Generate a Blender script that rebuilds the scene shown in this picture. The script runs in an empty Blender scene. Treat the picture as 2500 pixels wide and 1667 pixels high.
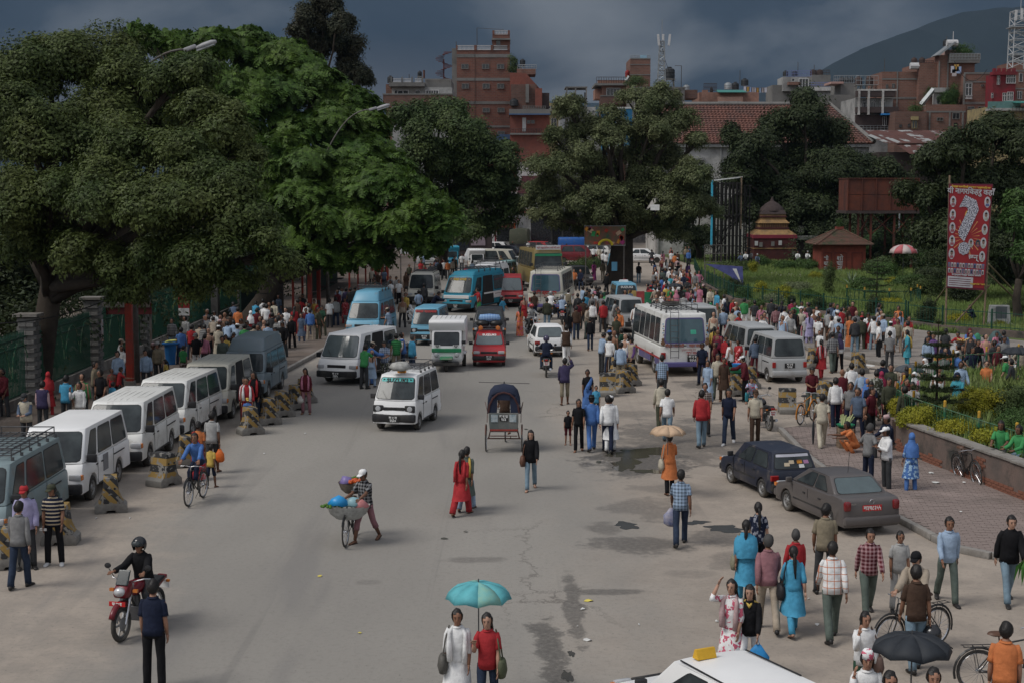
import bpy,bmesh,math,random
import numpy as np
from mathutils import Vector,Matrix,noise
random.seed(7);RNG=np.random.default_rng(7)
PI=math.pi;R=math.radians
SC=bpy.context.scene;COL=SC.collection
H=7.7;F=3700.0;CX=1250.0;CY=833.5;HY=460.0
PITCH=math.atan((CY-HY)/F)
cd=bpy.data.cameras.new('camera');cam=bpy.data.objects.new('camera',cd);COL.objects.link(cam)
cam.location=(0,0,H);cam.rotation_euler=(PI/2-PITCH,0,0);cd.sensor_width=36;cd.lens=F/2500*36
cd.clip_start=0.5;cd.clip_end=20000;SC.camera=cam
SUN_EL=R(52);SUN_AZ=R(248)
w=bpy.data.worlds.new('World');SC.world=w;w.use_nodes=True
nt=w.node_tree;N=nt.nodes;Lk=nt.links;N.clear()
def wn(t,**k):
 n=N.new(t)
 for a,b in k.items():setattr(n,a,b)
 return n
out=wn('ShaderNodeOutputWorld');bg=wn('ShaderNodeBackground');Lk.new(bg.outputs[0],out.inputs[0])
sky=wn('ShaderNodeTexSky');sky.sky_type='NISHITA';sky.sun_disc=False;sky.sun_elevation=SUN_EL;sky.sun_rotation=SUN_AZ
sky.dust_density=2.0;sky.air_density=1.0
tc=wn('ShaderNodeTexCoord');sep=wn('ShaderNodeSeparateXYZ');Lk.new(tc.outputs['Generated'],sep.inputs[0])
mp=wn('ShaderNodeMapping');mp.inputs['Scale'].default_value=(3.6,3.6,7.0);mp.inputs['Location'].default_value=(1.35,0.4,.25);Lk.new(tc.outputs['Generated'],mp.inputs[0])
n1=wn('ShaderNodeTexNoise');n1 .inputs['Scale'].default_value=1.5;n1 .inputs['Detail'].default_value=7;n1 .inputs['Roughness'].default_value=.5;n1 .inputs['Distortion'].default_value=.25;Lk.new(mp.outputs[0],n1 .inputs['Vector'])
cr=wn('ShaderNodeValToRGB');Lk.new(n1 .outputs['Fac'],cr.inputs[0])
e=cr.color_ramp.elements;e[0].position=.36;e[0].color=(.022,.038,.060,1);e[1].position=.68;e[1].color=(.20,.22,.245,1)
m_=cr.color_ramp.elements.new(.5);m_.color=(.040,.059,.084,1)
hz=wn('ShaderNodeMapRange');Lk.new(sep.outputs['Z'],hz.inputs[0]);hz.inputs[1].default_value=.10;hz.inputs[2].default_value=.035;hz.inputs[3].default_value=0;hz.inputs[4].default_value=.8
hx=wn('ShaderNodeMapRange');Lk.new(sep.outputs['X'],hx.inputs[0]);hx.inputs[1].default_value=.12;hx.inputs[2].default_value=-.08
hm=wn('ShaderNodeMath',operation='MULTIPLY');Lk.new(hz.outputs[0],hm.inputs[0]);Lk.new(hx.outputs[0],hm.inputs[1])
mx=wn('ShaderNodeMix',data_type='RGBA');Lk.new(hm.outputs[0],mx.inputs[0]);Lk.new(cr.outputs[0],mx.inputs[6]);mx.inputs[7].default_value=(.165,.165,.178,1)
ms=wn('ShaderNodeMath',operation='MULTIPLY');Lk.new(sep.outputs['Y'],ms.inputs[0]);ms.inputs[1].default_value=-.45
ma=wn('ShaderNodeMath',operation='ADD');Lk.new(ms.outputs[0],ma.inputs[0]);Lk.new(sep.outputs['Z'],ma.inputs[1])
mr=wn('ShaderNodeMapRange');mr.interpolation_type='SMOOTHSTEP';Lk.new(ma.outputs[0],mr.inputs[0]);mr.inputs[1].default_value=-.18;mr.inputs[2].default_value=.85
sk=wn('ShaderNodeMix',data_type='RGBA',blend_type='MIX');sk.inputs[0].default_value=.55
vs=wn('ShaderNodeVectorMath',operation='SCALE');Lk.new(sky.outputs[0],vs.inputs[0]);vs.inputs['Scale'].default_value=.08
Lk.new(vs.outputs[0],sk.inputs[6]);sk.inputs[7].default_value=(.66,.66,.68,1)
mf=wn('ShaderNodeMix',data_type='RGBA');Lk.new(mr.outputs[0],mf.inputs[0]);Lk.new(mx.outputs[2],mf.inputs[6]);Lk.new(sk.outputs[2],mf.inputs[7])
Lk.new(mf.outputs[2],bg.inputs[0]);bg.inputs[1].default_value=1.0
sl=bpy.data.lights.new('sun','SUN');sl.energy=1.5;sl.angle=R(26);sl.color=(1,.965,.91)
so=bpy.data.objects.new('sun',sl);COL.objects.link(so)
sd=Vector((math.sin(SUN_AZ)*math.cos(SUN_EL),math.cos(SUN_AZ)*math.cos(SUN_EL),math.sin(SUN_EL)))
so.rotation_euler=(-sd).to_track_quat('-Z','Y').to_euler();so.location=(0,0,80)
SC.view_settings.view_transform='Standard';SC.view_settings.look='None';SC.view_settings.gamma=1;SC.view_settings.exposure=0.30
SC.view_settings.use_curve_mapping=False
SC.cycles.max_bounces=5;SC.cycles.transparent_max_bounces=6;SC.cycles.volume_bounces=0
SC.cycles.caustics_reflective=False;SC.cycles.caustics_refractive=False
_f=(math.cos(PITCH),-math.sin(PITCH));_u=(math.sin(PITCH),math.cos(PITCH))
def ray(x,y):
 a=(x-CX)/F;b=(CY-y)/F
 return Vector((a,_f[0]+_u[0]*b,_f[1]+_u[1]*b))
def P(x,y,z=0.0):
 d=ray(x,y);return Vector((0,0,H))+d*((z-H)/d.z)
def Q(x,y,D):
 d=ray(x,y);return Vector((0,0,H))+d*(D/d.y)
def tag(o,label=None,cat=None,group=None,kind=None):
 if label:o['label']=label
 if cat:o['category']=cat
 if group:o['group']=group
 if kind:o['kind']=kind
 return o
def link(name,me,mats=None,parent=None,loc=None,rz=None):
 o=bpy.data.objects.new(name,me);COL.objects.link(o)
 if parent is not None:o.parent=parent
 if loc is not None:o.location=loc
 if rz is not None:o.rotation_euler[2]=rz
 if mats is not None and me is not None and len(me.materials)==0:
  for m in(mats if isinstance(mats,(list,tuple))else[mats]):me.materials.append(m)
 return o
def empty(name,label=None,cat=None,loc=(0,0,0),rz=0,group=None,kind=None):
 o=bpy.data.objects.new(name,None);COL.objects.link(o);o.location=loc;o.rotation_euler[2]=rz
 o.empty_display_size=.2
 return tag(o,label,cat,group,kind)
class MB:
 """mesh collector"""
 def __init__(s):s.v=[];s.f=[];s.m=[];s.mi=0
 def add(s,vs,fs,mi=None):
  o=len(s.v);s.v.extend([tuple(v)for v in vs]);s.f.extend([tuple(i+o for i in f)for f in fs]);s.m.extend([s.mi if mi is None else mi]*len(fs));return s
 def box(s,c,d,rz=0,rx=0,ry=0,mi=None,top=None):
  """c centre, d full dims; top=(sx,sy) taper of the top"""
  M=Matrix.Rotation(rz,3,'Z')@Matrix.Rotation(ry,3,'Y')@Matrix.Rotation(rx,3,'X');vs=[]
  tx,ty=top if top else(1,1)
  for z in(-.5,.5):
   for x,y in((-.5,-.5),(.5,-.5),(.5,.5),(-.5,.5)):
    q=Vector((x*d[0]*(tx if z>0 else 1),y*d[1]*(ty if z>0 else 1),z*d[2]));q=M@q
    vs.append((q.x+c[0],q.y+c[1],q.z+c[2]))
  return s.add(vs,[(3,2,1,0),(4,5,6,7),(0,1,5,4),(1,2,6,5),(2,3,7,6),(3,0,4,7)],mi)
 def bx(s,x0,x1,y0,y1,z0,z1,mi=None):return s.box(((x0+x1)/2,(y0+y1)/2,(z0+z1)/2),(x1-x0,y1-y0,z1-z0),mi=mi)
 def tube(s,pts,r,n=6,mi=None,cap=True,closed=False):
  pts=[Vector(p)for p in pts];k=len(pts);rr=r if isinstance(r,(list,tuple))else[r]*k;vs=[];fs=[];up=None
  for i,p in enumerate(pts):
   a=pts[(i-1)%k]if(i>0 or closed)else p;b=pts[(i+1)%k]if(i<k-1 or closed)else p
   t=(b-a).normalized()if(b-a).length>1e-9 else Vector((0,0,1))
   if up is None:up=Vector((0,0,1))if abs(t.z)<.9 else Vector((1,0,0))
   u=t.cross(up);
   if u.length<1e-4:u=t.orthogonal()
   u.normalize();v2=u.cross(t);up=v2
   for j in range(n):
    a2=2*PI*j/n;q=p+(u*math.cos(a2)+v2*math.sin(a2))*rr[i];vs.append(q)
  for i in range(k if closed else k-1):
   for j in range(n):
    fs.append((i*n+j,i*n+(j+1)%n,((i+1)%k)*n+(j+1)%n,((i+1)%k)*n+j))
  if cap and not closed:fs.append(tuple(range(n))[::-1]);fs.append(tuple((k-1)*n+j for j in range(n)))
  return s.add(vs,fs,mi)
 def lathe(s,prof,c=(0,0,0),n=16,mi=None,axis='z',sx=1,sy=1):
  vs=[];fs=[];k=len(prof)
  for r,z in prof:
   for j in range(n):
    a=2*PI*j/n;p=(r*math.cos(a)*sx,r*math.sin(a)*sy,z)
    if axis=='y':p=(p[0],p[2],p[1])
    if axis=='x':p=(p[2],p[0],p[1])
    vs.append((p[0]+c[0],p[1]+c[1],p[2]+c[2]))
  for i in range(k-1):
   for j in range(n):fs.append((i*n+j,i*n+(j+1)%n,(i+1)*n+(j+1)%n,(i+1)*n+j))
  if prof[0][0]>1e-6:fs.append(tuple(range(n))[::-1])
  if prof[-1][0]>1e-6:fs.append(tuple((k-1)*n+j for j in range(n)))
  return s.add(vs,fs,mi)
 def prism(s,poly,y0,y1,mi=None,plane='xz',c=(0,0,0)):
  """poly 2D extruded"""
  n=len(poly);vs=[]
  for y in(y0,y1):
   for a,b in poly:
    vs.append((a+c[0],y+c[1],b+c[2])if plane=='xz' else((y+c[0],a+c[1],b+c[2])if plane=='yz' else(a+c[0],b+c[1],y+c[2])))
  fs=[tuple(range(n)),tuple(range(2*n-1,n-1,-1))]+[(i,(i+1)%n,n+(i+1)%n,n+i)[::-1]for i in range(n)]
  return s.add(vs,fs,mi)
 def me(s,name,smooth=False,bevel=0,seg=2,ang=30):
  m=bpy.data.meshes.new(name);m.from_pydata(s.v,[],s.f);m.validate()
  if any(s.m):m.polygons.foreach_set('material_index',np.array(s.m,dtype=np.int32))if len(s.m)==len(m.polygons)else None
  bm=bmesh.new();bm.from_mesh(m);
  bmesh.ops.recalc_face_normals(bm,faces=bm.faces)
  if bevel:
   bmesh.ops.remove_doubles(bm,verts=bm.verts,dist=1e-5)
   ed=[e for e in bm.edges if len(e.link_faces)==2 and e.calc_face_angle(0)>R(ang)]
   bmesh.ops.bevel(bm,geom=ed,offset=bevel,segments=seg,affect='EDGES',clamp_overlap=True,profile=.5)
  bm.to_mesh(m);bm.free()
  if smooth:
   m.polygons.foreach_set('use_smooth',[True]*len(m.polygons))
   if smooth!='all':
    try:m.set_sharp_from_angle(angle=R(35))
    except Exception:pass
  m.update();return m
 def obj(s,name,mats,parent=None,loc=None,rz=None,**k):return link(name,s.me(name,**k),mats,parent,loc,rz)
_M={}
def mat(name,col,rough=.8,metal=0,var=.15,vs=3.0,bump=.0,bs=40,spec=.35,col2=None,coords='Object',emit=None,dirt=None,dscale=1.2,mask=(.45,.7)):
 if name in _M:return _M[name]
 m=bpy.data.materials.new(name);m.use_nodes=True;n=m.node_tree.nodes;l=m.node_tree.links
 b=n['Principled BSDF'];b.inputs['Roughness'].default_value=rough;b.inputs['Metallic'].default_value=metal
 b.inputs['Specular IOR Level'].default_value=spec
 t=n.new('ShaderNodeTexCoord');nz=n.new('ShaderNodeTexNoise');nz.inputs['Scale'].default_value=vs;nz.inputs['Detail'].default_value=5;nz.inputs['Roughness'].default_value=.6
 l.new(t.outputs[coords],nz.inputs['Vector'])
 mx=n.new('ShaderNodeMix');mx.data_type='RGBA'
 c=col;c2=col2 if col2 else tuple(min(1,x*(1+var))for x in c);c1=c if col2 else tuple(x*(1-var)for x in c)
 rp=n.new('ShaderNodeMapRange');rp.inputs[1].default_value=.3;rp.inputs[2].default_value=.7;l.new(nz.outputs['Fac'],rp.inputs[0]);l.new(rp.outputs[0],mx.inputs[0])
 mx.inputs[6].default_value=(*c1,1);mx.inputs[7].default_value=(*c2,1);o=mx.outputs[2]
 if dirt:
  nd=n.new('ShaderNodeTexNoise');nd.inputs['Scale'].default_value=dscale;nd.inputs['Detail'].default_value=8;nd.inputs['Roughness'].default_value=.7;l.new(t.outputs[coords],nd.inputs['Vector'])
  r2=n.new('ShaderNodeMapRange');r2 .inputs[1].default_value=mask[0];r2 .inputs[2].default_value=mask[1];l.new(nd.outputs['Fac'],r2 .inputs[0])
  m2=n.new('ShaderNodeMix');m2 .data_type='RGBA';l.new(r2 .outputs[0],m2 .inputs[0]);l.new(o,m2 .inputs[6]);m2 .inputs[7].default_value=(*dirt,1);o=m2 .outputs[2]
 l.new(o,b.inputs['Base Color'])
 if bump:
  nb=n.new('ShaderNodeTexNoise');nb.inputs['Scale'].default_value=bs;nb.inputs['Detail'].default_value=4;l.new(t.outputs[coords],nb.inputs['Vector'])
  bp=n.new('ShaderNodeBump');bp.inputs['Strength'].default_value=bump;bp.inputs['Distance'].default_value=.02;l.new(nb.outputs['Fac'],bp.inputs['Height']);l.new(bp.outputs[0],b.inputs['Normal'])
 if emit:b.inputs['Emission Color'].default_value=(*emit,1);b.inputs['Emission Strength'].default_value=1
 _M[name]=m;return m
def text(s,size,mt,parent,loc,rot,name='lettering',ext=.004,bold=0.0,align='CENTER',sx=1.0):
 c=bpy.data.curves.new('t','FONT');c.body=s;c.size=size;c.extrude=ext;c.offset=bold;c.align_x=align;c.align_y='CENTER';c.resolution_u=2
 o=bpy.data.objects.new('t',c);me=bpy.data.meshes.new_from_object(o);bpy.data.objects.remove(o)
 if len(me.materials)==0:me.materials.append(mt)
 else:me.materials[0]=mt
 o=bpy.data.objects.new(name,me);COL.objects.link(o);o.parent=parent;o.location=loc;o.rotation_euler=rot;o.scale=(sx,1,1)
 return o
def Bx(*a,**k):return MB().box(*a,**k)
def Tb(*a,**k):return MB().tube(*a,**k)
def Pz(*a,**k):return MB().prism(*a,**k)
def Lt(*a,**k):return MB().lathe(*a,**k)
STEEL=mat('rack_steel',(.11,.11,.115),rough=.5,metal=.6);REDL=mat('red_lettering',(.35,.03,.03),rough=.6)
def lerp(a,b,t):return a+(b-a)*t
# =============== GROUND ===============
def ground_mat():
 m=bpy.data.materials.new('dusty_asphalt');m.use_nodes=True;n=m.node_tree.nodes;l=m.node_tree.links;b=n['Principled BSDF']
 tc=n.new('ShaderNodeTexCoord');sp=n.new('ShaderNodeSeparateXYZ');l.new(tc.outputs['Object'],sp.inputs[0])
 def noi(s,d=6,r=.6,sc=(1,1,1),dist=0):
  mp=n.new('ShaderNodeMapping');mp.inputs['Scale'].default_value=sc;l.new(tc.outputs['Object'],mp.inputs[0])
  z=n.new('ShaderNodeTexNoise');z.inputs['Scale'].default_value=s;z.inputs['Detail'].default_value=d;z.inputs['Roughness'].default_value=r;z.inputs['Distortion'].default_value=dist
  l.new(mp.outputs[0],z.inputs['Vector']);return z.outputs['Fac']
 def rng(i,a,b_,c=0,d=1,sm=True):
  r=n.new('ShaderNodeMapRange');r.interpolation_type='SMOOTHSTEP' if sm else 'LINEAR';l.new(i,r.inputs[0])
  for k,v in zip((1,2,3,4),(a,b_,c,d)):r.inputs[k].default_value=v
  return r.outputs[0]
 def op(o,a,b_,c=None):
  k=n.new('ShaderNodeMath');k.operation=o
  for i,v in enumerate((a,b_,c)):
   if v is None:continue
   if isinstance(v,(int,float)):k.inputs[i].default_value=v
   else:l.new(v,k.inputs[i])
  return k.outputs[0]
 def mix(f,a,b_,bt='MIX'):
  x=n.new('ShaderNodeMix');x.data_type='RGBA';x.blend_type=bt
  if isinstance(f,(int,float)):x.inputs[0].default_value=f
  else:l.new(f,x.inputs[0])
  for i,v in((6,a),(7,b_)):
   if isinstance(v,tuple):x.inputs[i].default_value=(*v,1)
   else:l.new(v,x.inputs[i])
  return x.outputs[2]
 X=sp.outputs['X'];Y=sp.outputs['Y']
 big=noi(.16,5,.55,(1,.35,1));mid=noi(.9,7,.65);fine=noi(9,5,.7);grit=noi(60,3,.7)
 asph=mix(rng(big,.35,.65),(.236,.222,.200),(.285,.268,.240))
 dust=mix(rng(mid,.35,.65),(.375,.318,.262),(.29,.248,.207))
 e1=op('ADD',X,op('MULTIPLY',op('SUBTRACT',big,.5),9));e1=op('ADD',e1,op('MULTIPLY',op('SUBTRACT',mid,.5),2.5))
 fr=rng(e1,.5,4.2);fl=rng(e1,-6.6,-9.4)
 col=mix(op('MULTIPLY',fr,.9),asph,dust);col=mix(op('MULTIPLY',fl,.8),col,dust)
 st=rng(noi(.55,4,.5,(1,.10,1),.4),.56,.68);col=mix(op('MULTIPLY',op('MULTIPLY',st,.35),op('SUBTRACT',1,fr)),col,(.15,.145,.145))
 col=mix(op('MULTIPLY',rng(fine,.48,.70),.38),col,(.17,.155,.138));col=mix(op('MULTIPLY',rng(grit,.58,.68),.36),col,(.40,.36,.32))
 col=mix(op('MULTIPLY',rng(noi(26,2,.5,(1,.45,1)),.68,.72),.55),col,(.12,.11,.10))
 wet=None
 wn_=op('ADD',op('MULTIPLY',op('SUBTRACT',mid,.5),3.6),op('MULTIPLY',op('SUBTRACT',fine,.5),2.2))
 for(cx,cy,rx,ry,rot,k)in WET:
  c,s=math.cos(rot),math.sin(rot)
  dx=op('SUBTRACT',X,cx);dy=op('SUBTRACT',Y,cy)
  u=op('DIVIDE',op('ADD',op('MULTIPLY',dx,c),op('MULTIPLY',dy,s)),rx);v=op('DIVIDE',op('SUBTRACT',op('MULTIPLY',dy,c),op('MULTIPLY',dx,s)),ry)
  q=op('SQRT',op('ADD',op('MULTIPLY',u,u),op('MULTIPLY',v,v)),None);q=op('ADD',q,wn_)
  t=op('MULTIPLY',rng(q,1.2,.78),k);wet=t if wet is None else op('MAXIMUM',wet,t)
 col=mix(op('MULTIPLY',wet,rng(fine,.25,.6,.45,.95)),col,(.085,.077,.068))
 vo=n.new('ShaderNodeTexVoronoi');vo.feature='DISTANCE_TO_EDGE';vo.inputs['Scale'].default_value=.33;vm=n.new('ShaderNodeVectorMath');vm.operation='MULTIPLY_ADD';l.new(tc.outputs['Object'],vm.inputs[0]);vm.inputs[1].default_value=(1,.7,1);cv=n.new('ShaderNodeCombineXYZ');l.new(op('MULTIPLY',mid,1.8),cv.inputs[0]);l.new(op('MULTIPLY',fine,.9),cv.inputs[1]);l.new(cv.outputs[0],vm.inputs[2]);l.new(vm.outputs[0],vo.inputs['Vector'])
 crk=op('MULTIPLY',op('MULTIPLY',rng(vo.outputs['Distance'],.011,.003),rng(big,.50,.58)),rng(X,-3,2));col=mix(op('MULTIPLY',crk,.75),col,(.09,.08,.07))
 tr_=rng(noi(.5,5,.6,(2.6,.05,1),.8),.60,.70);col=mix(op('MULTIPLY',tr_,.22),col,(.12,.115,.11))
 sl=rng(op('ADD',X,op('MULTIPLY',op('SUBTRACT',mid,.5),1.6)),-10.6,-11.6);sl=op('MULTIPLY',sl,rng(Y,50,58))
 col=mix(op('MULTIPLY',sl,.8),col,(.13,.085,.06))
 l.new(col,b.inputs['Base Color'])
 ro=n.new('ShaderNodeMix');ro.data_type='FLOAT';l.new(wet,ro.inputs[0]);ro.inputs[2].default_value=.93;ro.inputs[3].default_value=.42;l.new(ro.outputs[0],b.inputs['Roughness'])
 b.inputs['Specular IOR Level'].default_value=.3
 bp=n.new('ShaderNodeBump');bp.inputs['Strength'].default_value=.5;bp.inputs['Distance'].default_value=.02
 l.new(op('ADD',fine,op('MULTIPLY',grit,.5)),bp.inputs['Height']);l.new(bp.outputs[0],b.inputs['Normal'])
 return m
def _w(x,y,rxp,ryp,rot=0,k=1):
 p=P(x,y);return(p.x,p.y,rxp*p.y/F,ryp*p.y*p.y/F/H,rot,k)
WET=[_w(1690,1075,200,55,0,.75),_w(1560,1120,130,40,0,1),_w(1600,1245,110,26,0,.55),_w(1480,1290,40,16,0,.6),_w(1345,1600,40,120,.06,.85),_w(1480,1445,90,7,0,.7),_w(1400,1480,22,90,0,.75),_w(1560,1330,110,20,0,.75),_w(1760,1310,80,22,0,.7),_w(1800,1370,70,20,0,.5),_w(1990,1520,90,40,0,.35),_w(1950,1480,60,30,0,.5),_w(1720,938,70,10,0,.8),_w(1540,1010,70,10,0,.5),_w(1160,1365,70,8,0,.5),_w(1640,1190,100,12,0,.45),_w(900,1420,40,6,0,.3),_w(1900,1000,60,10,0,.3),_w(1680,1400,60,10,0,.3),_w(2290,1420,80,8,0,.3)]
_gm=ground_mat()
def sheet(name,pts,z,mt,kind='structure',label=None,th=None,parent=None):
 mb=MB()
 if th:mb.prism([(p[0],p[1])for p in pts],z-th,z,plane='xy')
 else:mb.add([(p[0],p[1],z)for p in pts],[tuple(range(len(pts)))])
 o=mb.obj(name,mt);tag(o,label,kind=kind);return o
gv=[];
g=MB().add([(-6000,-200,0),(6000,-200,0),(6000,9000,0),(-6000,9000,0)],[(0,1,2,3)]).obj('ground',_gm);tag(g,kind='structure')
pm=mat('muddy_water',(.07,.062,.048),rough=.06,var=.1,spec=.5)
for i,(x,y,a,b_)in enumerate(((1527,1132,34,15),(1590,1150,40,6),(1770,1290,52,8),(1560,1105,70,12),(1385,1650,12,16),(1530,1282,32,8),(1700,1275,30,5),(1395,1595,7,9))):
 c=P(x,y);n_=26;pts=[]
 for k in range(n_):
  t=2*PI*k/n_;r=1+.28*math.sin(2*t+i*2.1)+.18*math.sin(5*t+i)+.1*math.sin(9*t+2*i)
  pts.append((c.x+a*c.y/F*r*math.cos(t),c.y+b_*c.y*c.y/F/H*r*math.sin(t)))
 tag(sheet('puddle',pts,.004,pm),kind='structure')
# =============== PAVEMENTS, PARK, FENCES, WALL ===============
TILE=mat('paver',(.245,.195,.175),rough=.9,var=.2,vs=.9,bump=.3,bs=60,dirt=(.16,.13,.115),dscale=.8,mask=(.45,.7))
KERB=mat('kerb_stone',(.25,.235,.215),rough=.9,var=.15,bump=.5,bs=14,dirt=(.12,.105,.09))
GRASSG=mat('lawn_soil',(.060,.105,.022),rough=1,col2=(.10,.12,.04),vs=.35,bump=.4,bs=12,dirt=(.15,.12,.08),dscale=.25,mask=(.60,.72))
PATHM=mat('pavement_concrete',(.25,.225,.20),rough=.95,var=.14,vs=.7,bump=.4,bs=9,dirt=(.13,.11,.095),dscale=.7)
GRN=mat('fence_green',(.010,.055,.034),rough=.5,dirt=(.05,.06,.04),dscale=3,mask=(.55,.8));GRNP=mat('faded_green',(.02,.12,.06),rough=.6,dirt=(.25,.23,.16),dscale=3);YEL=mat('fence_yellow',(.50,.29,.03),rough=.7,dirt=(.2,.15,.08),dscale=4)
BRK=mat('red_brick',(.20,.085,.055),rough=.95,var=.3,vs=2.2,bump=.4,bs=30);PLS=mat('weathered_plaster',(.175,.125,.105),rough=.95,col2=(.11,.09,.08),vs=1.4,bump=.6,bs=7,dirt=(.045,.045,.04),dscale=.9,mask=(.5,.68));STN=mat('pillar_stone',(.17,.165,.155),rough=.9,var=.4,vs=.9,bump=.5,bs=10)
def poly(pts,z=0):return[P(x,y,z)for x,y in pts]
def slab(name,pts,z,mt):return sheet(name,pts,z,mt,th=z+.05)
FPE=[(-12.4,26),(-12.15,48),(-11.7,56),(-9.6,62),(-8.9,72),(-8.9,84),(-7.9,100),(-6.9,115),(-7.4,140),(-9,200)]
slab('footpath',[Vector((a,b,0))for a,b in FPE]+[Vector((-70,200,0)),Vector((-70,26,0))],.14,mat('left_footpath_soil',(.15,.112,.09),rough=1,col2=(.10,.085,.07),vs=.5,bump=.4,bs=8,dirt=(.19,.16,.14),dscale=.6))
def kerb(pts,z,w=.16,name='kerb',parent=None,ln=1.0):
 """kerb stones laid one by one"""
 root=empty(name,kind='structure');me=None
 for a,b in zip(pts[:-1],pts[1:]):
  a=Vector((a[0],a[1],0));b=Vector((b[0],b[1],0));n=max(1,round((b-a).length/ln));d=(b-a)/n
  for i in range(n):
   c=a+d*(i+.5);
   if me is None:me=Bx((0,0,0),(.975,w,z+.03)).me('kerb_stone',bevel=.012,smooth=True);me.materials.append(KERB)
   o=link('kerb_stone',me,parent=root,loc=(c.x,c.y,(z+.03)/2+random.uniform(-.006,.006)),rz=math.atan2(d.y,d.x)+random.uniform(-.01,.01));o.scale=(d.length,1,1)
kerb(FPE[:8],.15,ln=1.2)
PAV2=poly([(1815,775),(1900,822),(1977,857),(2060,875),(2118,886),(2201,900),(2320,925),(2500,940)],.0);PV2b=poly([(2560,850),(2500,838),(2300,818),(2069,790),(1900,768),(1790,752),(1735,725)],0)
slab('footpath',PAV2+PV2b,.13,PATHM);kerb(PAV2,.14,ln=1.2)
TERK=poly([(1905,1052),(1960,1110),(2060,1190),(2177,1264),(2230,1292),(2279,1319),(2330,1345),(2420,1364),(2560,1372)],0)
slab('terrace',TERK+[Vector((16,29.5,0)),Vector((16,46,0))]+poly([(2187,1032),(1997,1040)],0),.10,mat('mortar_bed',(.10,.085,.075),rough=1));kerb(TERK,.12)
def inside(p,pg):
 c=False;n=len(pg)
 for i in range(n):
  a,b=pg[i],pg[(i+1)%n]
  if(a[1]>p[1])!=(b[1]>p[1])and p[0]<(b[0]-a[0])*(p[1]-a[1])/(b[1]-a[1])+a[0]:c=not c
 return c
TP=[(p.x,p.y)for p in TERK]+[(16,29.5),(16,46)]+[(p.x,p.y)for p in poly([(2187,1032),(1997,1040)])]
_pv=[];a0=-.14;ca,sa=math.cos(a0),math.sin(a0);pw,ph=.26,.13
for i in range(-40,40):
 for j in range(-90,90):
  u=(i+(.5 if j%2 else 0))*pw;v=j*ph;x=12+u*ca-v*sa;y=38+u*sa+v*ca
  if not(27<y<48):continue
  if inside((x,y),TP)and inside((x+.12,y),TP)and inside((x-.16,y),TP)and inside((x,y-.15),TP):
   px=1250+x*F/y
   if px<2560:_pv.append((y,x))
_pv.sort();tr=empty('paving',kind='structure');pm_=Bx((0,0,0),(pw-.014,ph-.014,.05)).me('paver');pm_.materials.append(TILE);nvis=0;rest=MB()
for y,x in _pv:
 vis=1250+x*F/y<2500
 z=.088+random.uniform(-.004,.005)
 if vis and nvis<300:link('paver',pm_,parent=tr,loc=(x,y,z),rz=a0+random.uniform(-.015,.015));nvis+=1
 else:rest.box((x,y,z),(pw-.014,ph-.014,.05),rz=a0+random.uniform(-.015,.015))
o=rest.obj('pavers',TILE,tr);o['kind']='stuff'
PK=poly([(1700,650),(1712,705),(1790,748),(1900,768),(2069,790),(2210,803),(2300,818),(2500,838),(2700,850)],0)
tag(sheet('lawn',PK+[Vector((70,90,0)),Vector((60,190,0)),Vector((16,190,0))],.05,GRASSG),kind='structure')
tag(sheet('garden_path',poly([(1880,667),(1960,672),(1955,678),(1890,674)]),.058,PATHM),kind='structure')
def tufts(name,pts_fn,n,hh,cols,seed,label=None,kind='stuff'):
 rg=random.Random(seed);v=[];f=[];mi=[]
 k=0
 for _ in range(n):
  p=pts_fn(rg)
  if p is None:continue
  h=hh*rg.uniform(.5,1.3)
  for q in range(3):
   a=rg.uniform(0,2*PI);w=.03*hh/.3;dx,dy=math.cos(a)*w,math.sin(a)*w;lx,ly=rg.uniform(-.4,.4)*h,rg.uniform(-.4,.4)*h
   v+=[(p[0]-dx,p[1]-dy,p[2]),(p[0]+dx,p[1]+dy,p[2]),(p[0]+lx,p[1]+ly,p[2]+h)];f.append((k,k+1,k+2));k+=3
 m=bpy.data.meshes.new(name);m.from_pydata(v,[],f);o=link(name,m,cols);tag(o,label,kind=kind);return o
GR1=mat('grass_blade',(.12,.20,.04),rough=.8,col2=(.20,.24,.08),vs=.3)
PKl=[(p.x,p.y)for p in PK]+[(70,90),(60,190),(16,190)]
def pkpt(rg):
 y=80+85*rg.random()**1.5;x=rg.uniform(.12,.35)*y
 return(x,y,.04)if inside((x,y),PKl)else None
tufts('grass',pkpt,44000,.30,[GR1],3)
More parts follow.
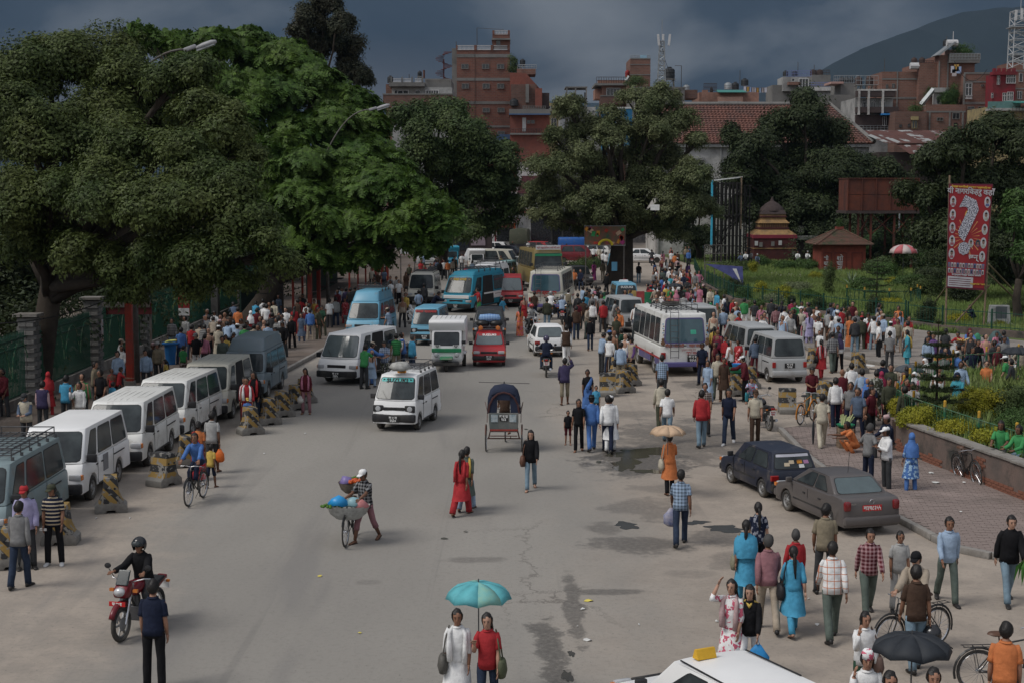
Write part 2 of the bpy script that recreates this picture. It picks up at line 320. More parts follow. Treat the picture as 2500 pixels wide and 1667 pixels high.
def iron_fence(label,pts,h,zb=0,post=2.4,bar=.26,pm=None,base=.0,rails=(.12,.9),cap=True,zig=False):
 r=empty('iron_fence',label,'fence',(pts[0][0],pts[0][1],0));o0=Vector((pts[0][0],pts[0][1],0));br=MB();pm=pm or GRN
 for a,b in zip(pts[:-1],pts[1:]):
  a=Vector((a[0],a[1],0))-o0;b=Vector((b[0],b[1],0))-o0;L=(b-a).length;d=(b-a)/L;n=max(1,round(L/post));az=math.atan2(d.y,d.x)
  for i in range(n+1):
   p=a+d*(L*i/n);Bx((0,0,(h+.1)/2),(.07,.07,h+.1)).obj('post',pm,r,loc=(p.x,p.y,zb+base),rz=az)
   if cap:Bx((0,0,h+.03),(.085,.085,.20)).obj('post_cap',YEL,r,loc=(p.x,p.y,zb+base),rz=az)
  for q in rails:Bx((L/2,0,0),(L,.035,.035)).obj('rail',pm,r,loc=(a.x,a.y,zb+base+h*q),rz=az)
  m=int(L/bar)
  for i in range(1,m):
   p=a+d*(L*i/m)
   if zig:br.tube([(p.x,p.y,zb+base+.05*h),(p.x+d.x*bar*.9*(1 if i%2 else-1),p.y+d.y*bar*.9*(1 if i%2 else-1),zb+base+h*.9)],.014,n=4)
   else:br.box((p.x,p.y,zb+base+h*.5),(.016,.016,h*1.0),rz=az)
  if base:Bx((L/2,0,base/2+zb),(L,.30,base)).obj('base_wall',PLS,r,loc=(a.x,a.y,0),rz=az)
 if br.v:o=br.obj('bars',pm,r);o['kind']='stuff'
 return r
F1=[(p.x,p.y)for p in poly([(1712,700),(1790,744),(1900,763),(2069,786),(2210,799)])]
iron_fence('low green iron fence on a kerb wall between the crowd and the park lawn',F1,.95,base=.45,cap=False)
iron_fence('green iron fence on a low wall in front of the poster legs',[(p.x,p.y)for p in poly([(2216,800),(2300,812),(2420,822),(2560,834)])],.95,base=.40,cap=False)
c=P(2150,735);iron_fence('curved green garden fence with crossed bars round a lawn bed',[(c.x+2.5*math.cos(t),c.y+4.0*math.sin(t))for t in(PI*1.05,PI*1.25,PI*1.45,PI*1.65,PI*1.85,PI*2.0)],1.0,bar=.28,zig=True,post=2.5)
c=P(1702,672);iron_fence('short green fence panel leaning beside the market lane',[(P(1695,655).x,P(1695,655).y),(P(1712,695).x,P(1712,695).y)],.9,cap=False,bar=.2)
W0=Vector((11.36,43.8,0));W1=Vector((12.75,36.3,0));W2=Vector((14.4,28.0,0));wd=(W1-W0).normalized();wnrm=Vector((-wd.y,wd.x,0));wnrm=wnrm if wnrm.x>0 else-wnrm
GZ=.86
gpts=[W0+wnrm*.3,W1+wnrm*.3,W2+wnrm*.3,Vector((30,28,0)),Vector((30,60,0)),Vector((16.5,56.5,0)),Vector((13.9,52.5,0)),Vector((11.7,46.5,0))]
slab('garden_bed',gpts,GZ,mat('garden_soil',(.045,.05,.025),rough=1,col2=(.07,.085,.03),vs=.8,bump=.5,bs=8))
wr=empty('low_brick_wall','low plastered brick wall with stone coping along the brick-paved terrace','wall',W0)
for a,b in((W0,W1),(W1,W2)):
 L=(b-a).length;az=math.atan2((b-a).y,(b-a).x);mb=MB();mb.box((L/2,0,.47),(L,.32,.94));mb.obj('wall_body',PLS,wr,loc=tuple(a-W0),rz=az)
 n=int(L/.9)
 for i in range(n):
  q=a-W0+(b-a)*((i+.5)/n);Bx((0,0,0),(L/n-.012,.42,.07)).obj('coping_stone',KERB,wr,loc=(q.x,q.y,.975+random.uniform(-.005,.005)),rz=az+random.uniform(-.01,.01),bevel=.012)
 rg=random.Random(4);bm_=Bx((0,0,0),(.225,.05,.065)).me('brick');bm_.materials.append(BRK);sg=1 if True else-1
 for row in range(12):
  for i in range(int(L/.24)):
   x=(i+.5*(row%2)+.5)*.24;z=.05+row*.078
   if x>L-.15:continue
   if noise.noise(Vector((x*.9,z*1.7,3.1)))+(.32 if row<4 else-.05)>.17+.05*row*.3:
    q=a-W0+(b-a)*(x/L)-wnrm*.158;link('brick',bm_,parent=wr,loc=(q.x,q.y,z),rz=az)
Bx((0,0,.5),(.45,.45,1.0)).obj('wall_pier',PLS,wr,loc=(-.1,.2,0),rz=.2)
FW=[tuple((W0+wnrm*.55+Vector((0,.6,0)))[:2]),tuple((W1+wnrm*.55)[:2]),tuple((W2+wnrm*.55)[:2])]
def garden_fence(label,pts,zb,zig=.24):
 r=empty('garden_fence',label,'fence',(pts[0][0],pts[0][1],0));o0=Vector((pts[0][0],pts[0][1],0));br=MB()
 for a,b in zip(pts[:-1],pts[1:]):
  a=Vector((a[0],a[1],0))-o0;b=Vector((b[0],b[1],0))-o0;L=(b-a).length;d=(b-a)/L;n=max(1,round(L/1.9));az=math.atan2(d.y,d.x)
  for i in range(n+1):
   p=a+d*(L*i/n);Tb([(0,0,0),(0,0,.80)],.042,n=8).obj('post',GRNP,r,loc=(p.x,p.y,zb));Lt([(.044,0),(.044,.16),(.03,.19)],n=8).obj('post_cap',YEL,r,loc=(p.x,p.y,zb+.70))
  for q in(.12,.66):Tb([(0,0,0),(L/2,0,-.02),(L,0,0)],.016,n=5).obj('rail',GRNP,r,loc=(a.x,a.y,zb+q),rz=az)
  m=int(L/zig)
  for i in range(m):
   p=a+d*(L*(i+.5)/m);k=1 if i%2 else-1;Tb([(-k*.07,0,.10),(k*.07,0,.68)],.009,n=4).obj('bar',GRNP,r,loc=(p.x,p.y,zb),rz=az)
garden_fence('green and yellow post fence above the low brick wall',FW,GZ)
garden_fence('green and yellow post fence between the sellers and the raised garden',[tuple((W0+wnrm*.55+Vector((0,.6,0)))[:2]),(11.9,46.4),(14.0,52.2),(16.4,56.0),(19.5,58)],GZ)
lf=empty('park_fence','tall green iron fence with stone pillars behind the left footpath','fence',(-17.2,53.7,0))
bm_=Bx((0,0,0),(.115,.30,.145)).me('bar');
barm=Bx((0,0,1.35),(.03,.03,2.5)).add([(-.02,-.02,2.6),(.02,-.02,2.6),(.02,.02,2.6),(-.02,.02,2.6),(0,0,2.8)],[(0,1,4),(1,2,4),(2,3,4),(3,0,4)]).me('bar');barm.materials.append(GRN)
sb=Bx((0,0,0),(.34,.27,.145)).me('stone_block',bevel=.008);sb.materials.append(STN);sb2=Bx((0,0,0),(.27,.34,.145)).me('stone_block',bevel=.008);sb2 .materials.append(STN)
for k in range(-1,7):
 y0=k*8.3;rg=random.Random(k+50)
 if k<4:
  for row in range(20):
   for i in range(2):
    for j in range(2):
     if row%2:link('stone_block',sb,parent=lf,loc=((i-.5)*.35+rg.uniform(-.006,.006),(j-.5)*.28+y0,.16+row*.152))
     else:link('stone_block',sb2,parent=lf,loc=((i-.5)*.28,(j-.5)*.35+y0+rg.uniform(-.006,.006),.16+row*.152))
  Bx((0,y0,3.22),(.86,.86,.10)).obj('pillar_cap',KERB,lf)
 else:Bx((0,y0,1.6),(.7,.7,3.2)).obj('pillar',STN,lf)
 if k<6:
  Bx((0,y0+4.15,.25),(.3,7.5,.5)).obj('base_wall',KERB,lf)
  for z in(.55,2.2,2.5):Bx((0,y0+4.15,z),(.05,7.6,.05)).obj('rail',GRN,lf)
  n=50 if k<3 else 0
  if n:
   for i in range(1,n):link('bar',barm,parent=lf,loc=(0,y0+.45+7.4*i/n,0))
  else:
   br=MB()
   for i in range(1,42):br.box((0,y0+.45+7.4*i/42,1.4),(.03,.03,2.6))
   o=br.obj('bars',GRN,lf);o['kind']='stuff'
  for i in range(4):
   yy=y0+1.2+i*2.0;pts=[(0,yy-1.0,1.95),(0,yy-.35,2.0),(0,yy,1.62),(0,yy+.35,2.0),(0,yy+1.0,1.95)];Tb([(0.03,yy+.9*math.cos(t),1.2+1.2*math.sin(t))for t in[PI*j/10 for j in range(11)]],.022,n=4).obj('ornament',GRNP,lf)
for y0,c in((8.3,(.35,.18,.10)),(16.6,(.30,.36,.22))):
 Bx((.365,y0,1.9),(.01,.30,.9)).obj('poster',mat('torn_poster_%d'%int(y0),c,col2=(.4,.45,.5),vs=5,rough=.8),lf)
LIT=mat('paper_litter',(.55,.55,.53));LIY=mat('yellow_wrapper',(.6,.5,.1));LID=mat('dark_litter',(.06,.06,.05))
for x,y,w,h,m in((1437,1466,26,7,LIY),(1423,1487,14,6,LIT),(1435,1563,26,7,LIT),(780,1407,16,3,LIY),(878,1546,12,3,LIY),(2273,1165,14,4,LIT),(2285,1189,22,4,LIT),(2353,1189,10,3,LIT),(1750,1517,12,4,LIT),(1995,1525,14,5,LIT),(745,1058,6,2,LIT),(1085,1315,24,3,LID),(1137,1298,14,3,LID),(645,1107,6,3,LIT),(2124,900,24,5,LIT),(1285,1048,14,2,LID),(1462,1128,16,6,LID),(235,1265,6,3,LIT),(317,1265,5,3,LIT),(1560,1525,6,3,LIT),(1410,1530,6,3,LIT),(2070,1196,10,3,LIT),(1975,1462,8,3,LIT),(2345,1262,7,3,LIT)):
 c=P(x,y);a=w*c.y/F/2;b=h*c.y*c.y/F/H/2;z0=.12 if(c.x,c.y)and inside((c.x,c.y),TP)else(.14 if y<905 else 0)
 mb=MB();n=7;pts=[(a*math.cos(2*PI*i/n)*random.uniform(.6,1.1),b*math.sin(2*PI*i/n)*random.uniform(.6,1.1),random.uniform(.0,.03))for i in range(n)];mb.add(pts+[(0,0,.035)],[(i,(i+1)%n,n)for i in range(n)])
 o=mb.obj('litter',m,loc=(c.x,c.y,z0+.004));tag(o,'scraps of litter lying on the dusty ground',kind='stuff')
# =============== TREES ===============
def leafmat(name,c,c2,sh=.6,vs=.45):
 m=mat(name,c,rough=sh,col2=c2,vs=vs,spec=.25);n=m.node_tree.nodes;l=m.node_tree.links
 g=n.new('ShaderNodeNewGeometry');oi=n.new('ShaderNodeNewGeometry');nz=[q for q in n if q.type=='TEX_NOISE'][0];l.new(g.outputs['Position'],nz.inputs['Vector'])
 b=n['Principled BSDF'];src=b.inputs['Base Color'].links[0].from_socket;hs=n.new('ShaderNodeHueSaturation');mr_=n.new('ShaderNodeMapRange');mr_.inputs[3].default_value=.62;mr_.inputs[4].default_value=1.42;l.new(oi.outputs['Random Per Island'],mr_.inputs[0]);l.new(mr_.outputs[0],hs.inputs['Value']);l.new(src,hs.inputs['Color']);l.new(hs.outputs[0],b.inputs['Base Color'])
 tr=n.new('ShaderNodeBsdfTranslucent');l.new(hs.outputs[0],tr.inputs[0]);ms_=n.new('ShaderNodeMixShader');ms_.inputs[0].default_value=.22;out_=n['Material Output'];l.new(b.outputs[0],ms_.inputs[1]);l.new(tr.outputs[0],ms_.inputs[2]);l.new(ms_.outputs[0],out_.inputs[0]);return m
def spray(kind,seed=1):
 rg=random.Random(seed);v=[];f=[]
 def leaf(p,d,L,w):
  d=d.normalized();s=d.cross(Vector((rg.uniform(-.3,.3),rg.uniform(-.3,.3),1))).normalized()*w;k=len(v);v.extend([p-s*1.3,p+s*1.3,p+d*L]);f.append((k,k+1,k+2))
 if kind=='broad':
  for i in range(17):
   a=rg.uniform(0,2*PI);r=.32*math.sqrt(rg.random());p=Vector((r*math.cos(a),r*math.sin(a),rg.uniform(-.10,.10)));leaf(p,Vector((math.cos(a)+rg.uniform(-.6,.6),math.sin(a)+rg.uniform(-.6,.6),rg.uniform(-.9,.2))),rg.uniform(.11,.19),.036)
 elif kind=='feather':
  for i in range(5):
   a=2*PI*i/5+rg.uniform(-.3,.3);L=rg.uniform(.38,.55);d=Vector((math.cos(a),math.sin(a),.12));s=Vector((-math.sin(a),math.cos(a),0))
   for j in range(5):
    t=(j+1)/5;p=d*L*t+Vector((0,0,-.25*t*t*L));w=.13*math.sin(PI*min(1,t*.75+.15))
    for sg in(-1,1):leaf(p,s*sg+d*.55+Vector((0,0,-.25)),w+.05,.052)
 elif kind=='needle':
  for i in range(14):
   a=rg.uniform(0,2*PI);leaf(Vector((rg.uniform(-.14,.14),rg.uniform(-.14,.14),rg.uniform(-.05,.05))),Vector((math.cos(a),math.sin(a),rg.uniform(-.2,.8))),rg.uniform(.09,.15),.012)
 elif kind=='fine':
  for i in range(16):
   a=rg.uniform(0,2*PI);r=.22*math.sqrt(rg.random());leaf(Vector((r*math.cos(a),r*math.sin(a),rg.uniform(-.1,.12))),Vector((rg.uniform(-1,1),rg.uniform(-1,1),rg.uniform(-.3,1))),rg.uniform(.06,.11),.026)
 m=bpy.data.meshes.new('spray_'+kind);m.from_pydata([tuple(q)for q in v],[],f);return m
_NG={}
def crown_group(kind,mt):
 key=(kind,mt.name)
 if key in _NG:return _NG[key]
 me=spray(kind);me.materials.append(mt);so_=bpy.data.objects.new('spray_source',me)
 g=bpy.data.node_groups.new('crown','GeometryNodeTree');g.interface.new_socket('Geometry',in_out='INPUT',socket_type='NodeSocketGeometry');g.interface.new_socket('Geometry',in_out='OUTPUT',socket_type='NodeSocketGeometry')
 n=g.nodes;gi=n.new('NodeGroupInput');go=n.new('NodeGroupOutput');ip=n.new('GeometryNodeInstanceOnPoints');ob=n.new('GeometryNodeObjectInfo');ob.inputs[0].default_value=so_
 a=n.new('GeometryNodeInputNamedAttribute');a.data_type='FLOAT_VECTOR';a.inputs[0].default_value='rot';b=n.new('GeometryNodeInputNamedAttribute');b.data_type='FLOAT';b.inputs[0].default_value='scl'
 e2r=n.new('FunctionNodeEulerToRotation');g.links.new(a.outputs[0],e2r.inputs[0])
 g.links.new(gi.outputs[0],ip.inputs['Points']);g.links.new(ob.outputs['Geometry'],ip.inputs['Instance']);g.links.new(e2r.outputs[0],ip.inputs['Rotation']);g.links.new(b.outputs[0],ip.inputs['Scale']);rl=n.new('GeometryNodeRealizeInstances');g.links.new(ip.outputs[0],rl.inputs[0]);g.links.new(rl.outputs[0],go.inputs[0])
 _NG[key]=g;return g
def crown(name,pts,rots,scl,kind,mt,parent=None,kindprop=None):
 m=bpy.data.meshes.new(name);m.from_pydata([tuple(p)for p in pts],[],[])
 a=m.attributes.new('rot','FLOAT_VECTOR','POINT');a.data.foreach_set('vector',np.array(rots,dtype=np.float32).ravel());b=m.attributes.new('scl','FLOAT','POINT');b.data.foreach_set('value',np.array(scl,dtype=np.float32))
 o=link(name,m,parent=parent);md=o.modifiers.new('leaves','NODES');md.node_group=crown_group(kind,mt);
 if kindprop:o['kind']=kindprop
 return o
BARK=mat('tree_bark',(.045,.036,.028),rough=1,var=.35,vs=2,bump=.8,bs=9)
def lobes_pts(lobes,n,rg,scale=1.0,flat=1.0,droop=.35,inner=.25,top=.0):
 """lobes: list of (centre, radius); leaf sprays over each lobe's outside"""
 pts=[];rots=[];scl=[];tot=sum(r*r for c,r in lobes)
 for c,r in lobes:
  k=max(6,int(n*r*r/tot));ax=(rg.uniform(.8,1.3),rg.uniform(.8,1.3),rg.uniform(.7,1.1));sd=rg.uniform(0,99)
  for _ in range(k):
   z=rg.uniform(-.75,1);a=rg.uniform(0,2*PI);q=math.sqrt(max(0,1-z*z));d=Vector((q*math.cos(a),q*math.sin(a),z));rr=r*(rg.uniform(.74,1.12)if rg.random()>inner else rg.uniform(.3,1.45))*(1+.75*noise.noise(Vector((d.x*1.8+sd,d.y*1.8,d.z*1.8))))
   p=Vector((c[0]+d.x*rr*ax[0],c[1]+d.y*rr*ax[1],c[2]+d.z*rr*flat*ax[2]));nrm=(d*.8+Vector((0,0,.55))).normalized();e=nrm.to_track_quat('Z','Y').to_euler();
   pts.append(p);rots.append((e.x+rg.uniform(-.35,.35),e.y+rg.uniform(-.35,.35),e.z));scl.append(scale*rg.uniform(.7,1.3))
 return pts,rots,scl
def tree(label,D,base,tr,masses,kind,mt,n,name='tree',sub=7,subr=.46,flat=.8,scale=1.0,seed=1,group=None,lean=None,zb=0,inner=.25,limbr=.35,fork=.45,cat='tree'):
 """masses: (px,py,rpx[,dy]) pictured lumps of the crown, turned into real lumps at their own distance"""
 rg=random.Random(seed);b=Vector(base);r=empty(name,label,cat,b,group=group);lob=[];cen=[]
 for m in masses:
  d=D+(m[3]if len(m)>3 else rg.uniform(-.05,.05)*D*.5);c=Q(m[0],m[1],d)-b;R_=m[2]*d/F;cen.append((c,R_))
  for _ in range(sub):
   z=rg.uniform(-.7,1);a=rg.uniform(0,2*PI);q=math.sqrt(max(0,1-z*z));k=rg.uniform(.35,.80);lob.append((c+Vector((q*math.cos(a),q*math.sin(a),z*flat))*R_*k,R_*subr*rg.uniform(.7,1.25)))
 p,ro,s=lobes_pts(lob,n,rg,scale=scale,flat=flat,inner=inner);crown('crown',p,ro,s,kind,mt,r)
 top=sum((c for c,_ in cen),Vector())/len(cen);fk=Vector((lean[0],lean[1],lean[2]))if lean else Vector((top.x*.3,top.y*.3,max(1.5,top.z*fork)))
 mid=fk*.5+Vector((rg.uniform(-.15,.15),rg.uniform(-.1,.1),0));Tb([(0,0,-.3),(0,0,.15),tuple(mid),tuple(fk)],[tr*1.45,tr*1.15,tr*.92,tr*.8],n=12).obj('trunk',BARK,r,smooth='all')
 for i,(c,R_)in enumerate(cen):
  a=fk*rg.uniform(.86,1.0);e=c;m1=a.lerp(e,.35)+Vector((rg.uniform(-.3,.3),rg.uniform(-.3,.3),rg.uniform(.0,.5)));m2=a.lerp(e,.7)+Vector((rg.uniform(-.4,.4),rg.uniform(-.4,.4),rg.uniform(0,.5)));q=tr*limbr*1.3
  lm=Tb([tuple(a),tuple(m1),tuple(m2),tuple(e)],[q,q*.75,q*.5,q*.22],n=7).obj('limb',BARK,r,smooth='all')
  tw=MB()
  for _ in range(5):
   t=lob[i*sub+rg.randrange(sub)][0];s0=m2 .lerp(e,rg.random());tw.tube([tuple(s0),tuple(s0 .lerp(t,.5)+Vector((rg.uniform(-.2,.2),rg.uniform(-.2,.2),.1))),tuple(t)],[q*.3,q*.2,q*.08],n=5,cap=False)
  tw.obj('twig',BARK,lm,smooth='all')['kind']='stuff'
 return r
LF1=leafmat('camphor_leaf',(.036,.064,.016),(.092,.112,.030));LF2=leafmat('jacaranda_leaf',(.032,.074,.011),(.080,.132,.020));LF3=leafmat('olive_green_leaf',(.040,.072,.024),(.078,.105,.032));LF4=leafmat('dark_leaf',(.027,.042,.017),(.050,.066,.024));LF5=leafmat('pale_edged_leaf',(.062,.086,.030),(.15,.165,.078));LF6=leafmat('garden_green_leaf',(.035,.08,.02),(.07,.12,.03))
YLF=leafmat('yellow_green_leaf',(.17,.20,.018),(.30,.26,.02));GLF=leafmat('grey_green_leaf',(.10,.13,.06),(.15,.17,.09))
tree('huge dark olive camphor tree overhanging the footpath at the left edge of the square',54,P(85,968),.50,[(20,190,120,2),(120,160,110,3),(230,150,110,4),(330,200,100,2),(430,190,95,0),(500,270,90,-2),(60,330,150,0),(200,300,130,1),(330,350,120,-1),(470,390,100,-3),(120,480,150,-2),(280,480,140,-3),(420,520,120,-5),(560,470,100,-4),(610,560,95,-5),(680,630,60,-5),(520,630,100,-5),(380,650,105,-4),(240,620,110,-3),(100,600,120,-1),(480,700,60,-4),(300,715,60,-3),(30,480,120,4),(600,680,70,-4),(350,330,130,6),(480,440,110,5),(120,330,140,6),(560,360,80,6),(420,250,110,6)],'broad',LF1,24000,sub=8,subr=.42,flat=.75,scale=.86,seed=3,lean=(.9,-.5,4.2),fork=.5,limbr=.42)
tree('tall bright green jacaranda with feathery layers, the highest of the green pair',101,P(668,770),.55,[(350,95,50,3),(430,110,60,3),(520,110,70,0),(610,125,80,2),(700,150,90,2),(780,200,90,0),(850,260,80,-2),(915,320,55,-4),(560,200,90,-3),(660,240,100,-5),(770,300,100,-5),(870,370,90,-6),(540,300,90,-6),(650,350,100,-8),(950,400,50,-6),(480,200,70,0)],'feather',LF2,6600,sub=9,subr=.38,flat=.55,scale=1.5,seed=5)
tree('spreading jacaranda with low feathery layers reaching over the blue van',84,P(602,800),.55,[(680,400,80,2),(780,410,90,1),(880,440,90,0),(970,455,80,-2),(1050,500,60,-3),(1085,545,40,-4),(640,480,90,1),(740,500,95,-1),(850,530,95,-2),(960,560,80,-3),(1030,585,50,-3),(700,590,80,-1),(800,620,60,-2),(620,570,70,0),(900,610,50,-2)],'feather',LF2,6600,sub=9,subr=.38,flat=.55,scale=1.35,seed=6)
tree('bushy mid green tree between the jacarandas and the tall brick building',128,P(1075,672),.5,[(1010,290,60),(1075,280,65),(1140,320,70),(1030,370,80),(1110,400,85),(1190,390,70),(1230,440,55),(1170,470,80),(1080,490,80),(1250,500,40),(1140,550,60),(1200,545,45),(1060,570,50),(990,440,60)],'broad',LF3,7500,sub=10,subr=.38,scale=1.6,seed=8)
tree('tall ragged tree rising behind the jacarandas into the storm sky',150,Vector((-20,150,0)),.4,[(790,15,48),(755,45,34),(820,50,38),(800,90,45),(745,95,22),(845,105,40),(780,130,40),(850,150,26),(868,175,34),(890,190,22),(720,75,16)],'broad',leafmat('ragged_leaf',(.03,.042,.022),(.055,.05,.03)),4200,sub=6,subr=.42,flat=1,scale=1.5,seed=11,inner=.3,fork=.6)
T5=tree('big old tree with forked dark trunk standing in the middle of the square',122,P(1510,692),1.05,[(1385,265,51),(1420,310,58),(1480,335,48),(1340,395,58),(1400,390,67),(1330,470,61),(1380,480,73),(1460,420,73),(1470,500,85),(1560,250,61),(1620,240,54),(1660,300,54),(1590,310,73),(1545,370,61),(1620,380,79),(1690,420,61),(1580,450,73),(1660,490,73),(1560,530,73),(1400,545,54),(1330,530,48),(1640,560,54),(1720,500,48),(1350,330,34),(1700,345,36),(1492,282,36),(1525,318,34),(1470,300,30)],'broad',LF5,14500,sub=12,subr=.29,flat=.8,scale=1.12,seed=13,lean=(.3,0,3.9),limbr=.26,inner=.4)
tree('very dark broad tree behind the shrine and right of the tiled roof',168,Vector((33,168,0)),.7,[(1960,270,60),(1900,310,60),(2020,320,65),(1850,370,65),(1930,390,80),(2030,410,80),(1800,430,55),(1880,460,75),(1980,490,80),(2090,400,65),(2150,420,55),(2110,480,70),(1820,510,60),(1900,550,60),(2050,560,70),(2190,460,50),(1790,330,35),(1965,600,40)],'broad',LF4,9500,sub=10,subr=.38,scale=2.0,seed=17)
tree('small dark tree right of the middle tree, in front of the white hall',162,Vector((20,162,0)),.3,[(1690,520,46),(1712,470,40),(1665,565,34),(1720,575,34),(1640,520,36),(1690,610,26)],'broad',LF4,2600,sub=7,scale=1.6,seed=24)
tree('dark green tree behind the poster at the right edge',105,Vector((31,105,0)),.6,[(2290,400,70),(2360,350,70),(2430,330,70),(2500,350,70),(2250,470,60),(2330,480,80),(2420,440,90),(2500,460,80),(2280,560,60),(2370,560,80),(2460,570,80),(2530,540,60),(2400,640,50),(2480,660,50)],'broad',LF4,7500,sub=10,subr=.38,scale=1.45,seed=19,group=None)
tree('lighter green tree beyond the rusty water tank',175,Vector((52,175,0)),.4,[(2180,520,40),(2230,500,40),(2270,400,40),(2230,430,45),(2300,350,36),(2200,560,36)],'broad',LF3,2600,sub=6,scale=1.9,seed=21)
tree('fresh green branchy tree at the right frame edge beside the poster',88,Vector((29.5,88,0)),.25,[(2480,500,36),(2500,560,40),(2470,540,26),(2510,620,30)],'broad',LF6,900,sub=6,scale=1.3,seed=22)
tree('round feathery shrub-like tree right of the red kiosk',146,Vector((36,146,0)),.2,[(2170,590,44),(2210,605,40),(2130,600,36),(2240,620,30),(2190,630,36)],'feather',LF6,1600,sub=7,flat=.6,scale=1.2,seed=23)
for i,(x,D_,h_)in enumerate(((-24,66,1),(-23.5,84,2),(-27,52,3),(-22,104,4),(-20,124,5))):
 b=Vector((x,D_,0));cx=CX+x*F/D_;s=F/D_
 tree(['dark tree behind the first fence bay','dark tree behind the crowd of the left footpath','dark tree behind the fence at the left edge','dark tree behind the left bus stop','dark tree behind the far red posts'][i],D_,b,.35,[(cx+dx*s,HY+(H-z)*s,2.1*s,dy)for dx,dy,z in((0,0,6.5),(-2,1,4.6),(2.2,-1,4.8),(0,-1.5,3.2),(1,2,2.4),(-2.4,0,2.2),(3,1,3))],'broad',LF4,2200,sub=7,scale=1.6,seed=30+i,group='trees behind the left fence')
def shrub(label,pos,rx,h,mt,kind='fine',n=260,scale=1.0,seed=1,flat=None,name='shrub',group=None,cone=0,stem=True):
 rg=random.Random(seed);r=empty(name,label,'shrub',pos,group=group);lob=[]
 for _ in range(16):
  z=rg.uniform(.25,.92);k=(1-z*cone);a=rg.uniform(0,2*PI);q=rg.uniform(0,.62)*rx*k;lob.append((Vector((q*math.cos(a),q*math.sin(a),z*h-.12*h)),rx*.42*k+.05))
 p,ro,s=lobes_pts(lob,n,rg,scale=scale,flat=min(1.4,h/rx*.55));p=[Vector((a.x,a.y,max(.03,a.z)))for a in p];crown('foliage',p,ro,s,kind,mt,r)
 if stem:Tb([(0,0,-.05),(.03,0,h*.6)],[.04,.02],n=6).obj('stem',BARK,r)
 return r
sh=[('round yellow-green bush on the lawn, left of the golden bush',1856,720,16,30,YLF),('golden yellow bush on the lawn beside the market fence',1911,735,25,34,YLF),('small yellow bush beside the shrine hedge',1838,668,12,24,YLF),('yellow bush left of the red kiosk wall',1992,682,16,16,YLF),('round dark green bush behind the blue banner frame',1795,722,26,44,LF4),('round green bush right of the banner frame',1815,735,22,36,LF6),('clipped round cypress bush nearest the lawn fence',2000,772,22,44,LF4),('clipped oval cypress bush in front of the curved fence',2136,776,20,56,LF4),('big oval cypress bush left of the poster leg',2264,800,27,76,LF4),('loose tall shrub with thin crown in front of the red kiosk',2026,722,20,88,LF3),('low green hedge clump below the shrine',1920,658,30,16,LF6),('low green hedge clump left of the kiosk',1985,655,26,18,LF3),('grey-green rosette shrub by the lawn fence',1880,745,36,22,GLF),('green low shrub along the park fence',1765,735,22,24,LF3),('low dark shrub right of the oval cypress',2190,790,36,26,LF3),('green bush behind the plaque',2490,770,36,40,LF3),('yellow flecked low shrub by the plaque',2440,800,22,14,YLF),('low yellow shrub inside the curved fence',2180,745,30,12,YLF),('dark shrub behind the poster legs',2350,742,50,60,LF4),('wide green shrub right of the curved fence',2260,728,45,50,LF3),('tiny conical cypress on the lawn beside the crowd',1932,763,13,42,LF4),('small conical shrub behind the cream-shirt sitter',2066,782,16,50,LF3),('golden shrub beyond the araucaria on the lawn',2180,694,18,12,YLF),('loose shrub at the far right of the lawn',2440,700,50,40,LF3),('broad green bush between the red kiosk and the water tank',2135,668,44,40,LF3),('leafy bush under the red parasol',2215,700,40,26,LF6),('bushy weeds at the foot of the scaffold',1795,664,40,22,LF3),('dense bush left of the shrine steps',1860,652,24,26,LF6),('rough grassy bush in front of the shrine lean-to',1968,660,34,22,LF6),('dark bush under the green kiosk',2270,690,46,34,LF4),('grey-green shrub behind the golden bush',1945,712,34,18,GLF),('straggly bush by the middle of the park fence',1845,757,26,20,LF6),('leafy low bush left of the oval cypress',2095,790,26,20,LF3),('wide light green bush in mid lawn behind the curved fence',2110,712,40,30,LF6),('light green bush right of the golden bush',1975,735,30,24,LF6),('grey-green bush left of the cypress by the fence',1915,770,30,16,GLF),('feathery green bush beside the parasol',2160,680,40,36,LF6),('bright yellow bush at the poster foot',2345,790,30,18,YLF)]
for i,(lb,x,y,rx,hp_,m_)in enumerate(sh):
 g=P(x,y);s=g.y/F;shrub(lb,(g.x,g.y,.04),rx*s,hp_*s*1.02,m_,n=420 if rx>25 else 300,scale=1.0*max(.8,rx*s),seed=40+i,cone=.85 if 'conical' in lb else 0)
for i,(lb,x,y,rx,hp_,m_)in enumerate((('large yellow-green hedge bush in the raised garden',2392,1012,56,58,YLF),('yellow shrub behind the first fence post by the wall',2235,1040,45,42,YLF),('yellow shrub between the fence posts above the wall',2330,1062,46,32,YLF),('low yellow shrub behind the third fence post',2420,1085,46,34,YLF),('tall grassy green shrub right of the yellow hedge',2470,1015,60,74,LF3),('yellow flowering twig shrub under the small araucaria',2195,1008,22,30,YLF),('green wild shrub behind the seated green-shirt man',2490,1060,60,60,LF6),('low green filler shrub behind the wall',2290,1035,44,26,LF6))):
 g=P(x,y,GZ);s=g.y/F;shrub(lb,(g.x,g.y,GZ),rx*s,hp_*s*1.05,m_,n=800,scale=.62,seed=80+i)
def grd(rg):
 y=rg.uniform(30,57);x=rg.uniform(11.5,22)
 return(x,y,GZ-.01)if inside((x,y),[(q.x,q.y)for q in gpts])else None
tufts('grass',grd,9000,.28,[GR1],8)
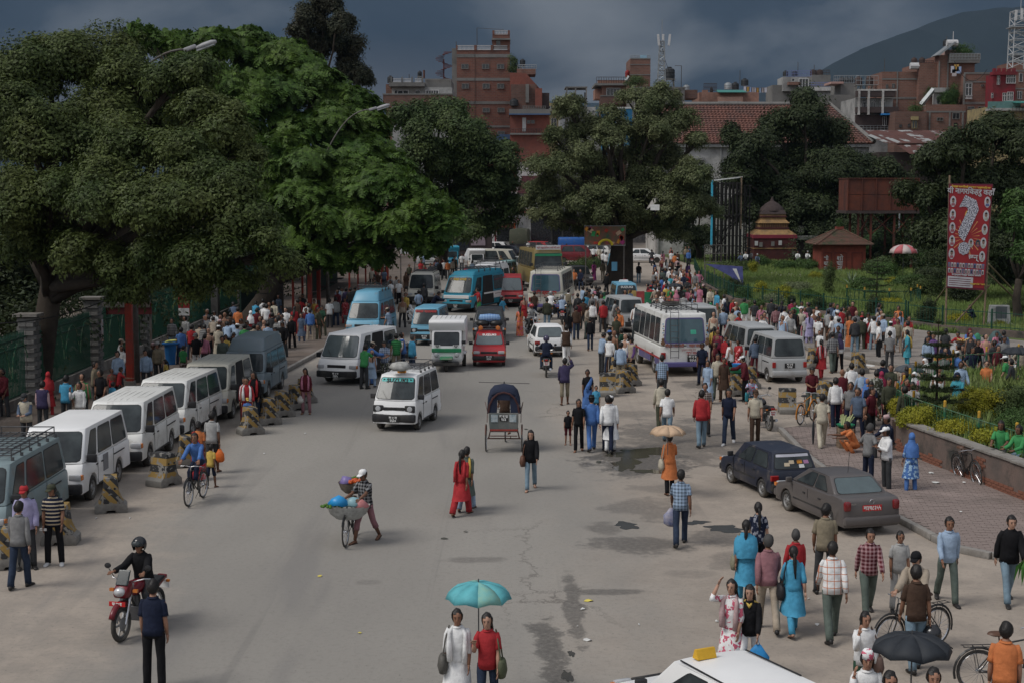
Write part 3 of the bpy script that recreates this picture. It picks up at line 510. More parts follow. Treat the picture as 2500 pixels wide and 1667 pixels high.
def agave(label,pos,n=26,L=1.5,m=None):
 r=empty('agave',label,'plant',pos);rg=random.Random(9)
 for i in range(n):
  a=2*PI*i/n*2.4;el=rg.uniform(.35,1.35);pts=[];d=Vector((math.cos(a),math.sin(a),0));w=Vector((-math.sin(a),math.cos(a),0))*.055;vs=[]
  for k in range(5):
   t=k/4;p=d*L*t*math.cos(el)+Vector((0,0,L*t*math.sin(el)-.25*t*t*L*math.cos(el)));ww=w*(1-t**2)*1.0+w*.02;vs+=[p-ww,p+Vector((0,0,-.02)),p+ww]
  fs=[(3*k+j,3*k+j+1,3*k+j+4,3*k+j+3)for k in range(4)for j in range(2)];MB().add(vs,fs).obj('leaf',m,r)
agave('large spiky agave in front of the red kiosk',P(2078,700),m=mat('agave_leaf',(.13,.17,.11),rough=.5))
def araucaria(label,pos,h,w,n=8,seed=3,k=900):
 r=empty('araucaria',label,'tree',pos);rg=random.Random(seed);Tb([(0,0,0),(0,0,h)],[.05,.012],n=7).obj('trunk',BARK,r);pts=[];ro=[];sc=[]
 for t in range(n):
  q=t/(n-1);z=h*(.18+.78*q);L=w*(1-q)**.8+.06;nb=7 if q<.8 else 5
  wl=MB()
  for b in range(nb):
   a=2*PI*b/nb+t*.5;d=Vector((math.cos(a),math.sin(a),0));e=d*L+Vector((0,0,z+.12*L));wl.tube([(0,0,z),tuple(d*L*.6+Vector((0,0,z-.02))),tuple(e)],.008,n=4,cap=False)
   for j in range(max(4,int(k*L/(n*nb*w)))):
    u=rg.uniform(.12,1);pts.append(d*L*u+Vector((rg.uniform(-.1,.1)*L,rg.uniform(-.1,.1)*L,z+.06*L*u)));ro.append((rg.uniform(-.3,.3),rg.uniform(-.3,.3),rg.uniform(0,6)));sc.append(rg.uniform(.7,1.2)*.62)
  wl.obj('branch_whorl',BARK,r)
 crown('crown',pts,ro,sc,'needle',LF4,r);return r
g=P(2285,1022,GZ);araucaria('young araucaria with flat dark whorls in the raised garden',(g.x,g.y,GZ),3.0,.86,k=2400)
g=P(2140,735);araucaria('wide araucaria with layered branches on the park lawn',(g.x,g.y,0),3.3,1.25,n=7,seed=5,k=1500)
def strip_mass(name,pts,n,r,h,mt,label,seed,kind='broad',scale=1.3):
 rg=random.Random(seed);lob=[]
 for a,b in zip(pts[:-1],pts[1:]):
  a=Vector(a);b=Vector(b);k=max(2,int((b-a).length/(r*.9)))
  for i in range(k):c=a.lerp(b,(i+.5)/k);lob.append((Vector((c.x+rg.uniform(-r,r)*.4,c.y+rg.uniform(-r,r)*.4,h*rg.uniform(.3,.75))),r*rg.uniform(.7,1.1)))
 p,ro,s=lobes_pts(lob,n,rg,scale=scale,flat=min(1.4,h/r/1.4));o=crown(name,p,ro,s,kind,mt);tag(o,label,kind='stuff');return o
strip_mass('hedge',[(-20,40,0),(-19.5,80,0),(-18.5,130,0),(-15,170,0)],3600,2.2,4.2,LF4,'dark shrubbery behind the left fence',61)
strip_mass('far_greenery',[(27,172,0),(36,150,0),(44,128,0),(60,118,0)],4200,2.4,3.2,LF4,'dark greenery at the back of the park',62)
strip_mass('verge_weeds',[(3.9,137,0),(6.5,143,0),(8.6,150,0)],700,.6,.7,LF3,'weedy traffic island beside the far road',63,'fine',1.3)
# =============== BUILDINGS ===============
def brickmat(name,c1,c2,mortar,sc=1.0,dirt=None):
 m=mat(name,c1,rough=.95,dirt=dirt or(.09,.06,.05),dscale=.35,mask=(.5,.75));n=m.node_tree.nodes;l=m.node_tree.links;b=n['Principled BSDF'];br=n.new('ShaderNodeTexBrick');tc=n.new('ShaderNodeTexCoord');mp=n.new('ShaderNodeMapping');mp.inputs['Rotation'].default_value=(R(90),0,0);l.new(tc.outputs['Object'],mp.inputs[0]);l.new(mp.outputs[0],br.inputs['Vector'])
 br.inputs['Scale'].default_value=1/sc;br.inputs['Brick Width'].default_value=.5;br.inputs['Row Height'].default_value=.22;br.inputs['Mortar Size'].default_value=.02;br.inputs['Color1'].default_value=(*c1,1);br.inputs['Color2'].default_value=(*c2,1);br.inputs['Mortar'].default_value=(*mortar,1)
 mx=[q for q in n if q.type=='MIX' and q.data_type=='RGBA'][0];mx2=[q for q in n if q.type=='MIX'][1];l.new(br.outputs['Color'],mx2 .inputs[6]);return m
BR1=brickmat('facade_brick',(.20,.085,.06),(.155,.065,.05),(.16,.12,.10));BR2=brickmat('orange_brick',(.215,.105,.078),(.17,.085,.064),(.19,.15,.125));BR3=brickmat('old_brick',(.16,.085,.065),(.12,.065,.05),(.12,.10,.09))
CON=mat('bare_concrete',(.19,.185,.175),rough=.95,var=.2,vs=.6,dirt=(.07,.07,.065),dscale=.3,mask=(.48,.7));CONL=mat('light_render',(.34,.34,.33),rough=.9,dirt=(.12,.12,.12),dscale=.25);WHW=mat('white_wall',(.50,.49,.47),rough=.9,dirt=(.18,.17,.16),dscale=.3);SAL=mat('salmon_render',(.31,.17,.125),rough=.9,dirt=(.12,.08,.07),dscale=.3);TER=mat('terracotta_render',(.21,.072,.052),rough=.9,dirt=(.13,.06,.05),dscale=.3);MRW=mat('dark_red_render',(.20,.02,.03),rough=.9,dirt=(.08,.03,.03),dscale=.4)
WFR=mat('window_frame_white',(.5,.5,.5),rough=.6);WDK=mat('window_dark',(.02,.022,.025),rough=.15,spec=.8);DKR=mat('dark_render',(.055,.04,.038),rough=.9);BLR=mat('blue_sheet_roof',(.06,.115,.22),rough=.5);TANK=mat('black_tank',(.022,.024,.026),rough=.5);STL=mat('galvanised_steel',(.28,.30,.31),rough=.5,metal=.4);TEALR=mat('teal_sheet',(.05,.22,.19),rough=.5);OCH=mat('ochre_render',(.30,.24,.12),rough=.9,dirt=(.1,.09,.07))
class B:
 def __init__(s,label,D,px,name='building',cat='building',group=None):
  s.D=D;s.o=Vector((Q(px,HY,D).x,D,0));s.r=empty(name,label,cat,s.o,group=group)
 def X(s,px):return(px-CX)*s.D/F-s.o.x
 def Z(s,py):return Q(CX,py,s.D).z
 def box(s,x0,x1,y0,y1,m,d0=0,d1=8,name='wall',zb=None):
  X0,X1=s.X(x0),s.X(x1);Z1=s.Z(y0);Z0=s.Z(y1)if zb is None else zb;return MB().bx(X0,X1,d0,d1,Z0,Z1).obj(name,m,s.r)
 def win(s,x0,x1,y0,y1,fr=None,gl=None,mull=1,name='window',dd=0,tr=0):
  X0,X1,Z1,Z0=s.X(x0),s.X(x1),s.Z(y0),s.Z(y1);fr=fr or CON;w=X1-X0;h=Z1-Z0;t=min(.10,w*.08)
  f=MB();f.bx(X0-t,X1+t,dd-.10,dd-.004,Z1,Z1+t).bx(X0-t,X1+t,dd-.14,dd-.004,Z0-t,Z0).bx(X0-t,X0,dd-.10,dd-.004,Z0,Z1).bx(X1,X1+t,dd-.10,dd-.004,Z0,Z1)
  for i in range(mull):x=X0+w*(i+1)/(mull+1);f.bx(x-.035,x+.035,dd-.06,dd-.004,Z0,Z1)
  if tr:f.bx(X0,X1,dd-.055,dd-.004,Z0+h*.62,Z0+h*.62+.06)
  o=f.obj(name,fr,s.r);MB().bx(X0,X1,dd-.03,dd-.006,Z0,Z1).obj('pane',gl or WDK,o);return o
 def rail(s,x0,x1,y0,y1,m=None,n=12,d=0,name='balustrade',th=.10):
  X0,X1,Z1,Z0=s.X(x0),s.X(x1),s.Z(y0),s.Z(y1);r_=MB();h=Z1-Z0;r_.bx(X0,X1,d-.1,d+.1,Z1-h*.12,Z1).bx(X0,X1,d-.1,d+.1,Z0,Z0+h*.12).obj(name,m or WFR,s.r)
  p=[o for o in s.r.children if o.name.startswith(name)][-1];me=Bx((0,0,0),((X1-X0)/n*.45,.10,h*.78)).me('baluster');me.materials.append(m or WFR)
  for i in range(n):link('baluster',me,parent=p,loc=(X0+(X1-X0)*(i+.5)/n,d,(Z0+Z1)/2))
 def band(s,x0,x1,y0,y1,m=None,name='floor_band',d=.06,dd=0):return s.box(x0,x1,y0,y1,m or CON,dd-d,dd+.0-.002,name)
 def tank(s,cx,y0,y1,w,d=2,stand=0,m=None):
  x=s.X(cx);z1,z0=s.Z(y0),s.Z(y1);r=w*s.D/F/2
  if stand:
   zs=s.Z(stand);st=MB()
   for a in(-1,1):
    for b in(-1,1):st.tube([(x+a*r*.8,d+b*r*.8,zs),(x+a*r*.7,d+b*r*.7,z0)],.07,n=4)
   st.tube([(x-r*.8,d-r*.8,zs),(x+r*.7,d-r*.7,z0)],.05,n=4);st.box((x,d,z0),(2*r,2*r,.12));st.obj('tank_stand',CON,s.r)
  h=z1-z0;m_=MB();m_.lathe([(r*.96,0),(r,.04*h),(r*.94,.2*h),(r,.24*h),(r*.94,.48*h),(r,.52*h),(r*.94,.72*h),(r*.9,.80*h),(r*.4,.93*h),(r*.4,h),(.001,h)],(x,d,z0),n=14);m_.obj('water_tank',m or TANK,s.r,smooth=True)
 def wire(s,x0,x1,y0,y1,d=0,m=None,r=.05,name='antenna'):return Tb([(s.X(x0),d,s.Z(y0)),(s.X(x1),d,s.Z(y1))],r,n=4).obj(name,m or STEEL,s.r)
 def railing(s,x0,x1,y0,y1,m,n,d=0):
  X0,X1,Z1,Z0=s.X(x0),s.X(x1),s.Z(y0),s.Z(y1);r_=MB();
  for z in(Z0,(Z0+Z1)/2,Z1):r_.tube([(X0,d,z),(X1,d,z)],.035,n=4)
  for i in range(n+1):x=X0+(X1-X0)*i/n;r_.tube([(x,d,Z0),(x,d,Z1)],.03,n=4)
  r_.obj('roof_railing',m,s.r)
b=B('tallest red brick building with white balustrades and a stair tower, behind the trees',200,1180)
b.box(1117,1245,123,460,BR1,0,16,zb=0);b.box(1105,1117,118,460,CON,.4,14,'end_wall',zb=0)
for y0,y1 in((133,141),(191,198),(248,255),(307,312)):b.band(1117,1245,y0,y1,CON if y0<300 else CON)
b.band(1160,1161.5,123,330,BR3,'pilaster');b.box(1116,1119,111,123,BR1,-.1,.5,'parapet_pier')
for a,c in((1119,1159),(1166,1199),(1206,1239)):b.rail(a,c,111.5,123,n=13)
for a in(1159,1199,1239):b.box(a,a+6,111,124,BR1,-.15,.6,'parapet_pier')
b.box(1203,1245,98,112,BR1,.0,5,'stair_tower');b.box(1212,1222,98,111,WDK,-.02,0,'tower_opening');b.box(1201,1246,95,99,CON,-.6,6,'tower_slab');b.box(1203,1245,84,95,BR1,-.5,5.5,'stair_tower');b.rail(1208,1240,76,86,n=9,d=-.45);b.box(1203,1208,76,86,BR1,-.6,0,'parapet_pier');b.box(1240,1245,76,86,BR1,-.6,0,'parapet_pier')
for y0,y1,xs in((158,168,(1129,1179,1215)),(206,216,(1130,1180,1215)),(265,274,(1180,1216)),(322,330,(1180,1216))):
 for x in xs:b.win(x,x+15,y0,y1,CON)
b.wire(1165,1165,112,65,d=2);b.wire(1165,1230,65,69,d=2,r=.03,name='aerial_wire');b.wire(1115,1115,120,100,d=1)
b=B('weathered grey house with roof terrace and black water tanks, left of the tall brick block',188,1030)
b.box(960,1105,214,460,CONL,0,10,zb=0);b.box(944,960,205,460,BR2,1,9,'brick_wing',zb=0);b.box(955,1040,203,213,CON,-1.2,10,'terrace_slab');b.box(1040,1103,195,214,CON,.3,8,'parapet_wall');b.band(1040,1103,193,196);b.box(945,1110,236,262,BR3,-4,-3.6,'yard_wall');b.band(944,1110,234,237,dd=-4)
for a,c in((964,984),(988,1008),(1017,1033)):b.rail(a,c,194,203,n=8,d=-1)
for x in(959,985,1009,1034):b.box(x,x+3,190,204,CON,-1.2,-.8,'parapet_pier')
for x0,x1,m_ in((967,974,0),(975,999,1),(1017,1028,0),(1043,1072,4)):b.win(x0,x1,222,233,WFR,mull=m_)
b.tank(955,184,202,15,1);b.tank(1024,169,184,11,3,stand=196);b.wire(1002,1002,194,182);b.wire(1038,1038,192,172,m=mat('rust',(.09,.04,.03)),r=.12)
sp=MB();rx=b.X(1083)
for i in range(26):a=i*.5;z=b.Z(193)+i*.14;sp.box((rx+.55*math.cos(a),3+.55*math.sin(a),z),(1.0,.28,.05),rz=a)
sp.tube([(rx,3,b.Z(193)),(rx,3,b.Z(140))],.08).obj('spiral_stair',mat('rust_red',(.12,.035,.03)),b.r)
b=B('terracotta red house with sloping stair wall and tanks, right of the tall brick block',192,1290)
b.box(1245,1341,281,460,TER,0,9,zb=0);Pz([(b.X(1245),b.Z(270)),(b.X(1245),b.Z(175)),(b.X(1285),b.Z(177)),(b.X(1318),b.Z(215)),(b.X(1322),b.Z(270))],2,8).obj('stair_wall',TER,b.r);b.box(1247,1310,205,268,BR3,1.4,1.98,'brick_infill');b.box(1262,1308,164,178,BR2,3,8,'brick_room');b.box(1306,1323,215,262,TER,1,6,'annex')
b.box(1243,1343,268,280,CON,-1,9,'slab');b.band(1243,1343,279,282,BLR,'blue_fascia',dd=-1);b.rail(1275,1332,260,267,CON,n=14,d=-.8);b.railing(1246,1322,316,326,DKR,12,d=-.6);b.box(1245,1341,326,330,CON,-.7,2,'slab')
b.box(1275,1284,288,322,WFR,-.05,-.003,'door');b.win(1286,1305,294,303,TER);b.box(1283,1291,205,250,CON,.8,1.4,'column');b.tank(1255,240,258,21,1.0);b.tank(1276,138,153,14,4,stand=164);b.railing(1264,1310,154,164,STL,8,d=3.2);b.box(1322,1341,225,262,DKR,2,6,'dark_annex')
shrub('bushy roof plants on the terracotta house',(b.o.x+b.X(1254),196,b.Z(178)),.8,2.6,LF3,seed=91,scale=1.2,stem=False)
b=B('house with a blue sheet roof below the tall brick block',199,1255,name='shop_house');b.box(1212,1298,346,460,OCH,0,8,zb=0)
Pz([(b.X(1208),b.Z(347)),(b.X(1214),b.Z(330)),(b.X(1298),b.Z(330)),(b.X(1302),b.Z(347))],-2,8).obj('roof',BLR,b.r);b.win(1248,1272,362,372,DKR);b.box(1240,1310,378,420,WHW,-3,0,'white_wall');b.win(1288,1300,402,420,WFR,mull=0,dd=-3)
b=B('white shop building with a maroon sloping roof at the end of the road',186,1265,name='shop_house');b.box(1200,1345,470,600,WHW,0,8,zb=0);b.box(1262,1345,395,470,WHW,4,9,'upper_wall')
Pz([(b.X(1262),b.Z(473)),(b.X(1275),b.Z(430)),(b.X(1335),b.Z(430)),(b.X(1348),b.Z(473))],-1,8).obj('roof',mat('maroon_tiles',(.10,.035,.04),rough=.9,var=.3,vs=3),b.r)
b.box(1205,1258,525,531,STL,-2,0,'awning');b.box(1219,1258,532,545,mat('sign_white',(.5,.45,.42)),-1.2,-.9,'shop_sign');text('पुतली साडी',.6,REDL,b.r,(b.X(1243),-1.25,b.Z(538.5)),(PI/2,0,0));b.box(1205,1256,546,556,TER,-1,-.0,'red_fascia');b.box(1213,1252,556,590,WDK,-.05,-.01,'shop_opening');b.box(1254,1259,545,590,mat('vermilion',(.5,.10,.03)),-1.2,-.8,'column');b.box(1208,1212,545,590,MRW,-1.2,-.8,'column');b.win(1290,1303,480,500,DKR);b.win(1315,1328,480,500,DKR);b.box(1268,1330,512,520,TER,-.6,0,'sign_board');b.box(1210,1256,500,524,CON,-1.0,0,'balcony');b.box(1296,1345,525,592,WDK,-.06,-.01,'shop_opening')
b=B('row of shopfronts with coloured signboards behind the far jam',205,1390,name='shop_house')
b.box(1345,1470,420,600,CON,0,8,zb=0)
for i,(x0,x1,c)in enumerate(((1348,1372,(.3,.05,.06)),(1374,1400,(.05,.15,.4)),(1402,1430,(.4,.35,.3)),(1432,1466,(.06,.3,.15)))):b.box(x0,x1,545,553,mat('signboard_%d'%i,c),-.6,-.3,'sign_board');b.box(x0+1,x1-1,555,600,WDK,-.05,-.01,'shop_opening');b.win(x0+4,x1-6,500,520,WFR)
b.box(1345,1470,430,436,CONL,-.5,0,'slab')
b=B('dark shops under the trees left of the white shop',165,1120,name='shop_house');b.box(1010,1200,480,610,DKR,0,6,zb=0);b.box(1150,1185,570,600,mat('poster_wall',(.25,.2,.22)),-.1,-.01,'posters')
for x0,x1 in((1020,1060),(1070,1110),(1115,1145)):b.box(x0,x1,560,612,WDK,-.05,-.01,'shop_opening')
b=B('salmon house with roof terrace beside a windowless brick tower',225,1510)
b.box(1468,1526,209,460,SAL,0,8,zb=0);b.box(1452,1470,216,240,SAL,2,7,'side_wing');b.box(1449,1526,205,210,CON,-1,8,'slab');b.box(1456,1524,197,206,SAL,-.6,-.2,'parapet');b.railing(1453,1524,190,206,DKR,12,d=-.9);b.win(1479,1510,217,234,WFR,mull=3);b.box(1462,1545,236,255,BR3,-1,0,'lower_wall');b.band(1462,1545,234,237,dd=-1)
b.box(1536,1585,142,460,BR2,1,9,'tower',zb=0);b.band(1536,1585,141,144,dd=1);b.band(1536,1585,156,158,dd=1);b.band(1536,1585,181,183,dd=1);b.railing(1537,1584,134,142,STL,9,d=1.2);b.box(1560,1576,134,141,mat('pale_blue_sheet',(.25,.4,.5)),1.0,1.1,'water_sheet');b.tank(1531,169,187,12,2,m=mat('red_tank',(.25,.03,.03)))
Tb([(b.X(1522),1,b.Z(204)),(b.X(1534),1,b.Z(186))],.25,n=4).obj('solar_pipe',STL,b.r)
shrub('roof plants beside the brick tower',(b.o.x+b.X(1545),224,b.Z(213)),2.0,1.6,LF3,seed=92,scale=1.4,stem=False)
b=B('grey stone walled house under the steel water tank stand',215,1610);b.box(1538,1667,216,460,mat('rubble_wall',(.20,.19,.18),rough=1,var=.3,vs=4,bump=.5,dirt=(.09,.09,.09)),0,9,zb=0);b.band(1536,1669,213,217);b.box(1545,1552,228,268,WHW,-.4,0,'drain');b.tank(1635,160,191,27,3,stand=213);b.wire(1648,1664,157,157,d=3,r=.04);b.wire(1664,1664,157,212,d=3,r=.05);b.tank(1675,205,220,16,2,m=STL);b.box(1668,1700,219,240,BR3,1,6,'side_wing')
def lattice(label,D,x0,x1,y0,y1,xt0,xt1,panels,n=9,m=STL,name='telecom_mast'):
 c=(x0+x1)/2;o=Q(c,HY,D);r=empty(name,label,'mast',(o.x,D,0));X=lambda p:(p-CX)*D/F-o.x;Z=lambda p:Q(CX,p,D).z;w0=(X(x1)-X(x0))/2;w1=(X(xt1)-X(xt0))/2;cx0=(X(x1)+X(x0))/2;cx1=(X(xt1)+X(xt0))/2;zb,zt=Z(y1),Z(y0);L=[]
 def pt(i,k):q=k/n;w=w0+(w1-w0)*q;s=((-1,-1),(1,-1),(1,1),(-1,1))[i];return(cx0+(cx1-cx0)*q+s[0]*w,s[1]*w+1,zb+(zt-zb)*q)
 for i in range(4):Tb([pt(i,0),pt(i,n)],.07,n=5).obj('leg',m,r)
 mb=MB()
 for k in range(n):
  for i in range(4):
   j=(i+1)%4;mb.tube([pt(i,k),pt(j,k+1)]if k%2 else[pt(j,k),pt(i,k+1)],.045,n=4);mb.tube([pt(i,k+1),pt(j,k+1)],.045,n=4)
 mb.obj('bracing',m,r)
 for(x,ya,yb,tl)in panels:Bx((X(x),-.4,(Z(ya)+Z(yb))/2),(.3,.18,Z(ya)-Z(yb)),ry=tl).obj('antenna_panel',WFR,r,bevel=.03)
 Tb([(cx1,1,zt),(cx1,1,zt+3)],.04,n=4).obj('lightning_rod',m,r);return r,X,Z
lattice('slim guyed telecom mast with two slanted white antenna panels',212,1603,1621,100,207,1607,1618,[(1602,85,113,-.10),(1628,85,113,.10),(1613,85,100,0)])
r,X,Z=lattice('tall white lattice telecom mast at the right edge',192,2456,2496,26,166,2459,2497,[(2458,26,52,.05),(2472,22,50,0),(2499,30,60,0)],n=8,m=mat('white_steel',(.42,.43,.44),rough=.5))
Lt([(.001,-.25),(.3,-.2),(.42,0),(.3,.2),(.001,.25)],(X(2486),-.6,Z(47)),n=14).obj('radio_dome',WFR,r)
Bx(((X(2457)+X(2498))/2,1,Z(66)),(X(2498)-X(2457)+.6,2.6,.12)).obj('platform',STL,r)
b=B('unfinished concrete frame left of the salmon house',205,1405,name='unfinished_building')
for x in(1381,1402,1428):b.box(x,x+3,214,460,CON,0,.4,'column',zb=0);b.box(x,x+3,222,460,CON,4,4.4,'column',zb=0)
b.box(1379,1432,212,215,CON,0,5,'slab');b.box(1379,1432,240,243,CON,0,5,'slab');b.box(1379,1432,262,266,CON,0,5,'slab');b.box(1384,1428,266,300,CONL,1,4,'wall')
b=B('small ochre house far down between the trees',235,1355);b.box(1340,1370,272,460,OCH,0,8,zb=0);b.win(1345,1350,290,310,WFR,mull=0);b.win(1352,1357,290,310,WFR,mull=0);b.box(1338,1372,269,273,CON,-.5,8,'slab')
b=B('grey houses with a blue canvas roof left of the big tree',222,1395);b.box(1366,1475,288,460,CONL,0,8,zb=0);Pz([(b.X(1370),b.Z(318)),(b.X(1402),b.Z(307)),(b.X(1404),b.Z(311)),(b.X(1374),b.Z(322))],-3,0).obj('canvas_roof',BLR,b.r);b.win(1385,1397,322,350,DKR);b.win(1410,1424,300,320,WFR);b.band(1366,1475,286,290)
for i,(x0,x1,y,c)in enumerate(((1318,1336,240,CONL),(1336,1352,252,OCH),(1352,1378,244,CON),(1432,1452,262,CONL),(1640,1668,250,CON),(2030,2060,240,BR3))):
 b=B('far house block, number %s along the distant skyline'%('one','two','three','four','five','six')[i],330+20*i,(x0+x1)/2,group='far houses on the skyline');b.box(x0,x1,y,460,c,0,12,zb=0);b.win(x0+3,x0+7,y+8,y+14,WFR,mull=0);b.win(x1-8,x1-4,y+8,y+14,WFR,mull=0)
b=B('big blue billboard showing through the middle tree',160,1503,name='billboard',cat='billboard')
BBM=mat('billboard_blue',(.02,.19,.33),rough=.6,col2=(.015,.05,.15),vs=.35,dirt=(.5,.6,.62),dscale=.7,mask=(.60,.66));b.box(1466,1541,264,382,BBM,0,.3,'panel');b.band(1466,1541,262,266,WFR,'top_edge',dd=0)
for x in(1472,1500,1534):b.box(x,x+3,380,460,STL,.1,.4,'leg',zb=0)
Bx((b.X(1500),-.04,b.Z(340)),(.8,.03,4.5),ry=.25).obj('white_stroke',WFR,b.r)
b=B('long white colonial hall with a red tiled hipped roof',176,1860,name='colonial_hall')
RT=mat('roof_tile_red',(.165,.078,.060),rough=.95,var=.35,vs=2.5,dirt=(.085,.06,.055),dscale=.5,mask=(.45,.7))
b.box(1600,2115,354,460,WHW,0,13,zb=0);b.band(1600,2117,352,360,CONL,'cornice',d=.5)
zE=b.Z(352);ridge=Q(1850,258,184).z;xl,xr=b.X(1590),b.X(2124);xrr=b.X(2050)
def slope(A,Bp,C,Dp,n,name):
 """A,B eave left/right  C,D ridge left/right -> stepped courses"""
 mb=MB();A,Bp,C,Dp=[Vector(q)for q in(A,Bp,C,Dp)];nr=(Bp-A).cross(C-A).normalized();nr=nr if nr.z>0 else-nr
 for i in range(n):
  t0,t1=i/n,(i+1.12)/n;l0,r0=A.lerp(C,t0),Bp.lerp(Dp,t0);l1,r1=A.lerp(C,min(1,t1)),Bp.lerp(Dp,min(1,t1));m=max(2,int((r0-l0).length/.42));row=[]
  for j in range(m*2+1):
   q=j/(m*2);h=.07 if j%2 else 0;row.append(l0 .lerp(r0,q)+nr*(.14+h));row.append(l1 .lerp(r1,q)+nr*(.02+h))
   row.append(l0 .lerp(r0,q)-nr*.02)
  fs=[(3*j,3*j+3,3*j+4,3*j+1)for j in range(m*2)]+[(3*j+2,3*j+5,3*j+3,3*j)for j in range(m*2)];mb.add(row,fs)
 o=mb.obj(name,RT,b.r);o['kind']='stuff';return o
slope((xl,-.6,zE),(xr,-.6,zE),(xl,7.4,ridge),(xrr,7.4,ridge),21,'roof_tiles');slope((xr,-.6,zE),(xr,14,zE),(xrr,7.2,ridge),(xrr,7.6,ridge),21,'hip_tiles');slope((xr,14,zE),(xl,14,zE),(xrr,7.4,ridge),(xl,7.4,ridge),10,'rear_tiles')
Tb([(xl,7.4,ridge+.15),(xrr,7.4,ridge+.15),(xr,-.6,zE+.2)],.28,n=6).obj('ridge_tiles',CON,b.r)
for x in(1620,1681,1770,1860,1950,2040):
 b.win(x,x+30,400,446,CONL,gl=mat('shuttered',(.09,.09,.09)),mull=1,tr=1);Lt([(1.0,-.1),(1.0,.0),(.001,0)],(b.X(x+15),-.0,b.Z(401)),n=14,axis='y',sy=.4).obj('arch_head',CONL,b.r);b.band(x-6,x+36,386,392,CONL,'hood',d=.3);b.box(x-16,x-13,360,460,CONL,-.25,0,'pilaster',zb=0)
CRG=mat('rusty_sheet',(.26,.27,.27),rough=.6,col2=(.30,.31,.31),vs=.6,dirt=(.085,.035,.028),dscale=.30,mask=(.47,.52));CRR=mat('rust_brown_sheet',(.085,.038,.032),rough=.8,var=.3,vs=.6)
def corr(r,A,Bp,C,Dp,nsheet,rg,name='roof_sheet'):
 A,Bp,C,Dp=[Vector(q)for q in(A,Bp,C,Dp)];nr=(Bp-A).cross(C-A).normalized();nr=nr if nr.z>0 else-nr
 for i in range(nsheet):
  mb=MB();vs=[];k=12;off_=nr*rg.uniform(0,.06)
  for j in range(k+1):
   q=(i+j/k*1.03)/nsheet;h=nr*(.05 if j%2 else 0)+off_;vs+=[A.lerp(Bp,min(1.01,q))+h,C.lerp(Dp,min(1.01,q))+h]
  mb.add(vs,[(2*j,2*j+2,2*j+3,2*j+1)for j in range(k)]);o=mb.obj(name,CRR if rg.random()<.45 else CRG,r)
b=B('long shed with rusty corrugated sheet roofs behind the right trees',172,2240,name='shed');rg=random.Random(2);b.box(2140,2350,372,460,DKR,0,8,zb=0)
corr(b.r,(b.X(2150),-1,b.Z(352)),(b.X(2360),-1,b.Z(352)),(b.X(2118),8,Q(CX,320,180).z),(b.X(2350),8,Q(CX,320,180).z),15,rg)
corr(b.r,(b.X(2192),-4,b.Z(379)),(b.X(2290),-4,b.Z(379)),(b.X(2178),-.5,b.Z(353)),(b.X(2290),-.5,b.Z(353)),8,rg)
b=B('pink-walled roof terrace house with a teal sheet canopy',222,1775);b.box(1702,1846,226,460,SAL,0,9,zb=0);b.box(1745,1805,238,256,mat('corrugated_pink',(.36,.22,.17),rough=.8),-1,-.8,'sheet_wall')
Pz([(-1.4,b.Z(228)),(2.2,b.Z(219)),(2.2,b.Z(218)),(-1.4,b.Z(227))],b.X(1745),b.X(1814),plane='yz').obj('canopy',TEALR,b.r);b.railing(1714,1745,204,222,DKR,12,d=.5);b.railing(1745,1800,250,257,STL,10,d=-1.2);b.tank(1781,197,214,20,4,m=STL);b.tank(1801,195,214,18,5);b.tank(1824,186,204,19,5);b.tank(1740,209,222,8,4);b.wire(1812,1812,165,200,d=5)
b.box(1707,1720,222,258,SAL,-1.4,-.6,'lean_to');b.band(1700,1846,256,260,CON)
cl=MB();lw=[(b.X(lerp(1815,1875,i/20)),3,b.Z(lerp(207,211,i/20)+2.5*math.sin(PI*i/20)))for i in range(21)];cl.tube(lw,.03,n=4).obj('washing_line',STEEL,b.r)
for i in range(9):p=lw[2+2*i];Bx((p[0],3,p[2]-.35),(.5,.04,.7)).obj('washing',mat('washing_%d'%(i%4),((.5,.5,.55),(.5,.3,.08),(.3,.4,.6),(.45,.4,.4))[i%4]),b.r)
b=B('pale terrace house with blue railings and brown tanks',230,1950);b.box(1945,2030,222,460,CONL,0,9,zb=0);b.box(1884,1945,206,460,CON,2,8,'wing',zb=0);b.box(1907,1965,187,222,CONL,1,6,'upper_room');b.box(1943,2030,214,223,WHW,-.6,0,'parapet');b.box(1980,2025,181,216,CON,2,7,'stair_room')
BLRL=mat('blue_railing',(.14,.17,.33));b.railing(1915,1975,172,186,BLRL,16,d=1);b.railing(1965,2020,202,214,BLRL,14,d=0);b.win(1943,1964,194,214,WFR,mull=2);b.win(1925,1931,193,199,WFR,mull=0);b.box(1917,1945,201,208,BR2,-.1,1,'planter_wall')
for x in(1921,1943):b.tank(x,168,182,14,4)
for x in(1992,2008):b.tank(x,164,180,16,5,m=mat('brown_tank',(.06,.04,.035)))
b.wire(1948,1948,148,186,d=3);b.wire(1988,1988,155,180,d=3);b.railing(1978,2026,168,181,DKR,12,d=3)
b=B('grey block with a row of black rooftop tanks',218,2060);b.box(2010,2087,232,460,CON,0,9,zb=0);b.box(2047,2087,202,233,CON,1,8,'upper_room');b.box(2020,2050,200,205,mat('pink_slab',(.4,.25,.22)),0,5,'slab')
for x in(2056,2068,2080):b.tank(x,184,202,13,3)
b.railing(2030,2090,184,202,STL,14,d=1)
b=B('house with dark balconies and white window frames, left of the big brick blocks',206,2125);b.box(2079,2170,240,460,CONL,0,9,zb=0);b.box(2079,2170,223,238,DKR,-1.4,0,'balcony');b.box(2079,2178,263,277,DKR,-1.4,0,'balcony');b.box(2079,2170,282,320,DKR,-.6,0,'dark_storey');b.band(2077,2172,220,224,WHW,dd=-1.4)
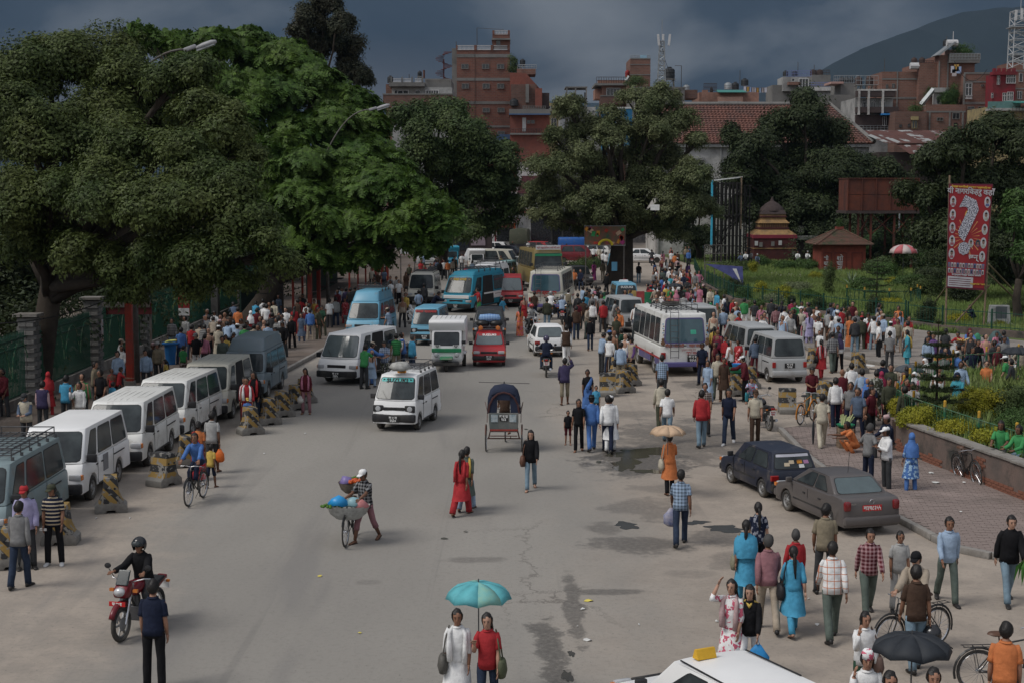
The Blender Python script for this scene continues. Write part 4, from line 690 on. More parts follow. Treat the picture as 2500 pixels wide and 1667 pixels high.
for x in(2080,2103,2137):b.box(x,x+5,222,282,WHW,-1.5,-1.2,'column')
for x0,x1 in((2096,2104),(2117,2127),(2139,2151)):b.win(x0,x1,243,262,WFR,mull=1,tr=1)
b.win(2144,2152,286,308,WFR,mull=1,dd=-.6);b.box(2136,2158,279,283,mat('blue_awning',(.03,.2,.5)),-1.8,-.8,'awning')
for x in(2102,2129):b.tank(x,182,204,19,4,stand=222,m=mat('brown_tank',(0,0,0)))
b.railing(2086,2140,184,206,STL,5,d=1.5);b.railing(2080,2165,308,319,STL,10,d=-.7)
b=B('largest brick block with concrete bands and a sloping solar heater, right skyline',205,2240)
b.box(2151,2238,173,460,BR2,2,11,zb=0);b.band(2151,2238,189,193,dd=2);b.band(2151,2238,236,240,dd=2);b.box(2187,2190,173,320,CON,1.9,2,'column');b.box(2236,2282,153,460,BR2,1,10,'wall',zb=0);b.box(2279,2365,135,460,BR2,0,10,'wall',zb=0);b.box(2278,2281,150,215,CON,-.1,0,'column');b.box(2299,2302,150,215,CON,-.1,0,'column')
b.box(2300,2373,134,155,CON,-.8,3,'slab_parapet');b.box(2305,2360,155,180,CONL,.6,3,'loggia_wall');b.box(2346,2360,158,180,WDK,.5,.6,'loggia_door');b.win(2318,2330,158,172,WFR,dd=.6);b.box(2303,2362,119,135,mat('pink_sheet',(.36,.25,.22)),2,6,'roof_room');b.railing(2300,2373,133,147,STL,10,d=-.9)
b.box(2329,2395,184,460,BR2,-2,8,'front_block',zb=0);b.band(2329,2396,180,184,dd=-2);b.band(2329,2396,201,205,dd=-2);b.band(2329,2396,252,257,dd=-2)
for x in(2328,2391):b.box(x,x+4,184,320,CON,-2.15,-2,'column')
for x0,x1,y0,y1,dd in((2161,2166,205,214,2),(2176,2182,203,213,2),(2306,2316,241,249,-.0),(2371,2377,210,214,-2),(2341,2355,264,268,-2),(2366,2380,264,268,-2)):b.win(x0,x1,y0,y1,CON,dd=dd)
b.win(2334,2348,207,236,WFR,mull=1,dd=-2,tr=1);b.rail(2333,2349,236,245,WFR,n=5,d=-2.3);b.box(2265,2300,216,258,CONL,-1.0,0,'bay');b.win(2270,2278,238,256,WFR,mull=0,dd=-1);b.win(2282,2290,236,256,WFR,mull=0,dd=-1);b.box(2262,2289,217,228,CONL,-1.5,-1,'balcony_front')
b.box(2235,2330,259,460,BR2,-3,-1,'lower_block',zb=0);b.band(2235,2330,274,278,dd=-3)
for x in(2243,2291,2322):b.box(x,x+3.5,276,320,CON,-3.12,-3,'column')
b.win(2263,2276,291,297,CON,dd=-3);b.win(2300,2315,280,293,CON,dd=-3);b.win(2303,2311,303,316,DKR,dd=-3);b.win(2331,2345,309,316,DKR,dd=-3)
b.box(2160,2235,276,460,BR3,-3.6,0,'low_block',zb=0);b.win(2201,2212,298,316,OCH,mull=1,dd=-3.6);b.win(2170,2176,308,314,DKR,dd=-3.6);b.win(2191,2196,306,313,DKR,dd=-3.6);b.box(2197,2214,288,297,OCH,-4,-3.6,'window_hood')
Pz([(b.X(2268),b.Z(137)),(b.X(2310),b.Z(104)),(b.X(2316),b.Z(104)),(b.X(2276),b.Z(137))],-1,2).obj('solar_heater',STL,b.r);Tb([(b.X(2296),0,b.Z(106)),(b.X(2322),0,b.Z(106))],.45,n=8).obj('heater_tank',WFR,b.r);Tb([(b.X(2216),1.4,b.Z(160)),(b.X(2237),1.4,b.Z(160))],.45,n=8).obj('heater_tank',WFR,b.r)
for x in(2233,2252):b.tank(x,136,152,15,3,m=mat('brown_tank',(0,0,0)))
b.tank(2313,90,106,13,4);b.wire(2316,2316,82,106,d=4);b.wire(2332,2332,70,90,d=4,m=WFR);b.wire(2372,2372,132,155,d=0,m=WFR,r=.09);b.railing(2225,2275,146,155,DKR,12,d=2);b.wire(2165,2165,138,173,d=4)
Tb([(b.X(2232),-1.2,b.Z(258)),(b.X(2262),-1.2,b.Z(220))],.35,n=4).obj('outside_stair',STL,b.r)
for i,(x,y)in enumerate(((2308,172),(2316,168),(2322,173),(2311,180))):Bx((b.X(x),-1,b.Z(y)),(.6,.05,.9)).obj('washing',mat('washing_%d'%i,(.4,.4,.4)),b.r)
for i,(x,y,h_,rx)in enumerate(((2312,225,4.5,.9),(2305,245,3.5,.6),(2288,240,2,.9),(2220,276,4,1.2),(2340,118,1.2,2.0),(2270,222,1.0,1.4))):shrub('climbing plants hanging on the big brick block, patch %s'%'abcdef'[i],(b.o.x+b.X(x),203.5 if i<4 else 206,b.Z(y)-h_*.6),rx,h_,LF6,seed=95+i,scale=1.3,stem=False,group='plants growing on the big brick block')
b=B('dark red house with white paned windows by the lattice mast',200,2436);b.box(2410,2465,182,460,MRW,0,9,zb=0);b.box(2408,2466,176,184,MRW,-.5,1,'cornice')
for x in(2409,2420,2432,2444,2456):b.box(x,x+6,168,178,MRW,-.4,.2,'battlement')
for x0,x1,y0,y1,ml in((2420,2426,186,207,1),(2443,2463,183,203,3),(2435,2443,228,247,1),(2446,2459,226,246,2),(2407,2411,228,240,0)):b.win(x0,x1,y0,y1,WFR,mull=ml,tr=1)
b=B('brick house at the right frame edge under the lattice mast',203,2490);b.box(2464,2530,168,460,BR2,0,9,zb=0);b.band(2464,2530,172,176);b.band(2464,2530,216,219);b.win(2473,2481,180,200,WFR,mull=0);b.win(2470,2480,224,242,WFR,mull=1);b.box(2464,2520,150,168,BR2,3,8,'upper_room');b.tank(2488,126,150,22,4)
b=B('teal roofed balcony house below the dark red house',190,2450);b.box(2396,2530,262,460,OCH,0,8,zb=0);b.box(2392,2470,250,268,mat('teal_mesh',(.10,.20,.19)),-1.4,-1.2,'balcony_net');b.box(2394,2530,266,272,CONL,-1.5,0,'slab');b.railing(2450,2530,262,290,DKR,10,d=-1.6)
Pz([(-3,b.Z(256)),(2,b.Z(246)),(2,b.Z(245)),(-3,b.Z(254))],b.X(2450),b.X(2530),plane='yz').obj('canopy',TEALR,b.r);b.win(2412,2424,279,300,WFR);b.win(2435,2445,279,300,WFR)
for i in range(5):Bx((b.X(2396+5*i),-1.9,b.Z(294)),(.24,.05,1.1)).obj('bunting',mat('flag_%d'%(i%3),((.5,.04,.04),(.6,.3,.03),(.5,.5,.45))[i%3]),b.r)
D_=142;b=B('large rusty riveted water tank on tall steel legs',D_,2151,name='water_tower',cat='water tank');RUS=mat('rusty_plate',(.085,.030,.022),rough=.85,col2=(.14,.040,.022),vs=.6,dirt=(.045,.022,.02),dscale=.8)
for i in range(5):
 for j in range(2):x0=2066+34.4*i;y0=437+39*j;b.box(x0+.5,x0+33.6,y0+.5,y0+38.4,RUS,0,.1,'plate')
for i in range(3):
 for j in range(2):X0=b.X(2067);X1=b.X(2237);MB().bx(X0-.05,X0,.1+1.3*i,1.3+1.3*i,b.Z(437+39*(j+1)),b.Z(437+39*j)).obj('plate',RUS,b.r)
for i in range(6):b.box(2065+34.4*i,2067+34.4*i,436,516,RUS,-.1,0,'rib')
b.box(2064,2239,435,437,RUS,-.12,4,'rim');b.box(2066,2238,437,515,DKR,.12,3.9,'core');b.box(2062,2240,515,522,DKR,-.2,4.2,'girder')
for x in(2092,2123,2180,2224):
 for d in(.3,3.7):b.box(x,x+5,520,580,RUS,d-.1,d+.1,'leg',zb=0)
br=MB();
for x0,x1 in((2094,2125),(2125,2182),(2182,2226)):br.tube([(b.X(x0),.3,b.Z(522)),(b.X(x1),.3,b.Z(575))],.05,n=4);br.tube([(b.X(x1),.3,b.Z(522)),(b.X(x0),.3,b.Z(575))],.05,n=4)
br.obj('bracing',RUS,b.r)
pl=empty('telegraph_pole','short steel pole with insulators in front of the rusty tank','pole',P(2193,640));Tb([(0,0,0),(0,0,7.4)],.08,n=8).obj('shaft',STL,pl);Bx((0,0,7.2),(.8,.08,.08)).obj('cross_arm',STL,pl)
b=B('small domed shrine with dark red walls and ochre tiers',160,1891,name='shrine',cat='shrine');SHR=mat('shrine_red',(.085,.026,.024),rough=.9,dirt=(.04,.02,.02),dscale=.8);SHO=mat('shrine_ochre',(.28,.17,.07),rough=.8,dirt=(.10,.07,.05),dscale=1)
w_=b.X(1943)-b.X(1839);cx=(b.X(1943)+b.X(1839))/2
def tier(y0,y1,k0,k1,m,nm):z0,z1=b.Z(y1),b.Z(y0);Bx((cx,2.2,(z0+z1)/2),(w_*k0,w_*k0,z1-z0),top=(k1/k0,k1/k0)).obj(nm,m,b.r,bevel=.03)
tier(583,640,1,1,SHR,'wall');tier(574,583,1.04,1.04,mat('red_valance',(.22,.03,.05)),'valance');tier(606,609,1.02,1.02,SHO,'string_course');tier(562,574,1.02,.72,SHO,'lower_roof');tier(546,562,.66,.66,SHO,'drum');tier(556,561,.70,.70,SHR,'string_course');tier(537,546,.74,.56,SHO,'middle_roof');tier(524,537,.56,.56,SHO,'drum');tier(528,532,.60,.60,SHR,'string_course');tier(514,524,.60,.50,DKR,'cornice')
Lt([(w_*.29,0),(w_*.27,.3),(w_*.16,.75),(w_*.05,1.05),(.03,1.5)],(cx,2.2,b.Z(516)),n=20).obj('dome',DKR,b.r,smooth=True)
for i in range(16):Bx((cx-w_*.31+w_*.62*i/15,2.2-w_*.335,b.Z(553)),(.06,.06,.5)).obj('baluster',SHR,b.r)
for x,y,c in((1844,594,WFR),(1855,597,CON),(1884,595,CON),(1902,593,WFR),(1935,619,CON)):b.box(x-3,x+5,y-5,y+6,c,-.25,-.2,'notice')
b.box(1943,2000,578,586,CON,0,3,'lean_to_roof');b.box(1945,1998,586,636,DKR,.6,3,'lean_to')
b=B('square red kiosk with an old tiled pyramid roof and painted Nepali letters',141,2058,name='kiosk',cat='kiosk');KR=mat('kiosk_red',(.22,.052,.034),rough=.9,dirt=(.12,.04,.03),dscale=1);b.box(2005,2113,599,672,KR,0,4.1,zb=0)
for x0,x1 in((2010,2030),(2037,2066),(2079,2105)):b.band(x0,x1,617,619,mat('kiosk_dark',(.12,.03,.022)),'panel_edge');b.band(x0,x0+1.2,619,660,mat('kiosk_dark',(0,0,0)),'panel_edge');b.band(x1-1.2,x1,619,660,mat('kiosk_dark',(0,0,0)),'panel_edge')
for i,t in enumerate(('शो','चा','ल','य')):text(t,.62,WFR,b.r,(b.X(2050),-.03,b.Z(632+12.5*i)),(PI/2,0,0),bold=.01)
for i,t in enumerate(('शौ','चा','ल')):text(t,.5,WFR,b.r,(b.X(2016),-.03,b.Z(632+12*i)),(PI/2,0,0),bold=.01)
KT=mat('mossy_tile',(.13,.062,.045),rough=1,col2=(.085,.06,.045),vs=1.5,dirt=(.05,.055,.03),dscale=1.2,mask=(.5,.62));z0,z1=b.Z(598),b.Z(560);cxk=(b.X(2005)+b.X(2113))/2
n=12;mb=MB();hw=(b.X(2130)-b.X(1991))/2
for i in range(n):
 a0,a1=hw*(1-i/n)+.03,hw*(1-(i+1)/n)+.03;za,zb_=z0+(z1-z0)*i/n,z0+(z1-z0)*(i+1)/n;vs=[(cxk+sx*a,2.05+sy*a,z)for a,z in((a0,za),(a0,za+.06),(a1,zb_+.02))for sx,sy in((-1,-1),(1,-1),(1,1),(-1,1))];mb.add(vs,[(r_*4+j,r_*4+(j+1)%4,(r_+1)*4+(j+1)%4,(r_+1)*4+j)for r_ in range(2)for j in range(4)])
mb.obj('roof_tiles',KT,b.r)['kind']='stuff'
for sx,sy in((-1,-1),(1,-1),(1,1),(-1,1)):Tb([(cxk+sx*hw,2.05+sy*hw,z0+.05),(cxk,2.05,z1+.08)],.09,n=6).obj('hip_ridge',KT,b.r)
Bx((cxk,2.05,z1+.05),(.7,.7,.25)).obj('roof_cap',KR,b.r);shrub('little fern growing on top of the red kiosk roof',(b.o.x+cxk,143.05,z1+.1),.3,.8,LF6,seed=99,scale=.6,stem=False,n=60)
b=B('green police-style kiosk with grey-green hipped roof, left of the poster',150,2275,name='kiosk',cat='kiosk');b.box(2250,2300,607,655,mat('kiosk_green',(.02,.085,.06),rough=.7),0,2.2,zb=0);zz=b.Z(607)
Bx((b.X(2275),1.1,(b.Z(588)+zz)/2),(b.X(2303)-b.X(2243),3,b.Z(588)-zz),top=(.3,.3)).obj('roof',mat('kiosk_roof',(.055,.095,.085)),b.r)
for x0,x1 in((2254,2265),(2268,2280),(2284,2297)):b.win(x0,x1,614,634,mat('kiosk_trim',(.25,.33,.3)),mull=1,tr=1)
def parasol(name,label,pos,R_,h,mats,n=8,dome=.3,handle=True,top=None,ribs=True,cat='umbrella',grip=.0):
 r=empty(name,label,cat,pos);hr=R_
 for i in range(n):
  vs=[];
  for k in range(5):
   q=k/4;rr=hr*math.sin(q*PI/2*.98);z=h-dome*(1-math.cos(q*PI/2))-0
   for j in range(3):
    a=2*PI*(i+j/2)/n;sc_=1-(.06*q if j==1 else 0);vs.append((rr*sc_*math.cos(a),rr*sc_*math.sin(a),z+(.03*q if j==1 else 0)))
  fs=[(3*k+j,3*k+j+1,3*k+j+4,3*k+j+3)for k in range(4)for j in range(2)];o=MB().add(vs,fs).obj('canopy_panel',mats[i%len(mats)],r,smooth='all');s_=o.modifiers.new('s','SOLIDIFY');s_.thickness=.006;s_.offset=-1
  if ribs:a=2*PI*i/n;Tb([(.02*math.cos(a),.02*math.sin(a),h-dome*.75),(hr*.55*math.cos(a),hr*.55*math.sin(a),h-dome*.38)],.005,n=4).obj('rib',STEEL,r)
 if handle:Tb([(0,0,grip),(0,0,h+.05)],.011 if R_<.9 else.03,n=6).obj('shaft',STEEL,r)
 return r
g=P(2204,680);parasol('parasol','red and white striped parasol in the park garden',(g.x,g.y,0),1.25,2.9,[mat('parasol_red',(.45,.12,.13)),mat('parasol_white',(.5,.42,.40))],n=10,dome=.75,cat='parasol')
def hill(name,pts,D,depth,c,seed):
 rg=random.Random(seed);vs=[];fs=[];n=70;xs=[pts[0][0]+(pts[-1][0]-pts[0][0])*i/n for i in range(n+1)]
 for x in xs:
  for a,b_ in zip(pts[:-1],pts[1:]):
   if a[0]<=x<=b_[0]:y=a[1]+(b_[1]-a[1])*(x-a[0])/(b_[0]-a[0]);break
  y+=4*noise.noise(Vector((x*.02,seed,0)))+2*noise.noise(Vector((x*.09,seed,5)));p=Q(x,y,D);w=noise.noise(Vector((x*.01,9,seed)))
  for k in range(6):q=k/5;vs.append((p.x,D-depth*q+depth*.12*noise.noise(Vector((x*.03,k,seed))),max(-5,p.z*(1-q)**.8+(0 if k in(0,5)else p.z*.10*noise.noise(Vector((x*.04,k*3,seed)))))))
 for i in range(n):
  for k in range(5):fs.append((i*6+k,i*6+6+k,i*6+7+k,i*6+1+k))
 o=MB().add(vs,fs).obj(name,mat(name+'_green',c,rough=1,var=.25,vs=.004),smooth='all');tag(o,kind='structure');return o
hill('mountain',[(1500,300),(1900,215),(1985,185),(2080,130),(2160,98),(2260,62),(2340,32),(2500,14),(3300,-40)],5200,1500,(.014,.024,.026),3)
hill('hills',[(-600,240),(600,255),(1300,246),(1380,250),(1700,262),(2600,240)],7500,1200,(.02,.035,.04),6)
hz_=MB().bx(-5200,6500,-60,7900,-3,900).obj('haze',None);hz_.data.materials.clear();hm_=bpy.data.materials.new('haze_air');hm_.use_nodes=True;n=hm_.node_tree.nodes;n.clear();o_=n.new('ShaderNodeOutputMaterial');v_=n.new('ShaderNodeVolumePrincipled');v_.inputs['Color'].default_value=(.19,.28,.40,1);v_.inputs['Density'].default_value=.00010;v_.inputs['Anisotropy'].default_value=.2;hm_.node_tree.links.new(v_.outputs[0],o_.inputs['Volume']);hz_.data.materials.append(hm_);tag(hz_,kind='stuff')
# =============== VEHICLES ===============
GLASS=mat('dark_glass',(.012,.015,.018),rough=.09,col2=(.065,.078,.08),vs=1.3,spec=.3)  # paler mottling in the glass colour stands in for reflections
def at(x,y,f,d):f=Vector((f[0],f[1],0)).normalized();return P(x,y)-f*d
SEAL=mat('rubber_seal',(.015,.015,.016),rough=.6)
TYRE=mat('tyre_rubber',(.035,.033,.031),rough=.9,dirt=(.11,.10,.085),mask=(.45,.65))
RIM=mat('wheel_rim',(.30,.30,.30),rough=.5,metal=.5,dirt=(.12,.11,.09))
BLK=mat('black_plastic',(.022,.022,.024),rough=.55,dirt=(.07,.065,.055),mask=(.5,.75))
CHR=mat('chrome',(.55,.55,.56),rough=.25,metal=.9)
RED_L=mat('red_lens',(.30,.012,.012),rough=.2,spec=.7)
AMB_L=mat('amber_lens',(.55,.17,.03),rough=.25,spec=.7)
CLR_L=mat('clear_lens',(.42,.43,.44),rough=.15,spec=.8)
PL_B=mat('plate_black',(.02,.02,.02),rough=.5);PL_R=mat('plate_red',(.50,.02,.02),rough=.5);WHT=mat('white_lettering',(.72,.72,.70),rough=.6)
def paint(name,c,dirt=(.20,.17,.14),rough=.42,mask=(.56,.80)):return mat(name,c,rough=rough,var=.04,vs=1.1,spec=.5,dirt=dirt,dscale=1.6,mask=mask)
P_WHITE=paint('white_paint',(.68,.68,.65));P_WHITE2=paint('clean_white_paint',(.78,.78,.77),mask=(.7,.9));P_CREAM=paint('cream_paint',(.55,.53,.45))
P_GREEN=paint('grey_green_paint',(.20,.26,.27));P_SLATE=paint('slate_blue_paint',(.16,.205,.23));P_BLUE=paint('sky_blue_paint',(.13,.34,.47));P_TEAL=paint('teal_paint',(.02,.25,.36))
P_RED=paint('red_paint',(.36,.018,.022));P_MAROON=paint('maroon_paint',(.17,.015,.022));P_DKBLUE=paint('dark_blue_paint',(.018,.022,.038));P_GREY=paint('warm_grey_paint',(.095,.085,.082),rough=.3,mask=(.7,.95))
P_SILVER=paint('silver_paint',(.36,.37,.37));P_BLACK=paint('black_paint',(.02,.02,.022));P_VIOLET=paint('violet_paint',(.09,.08,.22));P_YELL=paint('ochre_paint',(.24,.18,.07));P_LTEAL=paint('pale_teal_paint',(.24,.42,.42));P_OLIVE=paint('olive_canvas',(.07,.075,.05),rough=.9)
RIBM=mat('roof_rib',(.42,.42,.39),rough=.7)
def lerp(a,b,t):return a+(b-a)*t
def side_profile(top,zb,wheels,Ra,xr,xf):
 """closed side outline: top points rear->front then bottom front->rear with wheel arches"""
 pts=list(top);b=[(xf,zb)]
 for wx in sorted(wheels,reverse=True):
  h=max(.0,Ra*.95-0);zc=Ra*.80
  a0=math.asin(max(-1,min(1,(zb-zc)/Ra)))
  n=9
  for i in range(n+1):
   a=lerp(a0,PI-a0,i/n);b.append((wx+Ra*math.cos(a),zc+Ra*math.sin(a)))
 b.append((xr,zb));return pts+b
def lower(prof,w,bow=.06,xf=None,xr=None,bev=.035,name='body',mats=None,parent=None,tuck=.97):
 n=len(prof);xs=[p[0]for p in prof];xf=max(xs)if xf is None else xf;xr=min(xs)if xr is None else xr
 sl=[-1,-.8,-.4,0,.4,.8,1];mb=MB();vs=[]
 zs=[p[1]for p in prof];zt=max(zs)
 for s in sl:
  k=1-s*s
  for x,z in prof:
   xx=x
   if x>xf-.35:xx+=bow*k*min(1,(x-xf+.35)/.35)-(.04 if abs(s)==1 and x>xf-.1 else 0)
   if x<xr+.3:xx-=bow*.5*k
   wy=w*(1 if z>.25 else.97)*(tuck if z>zt-.02 else 1)
   vs.append((xx,s*wy,z))
 fs=[tuple(range(n)),tuple(range((len(sl)-1)*n,len(sl)*n))[::-1]]
 for j in range(len(sl)-1):
  for i in range(n):fs.append((j*n+i,j*n+(i+1)%n,(j+1)*n+(i+1)%n,(j+1)*n+i))
 mb.add(vs,fs);return mb.obj(name,mats,parent,bevel=bev,seg=2,ang=28,smooth=True)
class Cabin:
 """glasshouse between belt and roof: b=(xr,xf,w,z) t=(xr,xf,w,z)"""
 def __init__(s,b,t,bowf=.07,bowr=.03,crown=.05):s.b=b;s.t=t;s.bf=bowf;s.br=bowr;s.cr=crown
 def side(s,sg,u,v):
  x=lerp(lerp(s.b[0],s.b[1],u),lerp(s.t[0],s.t[1],u),v);return Vector((x,sg*lerp(s.b[2],s.t[2],v),lerp(s.b[3],s.t[3],v)))
 def end(s,fr,u,v):
  i=1 if fr else 0;k=1-(2*u-1)**2;bo=(s.bf if fr else-s.br)*k
  return Vector((lerp(s.b[i],s.t[i],v)+bo,lerp(-1,1,u)*lerp(s.b[2],s.t[2],v),lerp(s.b[3],s.t[3],v)))
 def mesh(s,mats,parent,bev=.05,name='roof',n=6):
  mb=MB();us=[i/n for i in range(n+1)]
  def ring(v,dz=0):
   r=[s.end(False,u,v)for u in us]+[s.end(True,u,v)for u in us[::-1]];return r
  k=2*(n+1);vs=ring(0)+ring(1);fs=[(i,(i+1)%k,k+(i+1)%k,k+i)for i in range(k)]
  m0=len(vs);nx=5
  for iu,u in enumerate(us):
   a=s.end(False,u,1);b=s.end(True,u,1)
   for ix in range(1,nx):
    t=ix/nx;p=a.lerp(b,t);p.z+=s.cr*(1-(2*u-1)**2)*(1-abs(2*t-1)**3);vs.append(p)
  def idx(iu,ix):
   if ix==0:return k+iu
   if ix==nx:return k+(k-1-iu)
   return m0+iu*(nx-1)+ix-1
  for iu in range(n):
   for ix in range(nx):fs.append((idx(iu,ix),idx(iu,ix+1),idx(iu+1,ix+1),idx(iu+1,ix)))
  fs.append(tuple(range(k))[::-1]);mb.add(vs,fs);return mb.obj(name,mats,parent,bevel=bev,seg=2,ang=25,smooth=True)
def panel(fn,u0,u1,v0,v1,off,name,mt,parent,cr=.12,n=9,th=.012,slant0=0,slant1=0):
 """thin pane following the surface fn(u,v), rounded corners; slant shifts u with v at either side"""
 mb=MB();vs=[];
 c=(fn(u0+.01,v0)-fn(u0,v0)).cross(fn(u0,v0+.01)-fn(u0,v0))
 cen=Vector((0,0,(fn(u0,v0)).z));
 def nrm(u,v):
  a=fn(u+.01,v)-fn(u-.01,v);b=fn(u,v+.01)-fn(u,v-.01);q=a.cross(b).normalized();p=fn(u,v)
  if q.x*(p.x)+q.y*p.y<0 and abs(q.dot(Vector((p.x,p.y,0)).normalized()))>.05:q=-q
  return q
 ref=nrm((u0+u1)/2,(v0+v1)/2)
 W=(fn(u1,v0)-fn(u0,v0)).length;Hh=(fn(u0,v1)-fn(u0,v0)).length;rr=cr*min(W,Hh)
 ts=[0,.25*rr/W,rr/W]+[rr/W+(1-2*rr/W)*i/(n-4)for i in range(1,n-4)]+[1-rr/W,1-.25*rr/W,1]
 rows=[]
 for t in ts:
  d=min(t,1-t)*W;tr=0 if d>=rr else(rr-math.sqrt(max(0,rr*rr-(rr-d)**2)))/Hh
  rows.append((t,tr,1-tr))
 for t,a,b in rows:
  for q in(a,b):
   v=lerp(v0,v1,q);u=lerp(u0+slant0*q,u1+slant1*q,t);N_=nrm(u,v)
   if N_.dot(ref)<0:N_=-N_
   vs.append(fn(u,v)+N_*off)
 k=len(rows);fs=[(2*i,2*i+2,2*i+3,2*i+1)for i in range(k-1)]
 base=[v-ref*th for v in vs];m=len(vs);rim=[2*i for i in range(k)]+[2*i+1 for i in range(k-1,-1,-1)]
 vs+=base;
 for i in range(len(rim)):a,b=rim[i],rim[(i+1)%len(rim)];fs.append((a,b,b+m,a+m))
 mb.add(vs,fs);return mb.obj(name,mt,parent)
def window(fn,u0,u1,v0,v1,parent,mt=None,seal=.012,fr=None,**k):
 W=(fn(u1,v0)-fn(u0,v0)).length/abs(u1-u0);Hh=(fn(u0,v1)-fn(u0,v0)).length/abs(v1-v0)
 du=seal/W*1.6;dv=seal/Hh*1.6
 s=panel(fn,u0-du,u1+du,v0-dv,v1+dv,.004,'window_frame',fr or SEAL,parent,**k)
 return panel(fn,u0,u1,v0,v1,.009,'window',mt or GLASS,s,**k)
_wheelme={}
def wheel(parent,x,y,Rw,wd=.16,rim=None,hub=.6,name='wheel'):
 key=(round(Rw,3),wd,hub)
 if key not in _wheelme:
  t=MB();h=wd/2;t.lathe([(Rw*hub,-h*.9),(Rw*.93,-h),(Rw,-h*.6),(Rw,h*.6),(Rw*.93,h),(Rw*hub,h*.9),(Rw*hub,-h*.9)],n=20,axis='y')
  tm=t.me('tyre',smooth='all');tm.materials.append(TYRE)
  r=MB();r.lathe([(.001,-h*.75),(Rw*.2,-h*.8),(Rw*.24,-h*.5),(Rw*hub*.8,-h*.45),(Rw*hub,-h*.85),(Rw*hub,h*.85),(Rw*hub*.8,h*.45),(Rw*.24,h*.5),(Rw*.2,h*.8),(.001,h*.75)],n=20,axis='y')
  for i in range(8):
   a=2*PI*i/8
   for s_ in(-1,1):r.box((Rw*.42*math.cos(a),s_*h*.5,Rw*.42*math.sin(a)),(.05*Rw*3,.012,.03*Rw*3),ry=-a,mi=1)
  rm=r.me('rim',smooth=True);rm.materials.append(RIM);rm.materials.append(BLK)
  _wheelme[key]=(tm,rm)
 tm,rm=_wheelme[key];w_=empty(name,loc=(x,y,Rw));w_.parent=parent
 link('tyre',tm,parent=w_);link('rim',rm,parent=w_);return w_
def plate(parent,loc,rot,txt,mt=PL_B,size=.17,w=.42,h=.2,lines=None,tm=WHT):
 o=Bx((0,0,0),(w,h,.012)).obj('number_plate',mt,parent,loc=loc);o.rotation_euler=rot
 L=lines or[txt]
 for i,t in enumerate(L):text(t,size,tm,o,(0,(len(L)-1)*.5*h*.46-i*h*.46,.008),(0,0,0),sx=.8,bold=.004)
 return o
FR=(PI/2,0,PI/2)
BK=(PI/2,0,-PI/2)
def mirror(parent,x,y,z,sg,s=1,mt=BLK):
 return Bx((x,sg*(y+.1*s),z),(.09*s,.2*s,.17*s)).box((x,sg*(y+.0),z-.05),(.04,.14,.03)).obj('wing_mirror',mt,parent,bevel=.02,smooth=True)
def rack(parent,x0,x1,w,z,h=.16,nc=7,leg=.1,rail=2):
 mb=MB();r=.014
 for k in range(rail):
  zz=z+leg+h*k/(max(1,rail-1))
  mb.tube([(x0,-w,zz),(x1,-w,zz),(x1,w,zz),(x0,w,zz)],r,closed=True,n=5)
 for i in range(nc):
  x=lerp(x0,x1,i/(nc-1));mb.box((x,0,z+leg),(.03,2*w,.018))
  if i%2==0:
   for s in(-1,1):mb.tube([(x,s*w,z-.06),(x,s*w,z+leg+h)],r,n=5);mb.box((x,s*(w+.03),z-.02),(.05,.05,.16))
 for j in range(7):mb.box((lerp(x0,x1,.5),lerp(-w,w,j/6),z+leg+.01),(x1-x0,.02,.015))
 return mb.obj('roof_rack',STEEL,parent)
def seams(parent,fn,us,v0,v1,mt=SEAL,name='door_seam'):
 for u in us:
  a=fn(u,v0);b=fn(u,v1);mid=(a+b)/2;mb=MB();mb.box(mid+Vector((0,.003*(1 if a.y>0 else-1),0)),(.012,.008,(b-a).length),ry=math.atan2(b.x-a.x,b.z-a.z));mb.obj(name,mt,parent)
def handle(parent,x,y,z,sg):return Bx((x,sg*(y+.012),z),(.14,.02,.035)).obj('door_handle',BLK,parent,bevel=.006)
def vroot(name,label,cat,pos,fwd,group=None):
 """pos: ground point of the vehicle centre; fwd: world heading vector"""
 return empty(name,label,cat,(pos[0],pos[1],0),math.atan2(fwd[1],fwd[0]),group)
